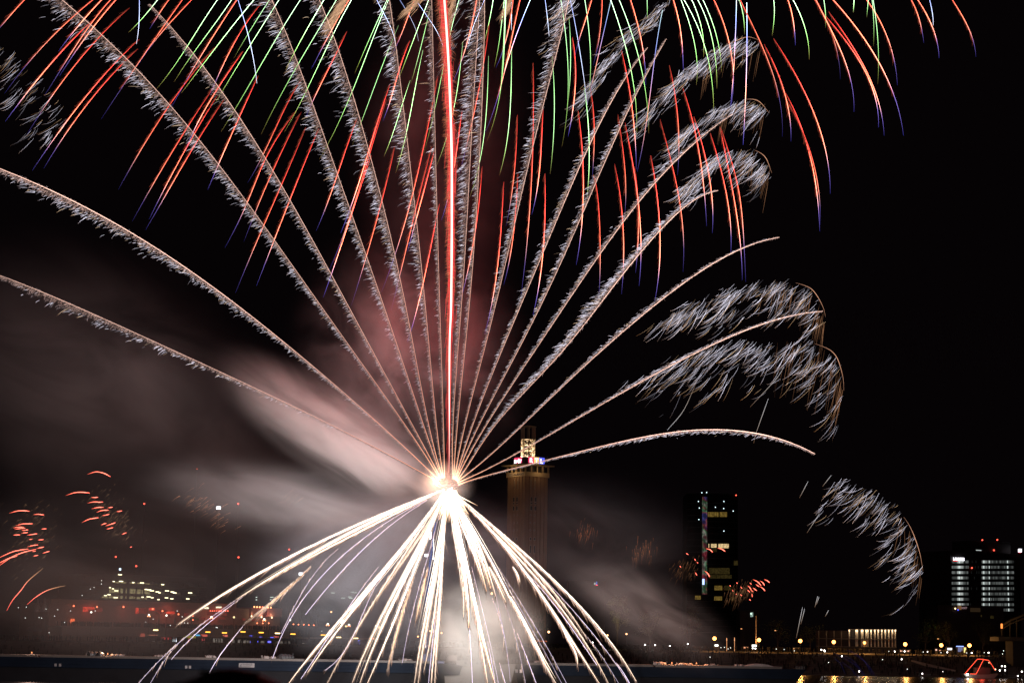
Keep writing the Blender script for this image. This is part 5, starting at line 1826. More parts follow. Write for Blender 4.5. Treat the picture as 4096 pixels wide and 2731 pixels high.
PW = glow('cool_point', (1.6, 2.2, 2.3))
RP = glow('red_beacon', (4.0, 0.35, 0.2))
for x, y in ((2793, 2005), (2895, 2005), (2861, 2028), (2894, 2033), (2797, 2031), (2932, 2043), (2795, 2077), (2895, 2123), (2807, 1970), (2826, 1969)):
    s0, z0 = FK.sz(x, y)
    FK.put(MB().ball((s0, -0.9, z0), 0.28, 8, 5), 'facade_lamp', PW)
for x, y in ((2947, 1981), (2923, 1985)):
    s0, z0 = FK.sz(x, y)
    FK.put(MB().ball((s0, 3.0, z0 + 0.4), 0.35, 8, 5), 'aviation_light', RP)

# ---- lit office slab far right
FL = Facade(3800, 1150, 4084, 1180, 26)
lx = FL.root('office_tower', 'office slab far right with many rows of white lit windows', 'office tower')
s0, s1, za, zb = FL.rect(3803, 2208, 4082, 2470)
FL.put(MB().box(s0, s1, 0, 26, -2, zb), 'wall', DARKW)
a0, a1, _, zt2 = FL.rect(3908, 2164, 4062, 2207)
FL.put(MB().box(a0, a1, 4, 20, zb, zt2), 'roof_plant', DARKW)


def pane_mat():
    m = bpy.data.materials.new('office_panes')
    m.use_nodes = True
    nt = m.node_tree
    nt.nodes.clear()
    a = nt.nodes.new('ShaderNodeAttribute')
    a.attribute_name = 'burn'
    e = nt.nodes.new('ShaderNodeEmission')
    nt.links.new(a.outputs['Color'], e.inputs[0])
    o = nt.nodes.new('ShaderNodeOutputMaterial')
    nt.links.new(e.outputs[0], o.inputs[0])
    m.cycles.emission_sampling = 'NONE'
    return m


PANES = pane_mat()


def pane_row(F_, y0, y1, cells, parent, name='window_band'):
    mb = MB()
    cols = []
    for xa, xb, lum, c in cells:
        s0, s1, za, zb = F_.rect(xa, y0, xb, y1)
        mb.box(s0, s1, -0.12, 0.15, za, zb)
        lum *= 0.45
        cols += [[c[0] * lum, c[1] * lum, c[2] * lum, 1]] * 8
    o = mb.build(name, PANES, parent)
    ca = o.data.color_attributes.new('burn', 'FLOAT_COLOR', 'POINT')
    ca.data.foreach_set('color', np.array(cols, np.float32).ravel())
    return o


rl = random.Random(21)
BW = glow('bright_office_window', (0.6, 0.68, 0.66))
for r_ in range(10):
    y0 = 2130 + (468 + r_ * 90.5) / 4.237
    y1 = y0 + 10.5
    cells = []
    xz = 455.0
    while xz < 1500:
        wz = 13.0
        x0 = 3700 + xz / 4.237
        x1 = 3700 + (xz + wz - 4) / 4.237
        lum = 0.0
        d = rl.random()
        if xz < 545 and r_ < 9:
            lum = 0.05 + 0.35 * d * (1.0 if r_ in (1, 2, 4) else 0.5)
        elif xz < 640 and r_ < 9:
            lum = 0.45 + 0.8 * d
        elif xz < 740 and r_ < 9:
            lum = 0.04 + 0.3 * d * d
        elif 960 < xz < 1045:
            lum = 0.15 + 0.6 * d * d
        elif 1045 <= xz:
            lum = 0.03 + 0.3 * d ** 2.2
        elif d > 0.9:
            lum = 0.02
        if lum > 0.015:
            cells.append((x0, x1, lum, (0.92, 1.0, 0.96)))
        xz += wz
    pane_row(FL, y0, y1, cells, lx)
    for xz, wz in ((985, 17), (1080, 12), (1388 + r_ * 2.2, 17)) + (((570, 22),) if r_ < 9 else ()):
        FL.slab('window', BW, 3700 + xz / 4.237, y0, 3700 + (xz + wz) / 4.237, y1, 0.2, 0.2)
FL.text('sign_lettering', 'LANXESS', 3810, 2239.5, 11.5, SW, 0.6, 0.92, offset=0.03)
FL.slab('sign_underline', glow('sign_red_line', (2.2, 0.1, 0.1)), 3811.5, 2239.8, 3828, 2242.6, 0.5, 0.1)
FL.slab('side_sign', SW, 4074, 2194, 4082, 2207, 1.0, 0.3)
FL.slab('side_sign_base', glow('sign_red_line', (2, 0.1, 0.1)), 4075, 2207, 4079, 2209, 1.0, 0.3)
FL.slab('plant_window', glow('bright_office_window', (1, 1, 1)), 3924, 2197.5, 3945, 2200, -3.9, 4.2)
for x, y in ((3947, 2158), (4007, 2157), (3993.5, 2198.5), (3886, 2270)):
    s0, z0 = FL.sz(x, y)
    FL.put(MB().ball((s0, 3.5 if y < 2200 else -0.3, z0), 0.42, 8, 5), 'aviation_light', RP)
# low hotel front before it
FH = Facade(3750, 1000, 4015, 1000, 20)
FH.root('hotel_building', 'dark low building with small tan panel and letters before office slab', 'building')
s0, s1, za, zb = FH.rect(3752, 2420, 4015, 2520)
FH.put(MB().box(s0, s1, 0, 20, 0, zb), 'wall', mat('reddish_dark_wall', (0.05, 0.035, 0.03), 0.8, noise=0.2, scale=0.3))
TANL = glow('tan_lit_panel', (0.16, 0.075, 0.03))
FH.slab('lit_panel', TANL, 3830, 2421, 3845, 2437, 0.3, 0.1)
FH.slab('lit_panel', glow('faint_tan_panel', (0.02, 0.012, 0.006)), 3881, 2430, 3921, 2446, 0.3, 0.1)
FH.text('sign_lettering', 'HYATT', 3845, 2434, 8, glow('pink_white_letters', (0.35, 0.22, 0.24)), 0.5, 0.62)
for x, y, m_ in ((3820, 2432.5, glow('warm_point', (3, 2.2, 1.2))), (3831, 2437.5, SB)):
    s0, z0 = FH.sz(x, y)
    FH.put(MB().ball((s0, -0.6, z0), 0.4, 8, 5), 'wall_lamp', m_)
panes(FH, 3962, 2461, 3975, 2472, 2, DIMW)
panes(FH, 3923, 2458, 3928, 2466, 1, DIMW)

# ---- low colonnade building
FC = Facade(3264, 752, 3586, 748, 16)
cb = FC.root('colonnade_building', 'long low building with floodlit colonnade above the right bank', 'building')
s0, s1, za, zb = FC.rect(3395, 2517, 3585, 2592)
FC.put(MB().box(s0, s1, 1.6, 16, 0, zb), 'wall', DARKW)
w0, w1, _, zw = FC.rect(3266, 2520, 3395, 2592)
FC.put(MB().box(w0, w1 - 0.02, 2.2, 16, 0, zw), 'wing_wall', mat('wing_brick', (0.05, 0.036, 0.028), 0.8, noise=0.2, scale=0.4))
COLM = mat('pale_column', (0.62, 0.56, 0.48), 0.7, noise=0.08, scale=1)
for yy0, yy1 in ((2515, 2518.5), (2552.5, 2555.5), (2584, 2587.5)):
    a0, a1, z0, z1 = FC.rect(3264 if yy0 > 2520 else 3394, yy0, 3587, yy1)
    FC.put(MB().box(a0, a1, -0.25, 1.6, z0, z1), 'floor_slab', mat('grey_slab', (0.16, 0.14, 0.12), 0.8))
CW = glow('column_lamp', (2.4, 1.7, 1.0))
cols = [3397, 3424, 3429, 3446, 3451, 3464, 3471, 3484, 3499, 3513, 3527, 3541, 3555, 3569, 3581]
for i, x in enumerate(cols):
    s_, z1 = FC.sz(x, 2518.5)
    _, z0 = FC.sz(x, 2587)
    FC.put(MB().bar((s_, 0.15, z0), (s_, 0.15, z1), 0.28, 8), 'column', COLM)
    _, zl = FC.sz(x, 2520.5)
    FC.put(MB().ball((s_, -0.35, zl), 0.27, 8, 5, sz=1.5), 'column_lamp', CW)
    if i not in (2, 4):
        p = FC.M @ Vector((s_, -0.75, zl - 0.4))
        l_ = lamp('column_light', p, (1.0, 0.72, 0.42), 48 if i < 5 else 42, 0.15)
        l_.parent = cb
        l_.matrix_parent_inverse = FC.M.inverted()
for x in (3275, 3306, 3336, 3366):
    s_, z1 = FC.sz(x, 2521)
    _, z0 = FC.sz(x, 2587)
    FC.put(MB().bar((s_, 0.3, z0), (s_, 0.3, z1), 0.24, 8), 'column', mat('wing_column', (0.2, 0.17, 0.14), 0.8))
    p = FC.M @ Vector((s_, -0.6, (z0 + z1) / 2 + 2))
    l_ = lamp('column_light', p, (1.0, 0.62, 0.3), 3, 0.15)
    l_.parent = cb
    l_.matrix_parent_inverse = FC.M.inverted()
FC.slab('entrance_panel', glow('entrance_glow', (0.22, 0.085, 0.025)), 3449, 2560, 3472, 2586, -1.2, 1.55)
mb = MB()
for x in range(3475, 3585, 7):
    a0, a1, z0, z1 = FC.rect(x, 2521, x + 4.6, 2551)
    mb.box(a0, a1, 1.5, 1.65, z0, z1)
FC.put(mb, 'window_band', DGLASS)

# ---- riverside restaurant terraces on the left
FR = Facade(190, 724, 1140, 800, 22, ref=2480)
rs = FR.root('riverside_restaurant', 'long terraced restaurant building on the left with red lit windows', 'restaurant')
TAN = mat('tan_render', (0.36, 0.26, 0.21), 0.8, noise=0.1, scale=0.3)
s0, s1, za, zb = FR.rect(198, 2415, 1123, 2550)
FR.put(MB().box(s0, s1, 0.6, 20, 0, FR.sz(600, 2421)[1]), 'wall', TAN)
mb = MB()
a, b = FR.sz(198, 2403), FR.sz(938, 2434)
za0, za1 = FR.sz(198, 2394)[1], FR.sz(198, 2412)[1]
zb0_, zb1 = FR.sz(938, 2414)[1], FR.sz(938, 2441)[1]
mb.add([(a[0], -1.2, za1), (b[0], -1.2, zb1), (b[0], -1.2, zb0_), (a[0], -1.2, za0), (a[0], 4, za1), (b[0], 4, zb1), (b[0], 4, zb0_), (a[0], 4, za0)],
       [(0, 1, 2, 3), (3, 2, 6, 7), (0, 4, 5, 1), (5, 4, 7, 6), (0, 3, 7, 4), (1, 5, 6, 2)])
FR.put(mb, 'roof_fascia', TAN)
FR.slab('end_block', mat('reddish_render', (0.42, 0.22, 0.18), 0.8, noise=0.1, scale=0.3), 1000, 2430, 1123, 2465, 0.9, 10)
FR.slab('terrace_deck', CONC, 190, 2509, 1140, 2514, 9.0, 0.5)
a0, a1, z0, z1 = FR.rect(190, 2533, 1140, 2541)
FR.put(MB().box(a0, a1, -9.5, -8.7, z0 - 0.2, FR.sz(600, 2511)[1] - 0.2), 'terrace_front', CONC)
mb = MB()
for k in range(60):
    x = a0 + (a1 - a0) * k / 59
    zt_ = FR.sz(600, 2509)[1]
    mb.bar((x, -8.9, zt_), (x, -8.9, zt_ + 1.05), 0.03, 4)
zt_ = FR.sz(600, 2509)[1]
mb.bar((a0, -8.9, zt_ + 1.05), (a1, -8.9, zt_ + 1.05), 0.05, 4)
FR.put(mb, 'terrace_railing', METAL)
mb = MB()
for x in range(610, 1180, 40):
    s_, zz = FR.sz(x, 2545)
    mb.box(s_ - 0.25, s_ + 0.25, -9.4, -8.9, 0, zz)
FR.put(mb, 'arcade_pillar', CONC)
RW = lit_window_material('red_window_and_glow', (1.0, 0.07, 0.035), 0.85)
RWD = lit_window_material('dim_red_window_and_glow', (0.7, 0.08, 0.05), 0.22)
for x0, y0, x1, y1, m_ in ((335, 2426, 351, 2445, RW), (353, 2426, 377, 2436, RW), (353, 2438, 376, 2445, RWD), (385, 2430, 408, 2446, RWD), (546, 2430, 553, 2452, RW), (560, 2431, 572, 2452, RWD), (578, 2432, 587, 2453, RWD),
                           (600, 2430, 618, 2440, RW), (625, 2439, 668, 2446, RWD), (636, 2441, 645, 2455, RWD), (668, 2444, 697, 2454, RW), (672, 2456, 684, 2468, RWD), (740, 2450, 756, 2466, RWD), (832, 2446, 905, 2460, RWD),  # red glow patches and the sign's reflection painted as glowing panes among these
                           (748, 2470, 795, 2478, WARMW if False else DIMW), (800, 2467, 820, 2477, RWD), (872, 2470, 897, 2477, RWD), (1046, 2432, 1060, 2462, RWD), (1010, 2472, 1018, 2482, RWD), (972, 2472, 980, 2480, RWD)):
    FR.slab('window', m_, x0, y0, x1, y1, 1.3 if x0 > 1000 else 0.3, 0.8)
FR.slab('lit_doorway', lit_window_material('orange_doorway', (1.0, 0.16, 0.05), 1.6), 286, 2473, 296, 2490, 0.4, 0.8)
for x, y in ((285, 2422), (378, 2426), (484, 2426), (601, 2434), (640, 2442), (704, 2455), (761, 2461), (761, 2478)):
    s_, zz = FR.sz(x, y)
    FR.put(MB().ball((s_, -1.6, zz), 0.32, 8, 5), 'wall_lamp', glow('red_wall_lamp', (4, 0.7, 0.3)))
for k in range(7):
    s_, zz = FR.sz(1011 + k * 11, 2425.5 + k * 0.5)
    FR.put(MB().ball((s_, -1.0, zz), 0.32, 8, 5), 'roof_lamp', glow('orange_red_lamp', (5, 1.6, 0.6)) if k not in (3, 4) else glow('red_wall_lamp', (3, 1, 0)))
for x, y, sc_ in ((998, 2463, 0.7), (1038, 2466, 1.0), (1079, 2468, 1.0)):
    s_, zz = FR.sz(x, y)
    FR.put(MB().lathe((s_, -1.3, zz), [(0.3, -0.35), (0.22, 0.35)], 8), 'sconce', glow('warm_sconce', (3.0, 2.0, 1.2)))
    p = FR.M @ Vector((s_, -1.6, zz + 0.8))
    l_ = lamp('sconce_light', p, (1.0, 0.62, 0.38), 60 * sc_, 0.15, None)
    l_.parent = rs
    l_.matrix_parent_inverse = FR.M.inverted()
FR.text('sign_lettering', 'rhein', 802, 2433, 9.5, glow('warm_white_neon', (2.2, 2.1, 1.5)), 1.6, 1.0, offset=-0.008)
for k in range(4):
    mb = MB()
    x = 855.5 + k * 5.6
    p0, p1, z0, z1 = FR.rect(x, 2425, x + 4, 2430)
    for q_ in ((p0, p1, z0, z0 + 0.1), (p0, p1, z1 - 0.1, z1), (p0, p0 + 0.1, z0 + 0.1, z1 - 0.1), (p1 - 0.1, p1, z0 + 0.1, z1 - 0.1)):
        mb.box(q_[0], q_[1], -1.55, -1.45, q_[2], q_[3])
    FR.put(mb, 'sign_square', glow('warm_white_neon', (2, 2, 1)))
for k, ch in enumerate('terrassen'):
    FR.text('sign_letter', ch, 830 + k * 8.7, 2443.5, 5.5, glow('red_neon', (4.5, 0.7, 0.4)), 1.6, 1.0, offset=0.02)
l_ = lamp('sign_light', FR.M @ Vector((FR.sz(868, 2450)[0], -2.4, FR.sz(868, 2450)[1])), (1.0, 0.1, 0.06), 260, 0.5)
l_.parent = rs
l_.matrix_parent_inverse = FR.M.inverted()
for x, y, pw, c in ((355, 2440, 150, (1, 0.14, 0.09)), (660, 2450, 260, (1, 0.16, 0.11)), (500, 2450, 90, (1, 0.2, 0.14)), (1052, 2455, 330, (1, 0.28, 0.2)), (830, 2470, 170, (1, 0.28, 0.18))):
    l_ = lamp('terrace_light', FR.M @ Vector((FR.sz(x, y)[0], -3.0, FR.sz(x, y)[1])), c, pw, 0.4)
    l_.parent = rs
    l_.matrix_parent_inverse = FR.M.inverted()
# lower arcade: lit stalls between the pillars
FA = Facade(560, 742, 1560, 775, 6, ref=2560)
ar = FA.root('promenade_arcade', 'low arcade of red, blue and white lit stalls under the restaurant terrace', 'arcade')
a0, a1, z0, z1 = FA.rect(560, 2546, 1560, 2592)
FA.put(MB().box(a0, a1, 0.3, 6, 0, FA.sz(1000, 2550)[1]), 'wall', DARKW)
zc0, zc1 = FA.sz(1000, 2549)[1], FA.sz(1000, 2542)[1]
FA.put(MB().box(a0, a1, -2.2, 0.3, zc0, zc1), 'canopy', CONC)
for x0, y0, x1, y1, c in ((686, 2552, 692, 2566, (1.1, 1.3, 1.3)), (699, 2552, 708, 2566, (1.6, 1.7, 1.9)), (645, 2548, 684, 2556, (0.35, 0.03, 0.03)), (805, 2536, 824, 2544, (0.6, 0.1, 0.07)), (891, 2537, 905, 2545, (0.65, 0.14, 0.1)), (1093, 2542, 1108, 2548, (0.5, 0.09, 0.08)), (1226, 2546, 1238, 2553, (0.35, 0.07, 0.06)),
                          (777, 2534, 793, 2539, (0.02, 0.2, 0.35)), (779, 2539, 795, 2540.6, (0.2, 0.9, 1.5)), (736, 2541, 778, 2550, (0.18, 0.16, 0.015)), (750, 2550, 757, 2567, (0.5, 0.1, 0.05)), (808, 2552, 817, 2561, (0.4, 0.05, 0.05)), (1000, 2539, 1003, 2543, (0.12, 0.12, 0.9)), (997, 2540, 1003, 2542, (0.1, 0.1, 0.6)),  # yellow-lit tree and cyan roof: their light painted as glowing slabs
                          (1031, 2562, 1034, 2567, (0.25, 0.25, 2.2)), (1032, 2545, 1042, 2546.4, (0.2, 0.2, 1.2)), (1076, 2547, 1088, 2549, (0.3, 0.3, 1.8)), (1072, 2562, 1083, 2569, (0.25, 0.25, 2.0)), (1000, 2562, 1003, 2578, (0.12, 0.12, 0.8)), (1433, 2559, 1440, 2567, (0.3, 0.3, 1.6)), (1434.5, 2567, 1437, 2581, (0.15, 0.15, 0.9)),
                          (590, 2537, 626, 2540, (0.3, 0.1, 0.06)), (560, 2532, 575, 2545, (0.28, 0.06, 0.04))):
    FA.slab('stall_light_and_painted_glow', glow('arcade_glow_%d_%d' % (x0, y0), c), x0, y0, x1, y1, 2.5 if y1 < 2552 else 0.4, 0.35)
BEI = lit_window_material('beige_stall', (0.5, 0.42, 0.36), 0.30)
for x0, y0, x1, y1 in ((853, 2552, 890, 2573), (930, 2557, 968, 2576), (972, 2560, 1002, 2577), (1036, 2562, 1056, 2578), (1098, 2563, 1160, 2579), (1210, 2570, 1225, 2588), (600, 2562, 640, 2570)):
    FA.slab('stall_opening', BEI, x0, y0, x1, y1, 0.15, 0.35)

# ---- multi-storey car park behind it
FP = Facade(395, 905, 830, 960, 30, ref=2400)
cp = FP.root('car_park', 'multi-storey car park with yellow lit decks behind restaurant, at left', 'car park')
DECK = mat('car_park_deck', (0.06, 0.06, 0.055), 0.8, noise=0.15, scale=0.4)
for ya, yb in ((2337, 2350), (2376, 2383), (2397, 2440), (2302, 2323)):
    p0, p1, z0, z1 = FP.rect(402 if ya > 2330 else 455, ya, 825, yb)
    FP.put(MB().box(p0, p1, 0, 28, z0, z1), 'deck', DECK)
p0, p1, z0, z1 = FP.rect(402, 2310, 825, 2400)
FP.put(MB().box(p0, p1, 12, 28, 0, z1), 'core_wall', DECK)
YW = lit_window_material('yellow_deck_light', (0.85, 0.72, 0.34), 0.30)
YWD = lit_window_material('dim_deck_light', (0.6, 0.5, 0.3), 0.06)
for x0, y0, x1, y1, m_ in ((471, 2325, 516, 2334, YW), (522, 2327, 547, 2336, YW), (550, 2328, 574, 2338, YW), (581, 2331, 611, 2340, YW), (614, 2333, 645, 2341, YWD), (450, 2352, 480, 2369, YW), (482, 2352, 504, 2371, YW), (516, 2353, 546, 2374, YW), (548, 2355, 575, 2377, YW), (580, 2358, 611, 2378, YW),
                           (620, 2362, 642, 2380, YWD), (646, 2363, 673, 2382, YWD), (706, 2368, 733, 2386, YWD), (765, 2373, 794, 2389, YWD), (421, 2384, 443, 2394, YW), (448, 2383, 480, 2394, YW), (482, 2381, 503, 2394, YW), (515, 2383, 545, 2393, YW), (548, 2385, 574, 2394, YW), (580, 2387, 600, 2395, YW)):
    FP.slab('deck_bay', m_, x0, y0, x1, y1, -2.0, 2.2)
mb = MB()
for (ya, yb) in ((2323, 2337), (2350, 2376), (2383, 2397)):
    for k in (0.35, 0.6, 0.82):
        p0, p1, z0, z1 = FP.rect(440, ya, 820, yb)
        z = z0 + (z1 - z0) * k
        mb.bar((p0, 0.1, z), (p1, 0.1, z), 0.06, 4)
FP.put(mb, 'guard_rail', DARKM)
for x in (480, 511, 546, 577, 612, 643, 674, 735, 795):
    p0, p1, z0, z1 = FP.rect(x, 2320, x + (9 if x == 511 else 3), 2400)
    FP.put(MB().box(p0, p1, 0.2, 0.7, z0, z1), 'column', DECK)
YL = glow('yellow_tube_lamp', (3.2, 2.9, 1.7))
for x, y, w in ((625, 723, 60), (1020, 752, 60), (855, 745, 25), (1410, 783, 36), (535, 900, 60), (1155, 882, 60), (1205, 900, 60), (1310, 921, 50), (1350, 938, 28), (1492, 902, 58), (1592, 922, 54), (1635, 940, 54), (1925, 940, 58), (525, 1030, 60), (1145, 1014, 58), (1212, 1030, 34), (1330, 1065, 26), (1480, 1032, 46), (1580, 1050, 44), (1882, 1052, 44), (605, 597, 56), (333, 990, 36), (400, 973, 44), (1095, 875, 34), (1030, 1020, 24), (475, 862, 20), (418, 840, 18), (487, 725, 20)):
    xx, yy = 350 + x / 4.704, 2170 + y / 4.704
    FP.slab('deck_lamp', YL, xx - w / 9.4, yy - 1.8, xx + w / 9.4, yy + 1.8, 0.5, 0.1)
FP.slab('roof_sign', glow('white_blue_sign', (1.4, 1.8, 2.2)), 478, 2271, 483, 2280, 0.2, 0.3)
s_, z0 = FP.sz(480, 2304)
_, z1 = FP.sz(480, 2271)
FP.put(MB().bar((s_, 0.4, z0), (s_, 0.4, z1), 0.1, 5), 'sign_mast', DARKM)

# ---- distant flat roofs lit from below, behind the cascade
FB = Facade(1395, 1000, 1620, 1000, 20, ref=2400)
FB.root('distant_hall', 'distant flat hall roof with white lamps seen through the cascade', 'building')
p0, p1, z0, z1 = FB.rect(1390, 2356, 1640, 2362)
FB.put(MB().box(p0, p1, 0, 20, z0, z1), 'roof', CONC)
FB.put(MB().box(p0 + 1, p1 - 1, 1, 19, 0, z0), 'wall', DARKW)
for x, y in ((1410, 2367), (1420, 2369), (1400, 2386), (1404, 2391), (1332, 2370), (1690, 2362), (1372, 2390)):
    s_, zz = FB.sz(x, y)
    FB.put(MB().box(s_ - 0.9, s_ + 0.9, -0.4, -0.1, zz - 0.25, zz + 0.25), 'wall_lamp', glow('green_white_lamp', (1.3, 1.6, 1.4)))
FD = Facade(1000, 1000, 1110, 1000, 20, ref=2400)
FD.root('distant_block', 'dim block with four tiny white lamps beyond the restaurant', 'building')
p0, p1, z0, z1 = FD.rect(1000, 2375, 1110, 2420)
FD.put(MB().box(p0, p1, 0, 15, 0, z1), 'wall', DARKW)
for x, y in ((1026, 2387), (1026, 2397.5), (1084, 2387), (1091, 2387), (1083, 2397)):
    s_, zz = FD.sz(x, y)
    FD.put(MB().box(s_ - 0.35, s_ + 0.35, -0.2, 0, zz - 0.12, zz + 0.12), 'wall_lamp', glow('green_white_lamp', (1, 1, 1)))
FE = Facade(2275, 1000, 2420, 1000, 20, ref=2350)
FE.root('dim_hall', 'dim block with small blue and red sign right of the tower', 'building')
p0, p1, z0, z1 = FE.rect(2276, 2321, 2420, 2350)
FE.put(MB().box(p0, p1, 0, 20, 0, z1), 'wall', mat('dim_brown_wall', (0.07, 0.05, 0.04), 0.8, noise=0.2, scale=0.3))
FE.slab('sign_bar', glow('sign_blue_bar', (0.1, 0.3, 1.2)), 2386, 2324, 2388, 2338, 0.4, 0.1)
FE.slab('sign_bar', glow('sign_red_line', (2, 0, 0)), 2383, 2337.5, 2391, 2340, 0.45, 0.1)
FE.slab('sign_plate', glow('dim_white_sign', (0.35, 0.4, 0.4)), 2376, 2329, 2383, 2337, 0.4, 0.1)
FG = Facade(2985, 900, 3030, 900, 15, ref=2450)
FG.root('stair_tower', 'dark block with one white-green lit window right of round tower', 'building')
p0, p1, z0, z1 = FG.rect(2960, 2440, 3040, 2500)
FG.put(MB().box(p0, p1, 0, 15, 0, z1), 'wall', DARKW)
FG.slab('window', glow('white_green_window', (1.2, 1.7, 1.4)), 3002, 2449, 3006, 2457, 0.2, 0.1)
FG.slab('window', glow('dim_green_window', (0.3, 0.42, 0.36)), 3007, 2448, 3012, 2465, 0.2, 0.1)
FG.slab('window', glow('dim_green_window', (0.3, 0.42, 0.36)), 3002, 2458, 3006, 2466, 0.2, 0.1)

# ---- masts carrying red beacons and lit boards
for i, (x, y, lab) in enumerate(((577, 2016, 'slim dark mast with highest left red beacon beside no board'), (953, 2016, 'slim mast with red beacon right of the upper white board'), (788, 1877, 'tallest slim mast with a faint red beacon'), (463, 2228, 'slim mast with red beacon above the left end of car park'), (545, 2265, 'slim mast with red beacon above the middle of car park'),
                                 (954, 2230, 'slim mast with red beacon straight above the neon sign'), (1157, 2199, 'slim mast with red beacon just above the left cascade streaks'), (1238, 2236, 'slim mast with red beacon just below the left cascade streaks'))):
    Y = 1000
    p = at1(x, y, Y)
    o = empty('beacon_mast', (p.x, p.y, 7.5))
    tag(o, lab, 'mast', 'masts with red beacons on the left skyline')
    MB().bar((0, 0, 0), (0, 0, p.z - 7.5), 0.22, 5, 0.1).build('pole', DARKM, o)
    MB().ball((0, 0, p.z - 7.2), 0.30 if i == 2 else 0.42, 8, 5).build('beacon', RP if i != 2 else glow('faint_red_beacon', (1.0, 0.15, 0.08)), o)
for x, y, w, h, lab in ((874, 2030, 17, 11, 'white lit board on a mast amid orange sparks at left'), (1204, 2294, 18, 11, 'white lit board on a mast behind the left cascade streaks')):
    p = at1(x, y, 950)
    o = empty('lit_board', (p.x, p.y, 7.5))
    tag(o, lab, 'lit board')
    s_ = 950 / F
    MB().bar((0, 0.3, 0), (0, 0.3, p.z - 7.5 - h * s_ / 2), 0.3, 6, 0.2).build('mast', DARKM, o)
    MB().box(-w * s_ / 2, w * s_ / 2, -0.15, 0.15, p.z - 7.5 - h * s_ / 2, p.z - 7.5 + h * s_ / 2).build('board', glow('white_board', (3.0, 3.2, 3.4)), o)

# ---- lamps along the promenades
ORL = glow('sodium_lamp', (8.0, 2.8, 0.6))
RIGHT_L = [(2858, 2552), (3036, 2558), (3201, 2562), (3335, 2566), (3458, 2569), (3621, 2575), (3765, 2579), (3878, 2580)]
for i, (x, y) in enumerate(RIGHT_L):
    p = at1(x, y, 716)
    o = empty('street_lamp', (p.x, p.y, 7.2))
    tag(o, 'orange globe street lamp, %s from left along the right promenade' % ordinal(i), 'street lamp', 'orange globe lamps on the right promenade')
    hh = p.z - 7.2
    MB().bar((0, 0, 0), (0, 0, hh - 0.3), 0.07, 6, 0.05).build('pole', DARKM, o)
    MB().ball((0, 0, hh), 0.66 if i != 4 else 0.5, 12, 8).build('globe', ORL, o)
    lamp('sodium_light', p + Vector((0, -0.75, 0.1)), (1.0, 0.42, 0.10), 2100, 0.4, o)
LEFT_L = [(2195, 2526, 'right of the brick tower base among cascade streaks'), (2430, 2539, 'beside the outermost right cascade streak'), (2506, 2534, 'outermost right, beyond the yellow lit tree'), (1967, 2372, 'highest, in the smoke under the brick tower'), (1672, 2544, 'low in the smoke left of the crane'), (1766, 2530, 'in the smoke right of the crane'), (1721, 2522, 'behind the crane boom'), (1325, 2446, 'right of restaurant, above the cascade streaks')]
for x, y, lab in LEFT_L:
    p = at1(x, y, 722)
    o = empty('small_lamp', (p.x, p.y, 7.2))
    tag(o, 'small warm street lamp ' + lab, 'street lamp', 'small warm lamps in the smoky middle')
    hh = p.z - 7.2
    MB().bar((0, 0, 0), (0, 0, hh - 0.2), 0.07, 6, 0.05).build('pole', DARKM, o)
    MB().ball((0, 0, hh), 0.30 if x not in (1967, 2195) else 0.40, 10, 6).build('globe', glow('warm_lamp', (5.0, 2.4, 1.0)), o)
TUBE = [(623, 2518, 1), (831.5, 2526, 0), (898, 2529, 0), (972, 2525, 0), (1045, 2528, 0), (1110, 2531, 1), (1172, 2534, 0), (1293, 2538, 0), (1355, 2547, 1), (1423, 2551, 1), (1487, 2552, 2)]
for i, (x, y, b) in enumerate(TUBE):
    p = at1(x, y, 716)
    o = empty('bar_lamp', (p.x, p.y, 7.2))
    tag(o, '%s horizontal bar street lamp, %s from left before the terraces' % (('orange', 'bright yellow-white', 'reddish')[b], ordinal(i)), 'street lamp', 'horizontal bar lamps on the left promenade')
    hh = p.z - 7.2
    MB().bar((0, 0.2, 0), (0, 0.2, hh), 0.08, 6, 0.06).build('pole', DARKM, o)
    MB().box(-0.85, 0.85, -0.14, 0.14, hh - 0.2, hh + 0.16).build('lamp_head', (glow('amber_bar', (3.4, 1.5, 0.16)), glow('yellow_bar', (5.0, 3.6, 1.5)), glow('red_bar', (2.4, 0.6, 0.3)))[b], o)
p = at1(1368, 2484, 730)
o = empty('flood_lamp', (p.x, p.y, 7.2))
tag(o, 'dazzling white floodlight right of the restaurant terrace', 'floodlight')
MB().bar((0, 0, 0), (0, 0, p.z - 7.2), 0.1, 6).build('pole', DARKM, o)
MB().ball((0, 0, p.z - 7.2), 0.62, 10, 6).build('lamp_head', glow('white_flood', (14, 14, 13)), o)
GLOBES = [(365, 2447, 'white', 1), (596, 2458, 'white', 3), (666, 2460, 'white', 1), (846, 2466, 'white', 3), (936, 2467, 'yellow', 1), (1057, 2475, 'white', 3), (1160, 2478, 'white', 1), (1311, 2494, 'white', 3), (1396, 2497, 'white', 3), (1384, 2503, 'yellow', 1), (1504, 2502, 'white', 1), (1517, 2507, 'yellow', 1)]
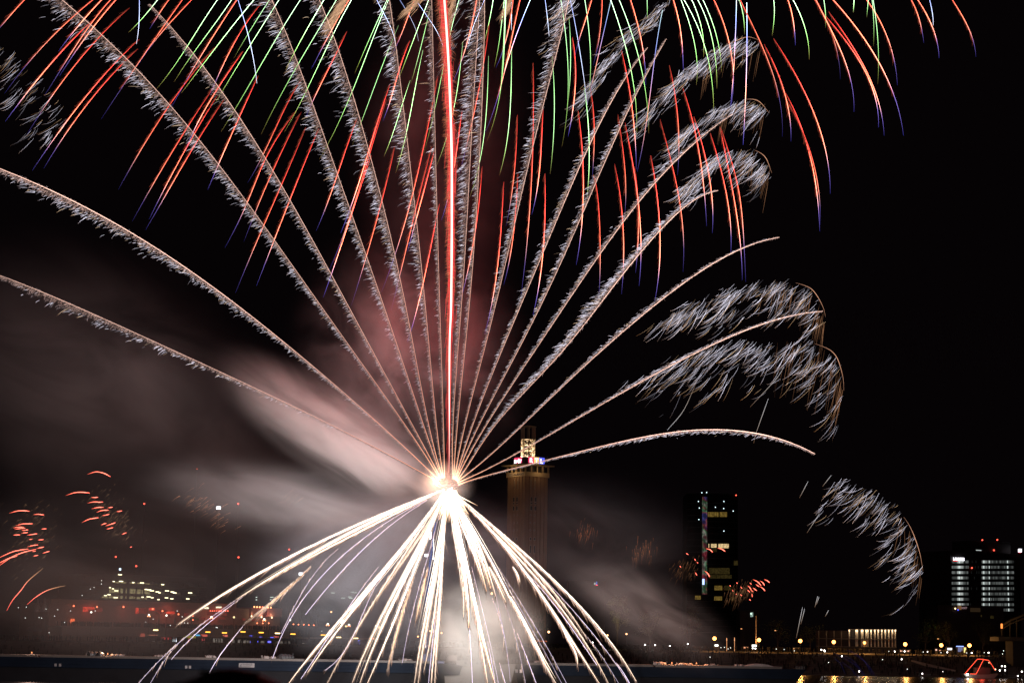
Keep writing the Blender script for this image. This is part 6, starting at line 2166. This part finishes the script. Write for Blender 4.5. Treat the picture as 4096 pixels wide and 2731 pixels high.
for i, (x, y, c, n) in enumerate(GLOBES):
    p = at1(x, y, 722)
    zf = 11.0
    o = empty('globe_lantern', (p.x, p.y, zf))
    tag(o, '%s globe lantern%s, %s from left on the terrace' % (c, ' with two small red lamps' if n == 3 else '', ordinal(i)), 'lantern', 'globe lanterns on the restaurant terrace')
    MB().bar((0, 0, -3.5), (0, 0, p.z - zf - 0.3), 0.06, 5).build('pole', DARKM, o)
    MB().ball((0, 0, p.z - zf), 0.36, 10, 6).build('globe', glow('lantern_white', (3.2, 3.0, 2.5)) if c == 'white' else glow('lantern_yellow', (2.0, 1.5, 0.7)), o)
    if n == 3:
        for sx in (-0.42, 0.42):
            MB().ball((sx, -0.1, p.z - zf - 0.5), 0.2, 8, 5).build('side_lamp', glow('orange_red_lamp', (4, 1, 0)), o)
TERR = [(1029, 2491), (1051, 2491), (1075, 2491), (1174, 2495), (1194, 2496), (1215, 2497), (1235, 2498), (1255, 2499)]
for i, (x, y) in enumerate(TERR):
    p = at1(x, y, 724)
    o = empty('red_table_lamp', (p.x, p.y, p.z - 1.2))
    tag(o, 'small red lamp, %s from left in the row along the terrace rail' % ordinal(i), 'lamp', 'small red lamps on the terrace rail')
    MB().bar((0, 0, -4), (0, 0, 1.1), 0.05, 5).build('stem', DARKM, o)
    MB().ball((0, 0, 1.2), 0.24, 8, 5).build('shade', glow('red_shade', (4.2, 0.9, 0.35)), o)
# closed parasols on the terrace
for i, (x, y0, y1) in enumerate(((637, 2455, 2495), (701, 2462, 2498), (768, 2470, 2500), (838, 2476, 2504), (1150, 2480, 2508), (1207, 2478, 2510), (1266, 2480, 2512))):
    a, b = at1(x, y0, 721), at1(x, y1, 721)
    o = empty('closed_parasol', (a.x, a.y, b.z))
    tag(o, 'closed pale parasol, %s from left on the restaurant terrace' % ordinal(i), 'parasol', 'closed parasols on the restaurant terrace')
    h = a.z - b.z
    MB().lathe((0, 0, 0), [(0.1, h * 0.15), (0.42, h * 0.25), (0.3, h * 0.5), (0.16, h * 0.85), (0.03, h)], 8).build('canopy', CLOTHP if 'CLOTHP' in globals() else CONC, o)
    MB().bar((0, 0, -2), (0, 0, h * 0.9), 0.05, 5).build('pole', DARKM, o)
# pavilion tents
for i, (x, lab) in enumerate(((152, 'peaked pavilion tent at far left, the left of two'), (180, 'peaked pavilion tent at far left, the right of two'))):
    a, b = at1(x, 2386 + i * 2, 716), at1(x, 2432, 716)
    o = empty('pavilion_tent', (a.x, 716, 7.2))
    tag(o, lab, 'tent', 'peaked pavilion tents')
    w = 1.25
    zb_, zt_ = b.z - 7.2, a.z - 7.2
    mb = MB().lathe((0, 0, 0), [(w, zb_ - 1.2), (w, zb_), (w * 0.45, zb_ + (zt_ - zb_) * 0.35), (0.12, zb_ + (zt_ - zb_) * 0.85), (0.02, zt_)], 8)
    mb.build('roof', CONC, o)
    mb = MB()
    for sx in (-1, 1):
        for sy in (-1, 1):
            mb.bar((sx * w * 0.7, sy * w * 0.7, 0), (sx * w * 0.7, sy * w * 0.7, zb_), 0.07, 5)
    mb.build('pole', METAL, o)
for i, (xa, xb, y0, y1, lab) in enumerate(((107, 168, 2507, 2522, 'pale blank notice board low at the far left'),)):
    a, b = at1(xa, y1, 713), at1(xb, y0, 713)
    o = empty('notice_board', ((a.x + b.x) / 2, 713, 7.2))
    tag(o, lab, 'board')
    w = (b.x - a.x) / 2
    MB().box(-w, w, -0.05, 0.05, a.z - 7.2, b.z - 7.2).build('panel', BOARD, o)
    mb = MB().bar((-w * 0.8, 0.08, 0), (-w * 0.8, 0.08, b.z - 7.2), 0.06, 5).bar((w * 0.8, 0.08, 0), (w * 0.8, 0.08, b.z - 7.2), 0.06, 5)
    mb.build('post', METAL, o)

# ---- right bank: lit kiosks, pole, ramp, boat, bridge
for x0, y0, x1, y1, lab in ((2859, 2576, 2873, 2583, 'bright white lit kiosk window below the first orange lamp'), (3008, 2577, 3026, 2585, 'bright white lit kiosk window beside the second orange lamp'), (3790, 2590, 3808, 2598, 'small white lit van roof near the seventh orange lamp'), (3832, 2586, 3850, 2605, 'blue-lit stall near the last orange lamps'), (3856, 2588, 3864, 2608, 'yellow lit drinks cabinet beside the last orange lamp')):
    a, b = at1(x0, y1, 717), at1(x1, y0, 717)
    o = empty('kiosk', ((a.x + b.x) / 2, 718, 7.2))
    tag(o, lab, 'kiosk')
    w = (b.x - a.x) / 2
    za, zb = a.z - 7.2, b.z - 7.2
    c = (2.6, 2.8, 2.6) if x1 < 3100 else ((1.5, 1.5, 1.6) if x0 == 3790 else ((0.16, 0.17, 0.3) if x0 == 3832 else (1.3, 1.05, 0.35)))
    MB().box(-w - 0.3, w + 0.3, -0.9, 1.2, min(0, za), zb + 0.25).build('body', DARKW, o)
    MB().box(-w, w, -1.0, -0.9, za, zb).build('lit_window', glow('kiosk_light_%d' % x0, c), o)
    if x0 == 3832:
        MB().box(-w - 0.6, w + 0.4, -1.1, -0.95, zb + 0.1, zb + 0.35).build('blue_tube', glow('blue_tube', (0.6, 0.9, 2.6)), o)
a, b = at1(3024, 2462, 722), at1(3024, 2564, 722)
o = empty('lit_column', (a.x, 722, 7.2))
tag(o, 'tall thin pole lit orange from below beside the second orange lamp', 'pole')
MB().bar((0, 0, 0), (0, 0, a.z - 7.2), 0.22, 8, 0.16).build('shaft', mat('pale_pole', (0.6, 0.5, 0.4), 0.6), o)
lamp('uplight', Vector((a.x, 720.9, b.z + 0.3)), (1.0, 0.4, 0.12), 160, 0.15, o)
for x, y0, y1, lab in ((2938, 2548, 2562, 'short orange-lit post right of the first orange lamp'), (2907, 2550, 2560, 'shortest orange-lit post right of the first orange lamp')):
    a, b = at1(x, y0, 722), at1(x, y1, 722)
    mb = MB().bar((a.x, 722, b.z), (a.x, 722, a.z), 0.12, 6, 0.07)
    mb.bar((a.x, 722, 7.2), (a.x, 722, b.z), 0.05, 5)
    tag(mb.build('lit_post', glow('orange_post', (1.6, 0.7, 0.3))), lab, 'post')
for x, y, lab in ((2967, 2514, 'tall dark street lamp with faint orange head left of lit pole'), (3103, 2521, 'tall dark street lamp with orange head right of lit pole'), (3754, 2554, 'slim lamp post with yellow head left of the seventh orange lamp')):
    p = at1(x, y, 730)
    o = empty('tall_lamp', (p.x + 0.5, p.y, 7.2))
    tag(o, lab, 'street lamp')
    hh = p.z - 7.2
    mb = MB().bar((0, 0, 0), (0, 0, hh), 0.09, 6, 0.06).bar((0, 0, hh), (-0.7, 0, hh + 0.1), 0.05, 5)
    mb.build('pole', DARKM, o)
    MB().box(-0.9, -0.4, -0.15, 0.15, hh - 0.02, hh + 0.16).build('lamp_head', glow('tall_lamp_glow', (1.8, 0.8, 0.3)), o)
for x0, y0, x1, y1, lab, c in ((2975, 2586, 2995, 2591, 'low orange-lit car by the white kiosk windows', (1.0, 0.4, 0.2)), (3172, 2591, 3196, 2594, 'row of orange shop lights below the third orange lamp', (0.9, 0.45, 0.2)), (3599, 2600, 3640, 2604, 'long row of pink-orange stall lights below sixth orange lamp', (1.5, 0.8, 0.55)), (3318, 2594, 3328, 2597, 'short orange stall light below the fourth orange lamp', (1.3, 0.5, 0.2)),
                               (3742, 2595, 3751, 2600, 'pink stall light left of the seventh orange lamp', (1.4, 0.8, 0.6)), (3757, 2598, 3765, 2601, 'second pink stall light under the seventh orange lamp', (1.1, 0.5, 0.3)), (2122, 2561, 2190, 2564, 'dim red awning light among the right cascade streaks', (0.5, 0.12, 0.05))):
    a, b = at1(x0, y1, 718), at1(x1, y0, 718)
    o = empty('market_stall', ((a.x + b.x) / 2, 719, 7.2))
    tag(o, lab, 'stall')
    w = (b.x - a.x) / 2
    za, zb = a.z - 7.2, b.z - 7.2
    MB().box(-w, w, -0.8, 1.2, 0, zb + 0.3).build('body', DARKW, o)
    mb = MB()
    n = max(1, int(w * 2 / 0.7))
    for k in range(n):
        q = -w + 2 * w * k / n
        mb.box(q, q + 2 * w / n * 0.7, -0.95, -0.85, za, zb)
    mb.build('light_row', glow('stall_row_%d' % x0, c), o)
a = [at1(3648, 2644, 690), at1(3700, 2662, 682), at1(3822, 2684, 670), at1(3822, 2678, 670), at1(3700, 2650, 682), at1(3648, 2638, 690)]
mb = MB().add(a + [p + Vector((0, 1.2, 0)) for p in a], [(0, 1, 2, 3, 4, 5), (11, 10, 9, 8, 7, 6)] + [(k, (k + 1) % 6, 6 + (k + 1) % 6, 6 + k) for k in range(6)])
tag(mb.build('ramp_wall', CONC), 'pale sloping ramp wall down the right bank to the water', 'ramp')

bo = empty('outlined_boat', at1(3925, 2700, 656))
tag(bo, 'moored boat whose rigging is outlined by red rope lights', 'boat')
inv = WORLD(bo)
Yb_ = 656


def bp(x, y, Y=Yb_):
    return at1(3700 + x / 5.94, 2550 + y / 5.94, Y)


RED_R = glow('red_rope_light', (2.6, 0.22, 0.10))
for pts in (((945, 850), (1245, 500)), ((1245, 500), (1390, 503)), ((1390, 512), (1510, 527)), ((1510, 527), (1590, 640)), ((1600, 655), (1670, 772)), ((1390, 510), (1215, 855)), ((1215, 855), (1070, 850)), ((945, 850), (975, 850))):
    MB().bar(bp(*pts[0]), bp(*pts[1]), 0.075, 6).build('rope_light', RED_R, bo, inv)
x0, x1 = bp(925, 880).x, bp(1725, 880).x
zt_ = bp(1300, 872).z
MB().prism([(x0 + 1, -0.3), (x1 - 1.5, -0.3), (x1 + 0.2, zt_ + 0.45), (x1 - 3, zt_ + 0.1), (x0 + 3, zt_), (x0 - 0.2, zt_ + 0.3)], 655.5, 659.5).build('hull', mat('boat_paint', (0.32, 0.3, 0.28), 0.5, noise=0.1, scale=1), bo, inv)
p0, p1 = bp(1200, 700), bp(1560, 868)
MB().box(p0.x, p1.x, 656.5, 659, zt_, p0.z).build('cabin', mat('boat_cabin', (0.1, 0.07, 0.07), 0.6), bo, inv)
MB().ball(bp(1010, 862, 655), 0.30, 8, 5).build('bow_lamp', glow('white_point', (9, 8.5, 8)), bo, inv)
MB().ball(bp(1675, 742, 655), 0.2, 8, 5).build('stern_lamp', glow('warm_point', (3, 2, 1)), bo, inv)
MB().ball(bp(1520, 588, 655), 0.14, 8, 5).build('mast_lamp', glow('warm_point', (3, 2, 1)), bo, inv)
mb = MB().bar(bp(1245, 500, 657), bp(1240, 870, 657), 0.06, 5).bar(bp(1510, 527, 657), bp(1510, 870, 657), 0.06, 5)
mb.build('mast', DARKM, bo, inv)
l_ = lamp('bow_light', bp(1010, 850, 654), (1, 0.95, 0.85), 90, 0.3, bo)
l_ = lamp('rope_glow', bp(1350, 700, 653.8), (1, 0.08, 0.04), 120, 0.8, bo)

br = empty('arch_bridge', at1(4096, 2550, 690))
tag(br, 'orange-lit steel arch of the bridge at the right frame edge', 'bridge')
inv = WORLD(br)
STEEL = mat('bridge_steel', (0.03, 0.034, 0.026), 0.7, noise=0.15, scale=0.4)
arch = [(4005, 2510), (4008, 2501), (4042, 2479), (4096, 2458), (4180, 2436), (4280, 2426), (4380, 2432)]
for dy in (0, 9):
    mb = MB()
    for (a, b) in zip(arch, arch[1:]):
        mb.bar(at1(*a, 690 + dy), at1(*b, 690 + dy), 0.42, 6)
        mb.bar(at1(a[0], a[1] + 14, 690 + dy), at1(b[0], b[1] + 14, 690 + dy), 0.25, 6)
    mb.build('arch', STEEL, br, inv)
mb = MB()
for x, y in ((4007, 2505), (4067, 2470), (4040, 2480), (4125, 2452), (4190, 2437), (4260, 2428)):
    for dy in (0, 9):
        mb.bar(at1(x, y, 690 + dy), at1(x, 2548 if x != 4007 else 2540, 690 + dy), 0.2, 5)
mb.build('hanger', STEEL, br, inv)
mb = MB()
a, b = at1(3990, 2545, 690), at1(4400, 2553, 690)
mb.box(a.x, b.x, 688.5, 701, a.z - 1.4, a.z)
mb.build('deck', STEEL, br, inv)
a = at1(4068, 2560, 692)
MB().box(a.x - 2, a.x + 2, 690, 700, -1, at1(4068, 2553, 690).z - 0.9).build('pier', EARTH, br, inv)
for x, y, pw in ((4010, 2496, 130), (4050, 2474, 60), (4090, 2462, 45)):
    lamp('bridge_light', at1(x, y + 10, 687), (1.0, 0.4, 0.08), pw, 0.3, br)
MB().box(*[f for q in (at1(4007, 2500, 688.8),) for f in (q.x - 0.25, q.x + 0.25, 688.6, 689.2, q.z - 1.0, q.z + 0.6)]).build('bridge_lamp', glow('orange_bridge_lamp', (1.8, 0.5, 0.1)), br, inv)

# ---- hand-held lights among the crowd
PH = '''R 708,1080 953,1087 1000,1083 1050,1103 1083,1089 807,1214 1380,1095 1417,1100 1697,1105 1803,1110 1940,1130 2303,1115 68,1052 267,1064 508,1038
S 120,1117 157,1125 165,1137 395,1203 217,1287 943,1248 1200,1244 1275,1377 1477,1437 1028,1138 1108,1140 1240,1138 1490,1146 1550,1146 627,1408
T 565,1155 625,1155 650,1150 912,1158 978,1158 1147,1155 1205,1157 1407,1130 1393,1173 1600,1165 1637,1068 1427,1340 1385,1337 1427,1393 1357,1395 1653,1410 1600,1467 590,1410
N 613,1032 752,1017 1413,1017 1520,1040 1575,1055 1673,1042 2118,1048 2252,1052 230,990
Z 247,550 355,542 620,567 775,578 948,594 1280,594 340,688 733,663 1105,385 1213,300 1265,280 1365,186 1363,232 1525,199 525,682 560,690 868,748 660,885 1958,740 2288,788 2058,704
M 105,788 340,757 258,755 295,755 722,815 738,818 265,672 2143,865 198,594'''
SMALL = {'R 508', 'S 627', 'S 1477'}
rp = random.Random(5)
WPT = glow('white_point', (6, 5.8, 5.4))
WPS = glow('small_white_point', (2.6, 2.7, 2.5))
protoB = protoS = None
for line in PH.split('\n'):
    for x, y in PX(line):
        left = x < 1800
        base = 690
        # stand each one on the steps or the promenade where its line of sight meets them
        Y = 714.5
        for k in range(13):
            yy = 665.5 + TREAD * k
            zz = 0.3 + 0.53 * k + 1.5
            if at1(x, y, yy).z <= zz + 0.28:
                Y = yy
                break
        p = at1(x, y, Y)
        big = rp.random() < 0.6 and not left
        src = protoB if big else protoS
        if src is None:
            me_ = MB().ball((0, 0, 0), 0.21 if big else 0.12, 8, 6)
            o = me_.build('hand_light', WPT if big else WPS)
            if big:
                protoB = o
            else:
                protoS = o
        else:
            o = src.copy()
            COL.objects.link(o)
        o.location = p
        tag(o, 'small white hand-held light among the dark crowd on the %s bank' % ('left' if left else 'right'), 'hand light', 'hand-held lights of the crowd on the %s' % ('left' if left else 'right'))

# ---- the crowd itself: dark people on the steps and promenade, beyond counting
crowd = MB()
rc = random.Random(9)


def figure(x, y, z, h):
    crowd.lathe((x, y, z), [(0.12, 0), (0.17, 0.45 * h), (0.25, 0.72 * h), (0.22, 0.82 * h), (0.08, 0.86 * h)], 6)
    crowd.ball((x, y, z + 0.93 * h), 0.11 * h / 1.7 + 0.01, 6, 4)


for k in range(1500):
    r_ = rc.randint(0, 12)
    x = rc.uniform(40, 200) if rc.random() < 0.62 else rc.uniform(-190, 60)
    figure(x, 664 + TREAD * r_ + rc.uniform(0.5, 3.3), 0.32 + 0.53 * r_, rc.choice((1.0, 1.15, 1.6, 1.7, 1.75)))
for k in range(650):
    figure(rc.uniform(-190, 200), rc.uniform(714.2, 718), 7.25, rc.uniform(1.5, 1.85))
tag(crowd.build('crowd', CLOTH), 'dark crowd of spectators on the steps and promenade', 'crowd', None, 'stuff')
crowd = MB()
zt_ = FR.sz(600, 2509)[1]
for k in range(420):
    q = FR.M @ Vector((rc.uniform(2, FR.w - 1), -rc.uniform(0.5, 8.7), zt_))
    figure(q.x, q.y, q.z, rc.uniform(1.5, 1.85))
tag(crowd.build('crowd', mat('mixed_clothes', (0.05, 0.04, 0.036), 0.9, noise=0.6, scale=0.8)), 'diners and spectators crowding the restaurant terrace', 'crowd', None, 'stuff')

# ---- trees
LEAF = mat('leaves', (0.07, 0.085, 0.02), 0.7, noise=0.45, scale=0.5)
BARK = mat('bark', (0.06, 0.045, 0.035), 0.9, noise=0.3, scale=1)


def tree(x, yb, yt, wpx, Y, label, seed, n=900):
    r_ = random.Random(seed)
    a, b = at1(x, yt, Y), at1(x, yb, Y)
    h = a.z - 7.2
    o = empty('tree', (a.x, Y, 7.2))
    tag(o, label, 'tree', 'trees on the far bank')
    w = wpx * Y / F / 2
    mb = MB().bar((0, 0, 0), (0.1, 0, h * 0.45), 0.32, 7, 0.2)
    blobs = []
    for k in range(11):
        an = r_.uniform(0, 6.28)
        rr_ = r_.uniform(0.15, 0.8) * w
        c = Vector((rr_ * math.cos(an), rr_ * math.sin(an), h * r_.uniform(0.42, 0.9)))
        blobs.append((c, w * r_.uniform(0.28, 0.5)))
        mb.bar((0.1, 0, h * r_.uniform(0.25, 0.45)), c, 0.12, 5, 0.03)
    mb.build('trunk', BARK, o)
    lf = MB()
    for k in range(n):
        c, rad = r_.choice(blobs)
        d = Vector((r_.gauss(0, 1), r_.gauss(0, 1), r_.gauss(0, 0.8)))
        p = c + d.normalized() * rad * r_.uniform(0.35, 1.1)
        u = Vector((r_.gauss(0, 1), r_.gauss(0, 1), r_.gauss(0, 1))).normalized()
        v = u.orthogonal().normalized()
        s_ = r_.uniform(0.16, 0.36)
        lf.add([p, p + u * s_ + v * s_ * 0.4, p + u * s_ * 2, p + u * s_ - v * s_ * 0.4], [(0, 1, 2, 3)])
    lf.build('crown', LEAF, o)
    return o


t1 = tree(2470, 2560, 2368, 95, 735, 'tree lit yellow-green at its left, beside the cascade', 1, 1500)
for x, y, pw in ((2420, 2392, 260), (2434, 2425, 170), (2468, 2490, 240)):
    lamp('tree_uplight', at1(x, y, 732), (1.0, 0.85, 0.3), pw, 0.3, t1)
for i, (x, yt, w, Y, lab) in enumerate(((2600, 2440, 110, 740, 'dark tree just right of the yellow-lit tree'), (2760, 2420, 120, 745, 'dark tree at the foot of the round tower'), (3110, 2470, 130, 745, 'dark tree right of the lit pole'), (3240, 2490, 110, 745, 'dark tree left of the colonnade wing'), (3700, 2470, 150, 742, 'dark tree with a faint green light on its leaves'),
                                        (3795, 2480, 130, 728, 'dark tree whose lower leaves glow orange by the seventh lamp'), (3930, 2490, 150, 740, 'dark tree between last orange lamp and the bridge'), (1240, 2420, 120, 760, 'hazy tree right of the restaurant end'), (2150, 2440, 130, 742, 'hazy dark tree behind the right cascade streaks'))):
    t_ = tree(x, 2560, yt, w, Y, lab, 20 + i, 700)
    if 'green light' in lab:
        lamp('green_light', at1(3737, 2492, Y - 6), (0.15, 1.0, 0.45), 40, 0.2, t_)

# ================================================================== THE SPECTATOR IN FRONT
def spectator():
    Yp = 2.25
    top = at1(925, 2697, Yp)
    x0, ztop = top.x, top.z
    zg = 7.1
    h = ztop - zg
    k = h / 1.75
    o = empty('person', (x0, Yp, zg))
    tag(o, 'spectator with dark hair seen from behind at the bottom edge, only head top visible', 'person')
    # continuous body: joints with radii, standing, hands in front holding nothing visible
    J = {'pelvis': (0, 0, 0.95, 0.15), 'waist': (0, 0, 1.10, 0.135), 'chest': (0, 0.0, 1.30, 0.16), 'neckb': (0, 0.01, 1.45, 0.075), 'neck': (0, 0.015, 1.52, 0.058), 'skull': (0, 0.02, 1.60, 0.07)}
    E = [('pelvis', 'waist'), ('waist', 'chest'), ('chest', 'neckb'), ('neckb', 'neck'), ('neck', 'skull')]
    for s, n in ((-1, 'l'), (1, 'r')):
        J[n + 'hip'] = (s * 0.09, 0, 0.88, 0.10)
        J[n + 'knee'] = (s * 0.11, 0.01, 0.50, 0.062)
        J[n + 'ank'] = (s * 0.12, -0.01, 0.09, 0.042)
        J[n + 'toe'] = (s * 0.14, 0.16, 0.03, 0.035)
        J[n + 'sh'] = (s * 0.19, 0, 1.40, 0.07)
        J[n + 'elb'] = (s * 0.25, -0.02, 1.12, 0.045)
        J[n + 'wri'] = (s * 0.24, 0.10, 0.89, 0.030)
        J[n + 'palm'] = (s * 0.235, 0.13, 0.82, 0.034)
        E += [('pelvis', n + 'hip'), (n + 'hip', n + 'knee'), (n + 'knee', n + 'ank'), (n + 'ank', n + 'toe'), ('chest', n + 'sh'), (n + 'sh', n + 'elb'), (n + 'elb', n + 'wri'), (n + 'wri', n + 'palm')]
        for f in range(4):
            b = (s * (0.222 + 0.009 * f), 0.125 + 0.014 * f, 0.775, 0.0095)
            t = (s * (0.215 + 0.008 * f), 0.14 + 0.014 * f, 0.735 + (0.008 if f in (0, 3) else 0), 0.0085)
            J[n + 'f%d' % f] = b
            J[n + 'g%d' % f] = t
            E += [(n + 'palm', n + 'f%d' % f), (n + 'f%d' % f, n + 'g%d' % f)]
        J[n + 'th'] = (s * 0.205, 0.155, 0.80, 0.010)
        J[n + 'tt'] = (s * 0.195, 0.17, 0.77, 0.009)
        E += [(n + 'palm', n + 'th'), (n + 'th', n + 'tt')]
    names = list(J)
    me = bpy.data.meshes.new('body')
    me.from_pydata([Vector(J[n][:3]) * k for n in names], [(names.index(a), names.index(b)) for a, b in E], [])
    b = bpy.data.objects.new('body', me)
    COL.objects.link(b)
    m = b.modifiers.new('skin', 'SKIN')
    sk = me.skin_vertices[0].data
    for i, n in enumerate(names):
        r = J[n][3] * k
        sk[i].radius = (r * 1.2, r * 0.9) if n in ('pelvis', 'waist', 'chest') else (r, r)
        sk[i].use_root = n == 'pelvis'
    s = b.modifiers.new('sub', 'SUBSURF')
    s.levels = s.render_levels = 2
    dg = bpy.context.evaluated_depsgraph_get()
    nm = bpy.data.meshes.new_from_object(b.evaluated_get(dg))
    bpy.data.objects.remove(b)
    nm.materials.clear()
    nm.materials.append(mat('dark_jacket', (0.02, 0.02, 0.022), 0.9, noise=0.3, scale=6))
    nm.name = 'body'
    for p in nm.polygons:
        p.use_smooth = True
    bo_ = bpy.data.objects.new('body', nm)
    COL.objects.link(bo_)
    bo_.parent = o
    SKIN = mat('skin', (0.32, 0.19, 0.14), 0.6)
    HAIR = mat('dark_hair', (0.012, 0.009, 0.008), 0.7, noise=0.4, scale=30, bump=0.5)
    # head, facing the river, with nose and ears
    hz = h - 0.115
    hd = MB()
    prof = [(0.02, -0.115), (0.05, -0.105), (0.062, -0.08), (0.070, -0.04), (0.076, 0.0), (0.077, 0.04), (0.07, 0.075), (0.048, 0.10), (0.01, 0.112)]
    hd.lathe((0, 0.02, 0), prof, 16)
    hd.v = [(x, 0.02 + (y - 0.02) * 1.22, z + hz) for x, y, z in hd.v]
    hd.add([(-0.013, 0.108, hz - 0.03), (0.013, 0.108, hz - 0.03), (0, 0.134, hz - 0.028), (0, 0.108, hz + 0.012)], [(0, 1, 2), (0, 2, 3), (1, 3, 2)])
    for sx in (-1, 1):
        hd.ball((sx * 0.078, 0.012, hz - 0.012), 0.024, 8, 6, sz=1.35)
    hd.build('head', SKIN, o, smooth_=True)
    fc = MB()
    for sx in (-1, 1):
        fc.ball((sx * 0.03, 0.103, hz + 0.004), 0.010, 8, 5)
    fc.build('eye', mat('eye', (0.5, 0.5, 0.5), 0.3), o)
    MB().box(-0.022, 0.022, 0.1, 0.106, hz - 0.064, hz - 0.056).build('mouth', mat('lips', (0.25, 0.09, 0.08), 0.6), o)
    # hair: a cap of wavy tufts
    rh = random.Random(2)
    hr = MB().lathe((0, 0, 0), [(0.074, -0.06), (0.083, -0.02), (0.087, 0.03), (0.082, 0.07), (0.058, 0.105), (0.02, 0.120), (0.003, 0.122)], 18)
    hr.v = [(x * (1 + rh.uniform(-0.03, 0.03)), 0.008 + y * 1.16 - (0.012 if z < 0.03 else 0), z + hz) for x, y, z in hr.v]
    for q in range(420):
        an = rh.uniform(0, 6.28)
        el = math.acos(rh.uniform(0.0, 1.0))
        d = Vector((math.sin(el) * math.cos(an) * 0.084, 0.008 + math.sin(el) * math.sin(an) * 0.098, math.cos(el) * 0.094 + 0.025))
        e_ = d + Vector((rh.uniform(-0.014, 0.014), rh.uniform(-0.02, 0.005), rh.uniform(-0.012, 0.006)))
        hr.bar((d.x, d.y, d.z + hz), (e_.x * 1.03, e_.y, e_.z + hz), 0.0042, 4, 0.0015)
    hr.build('hair', HAIR, o)
    return o


spectator()
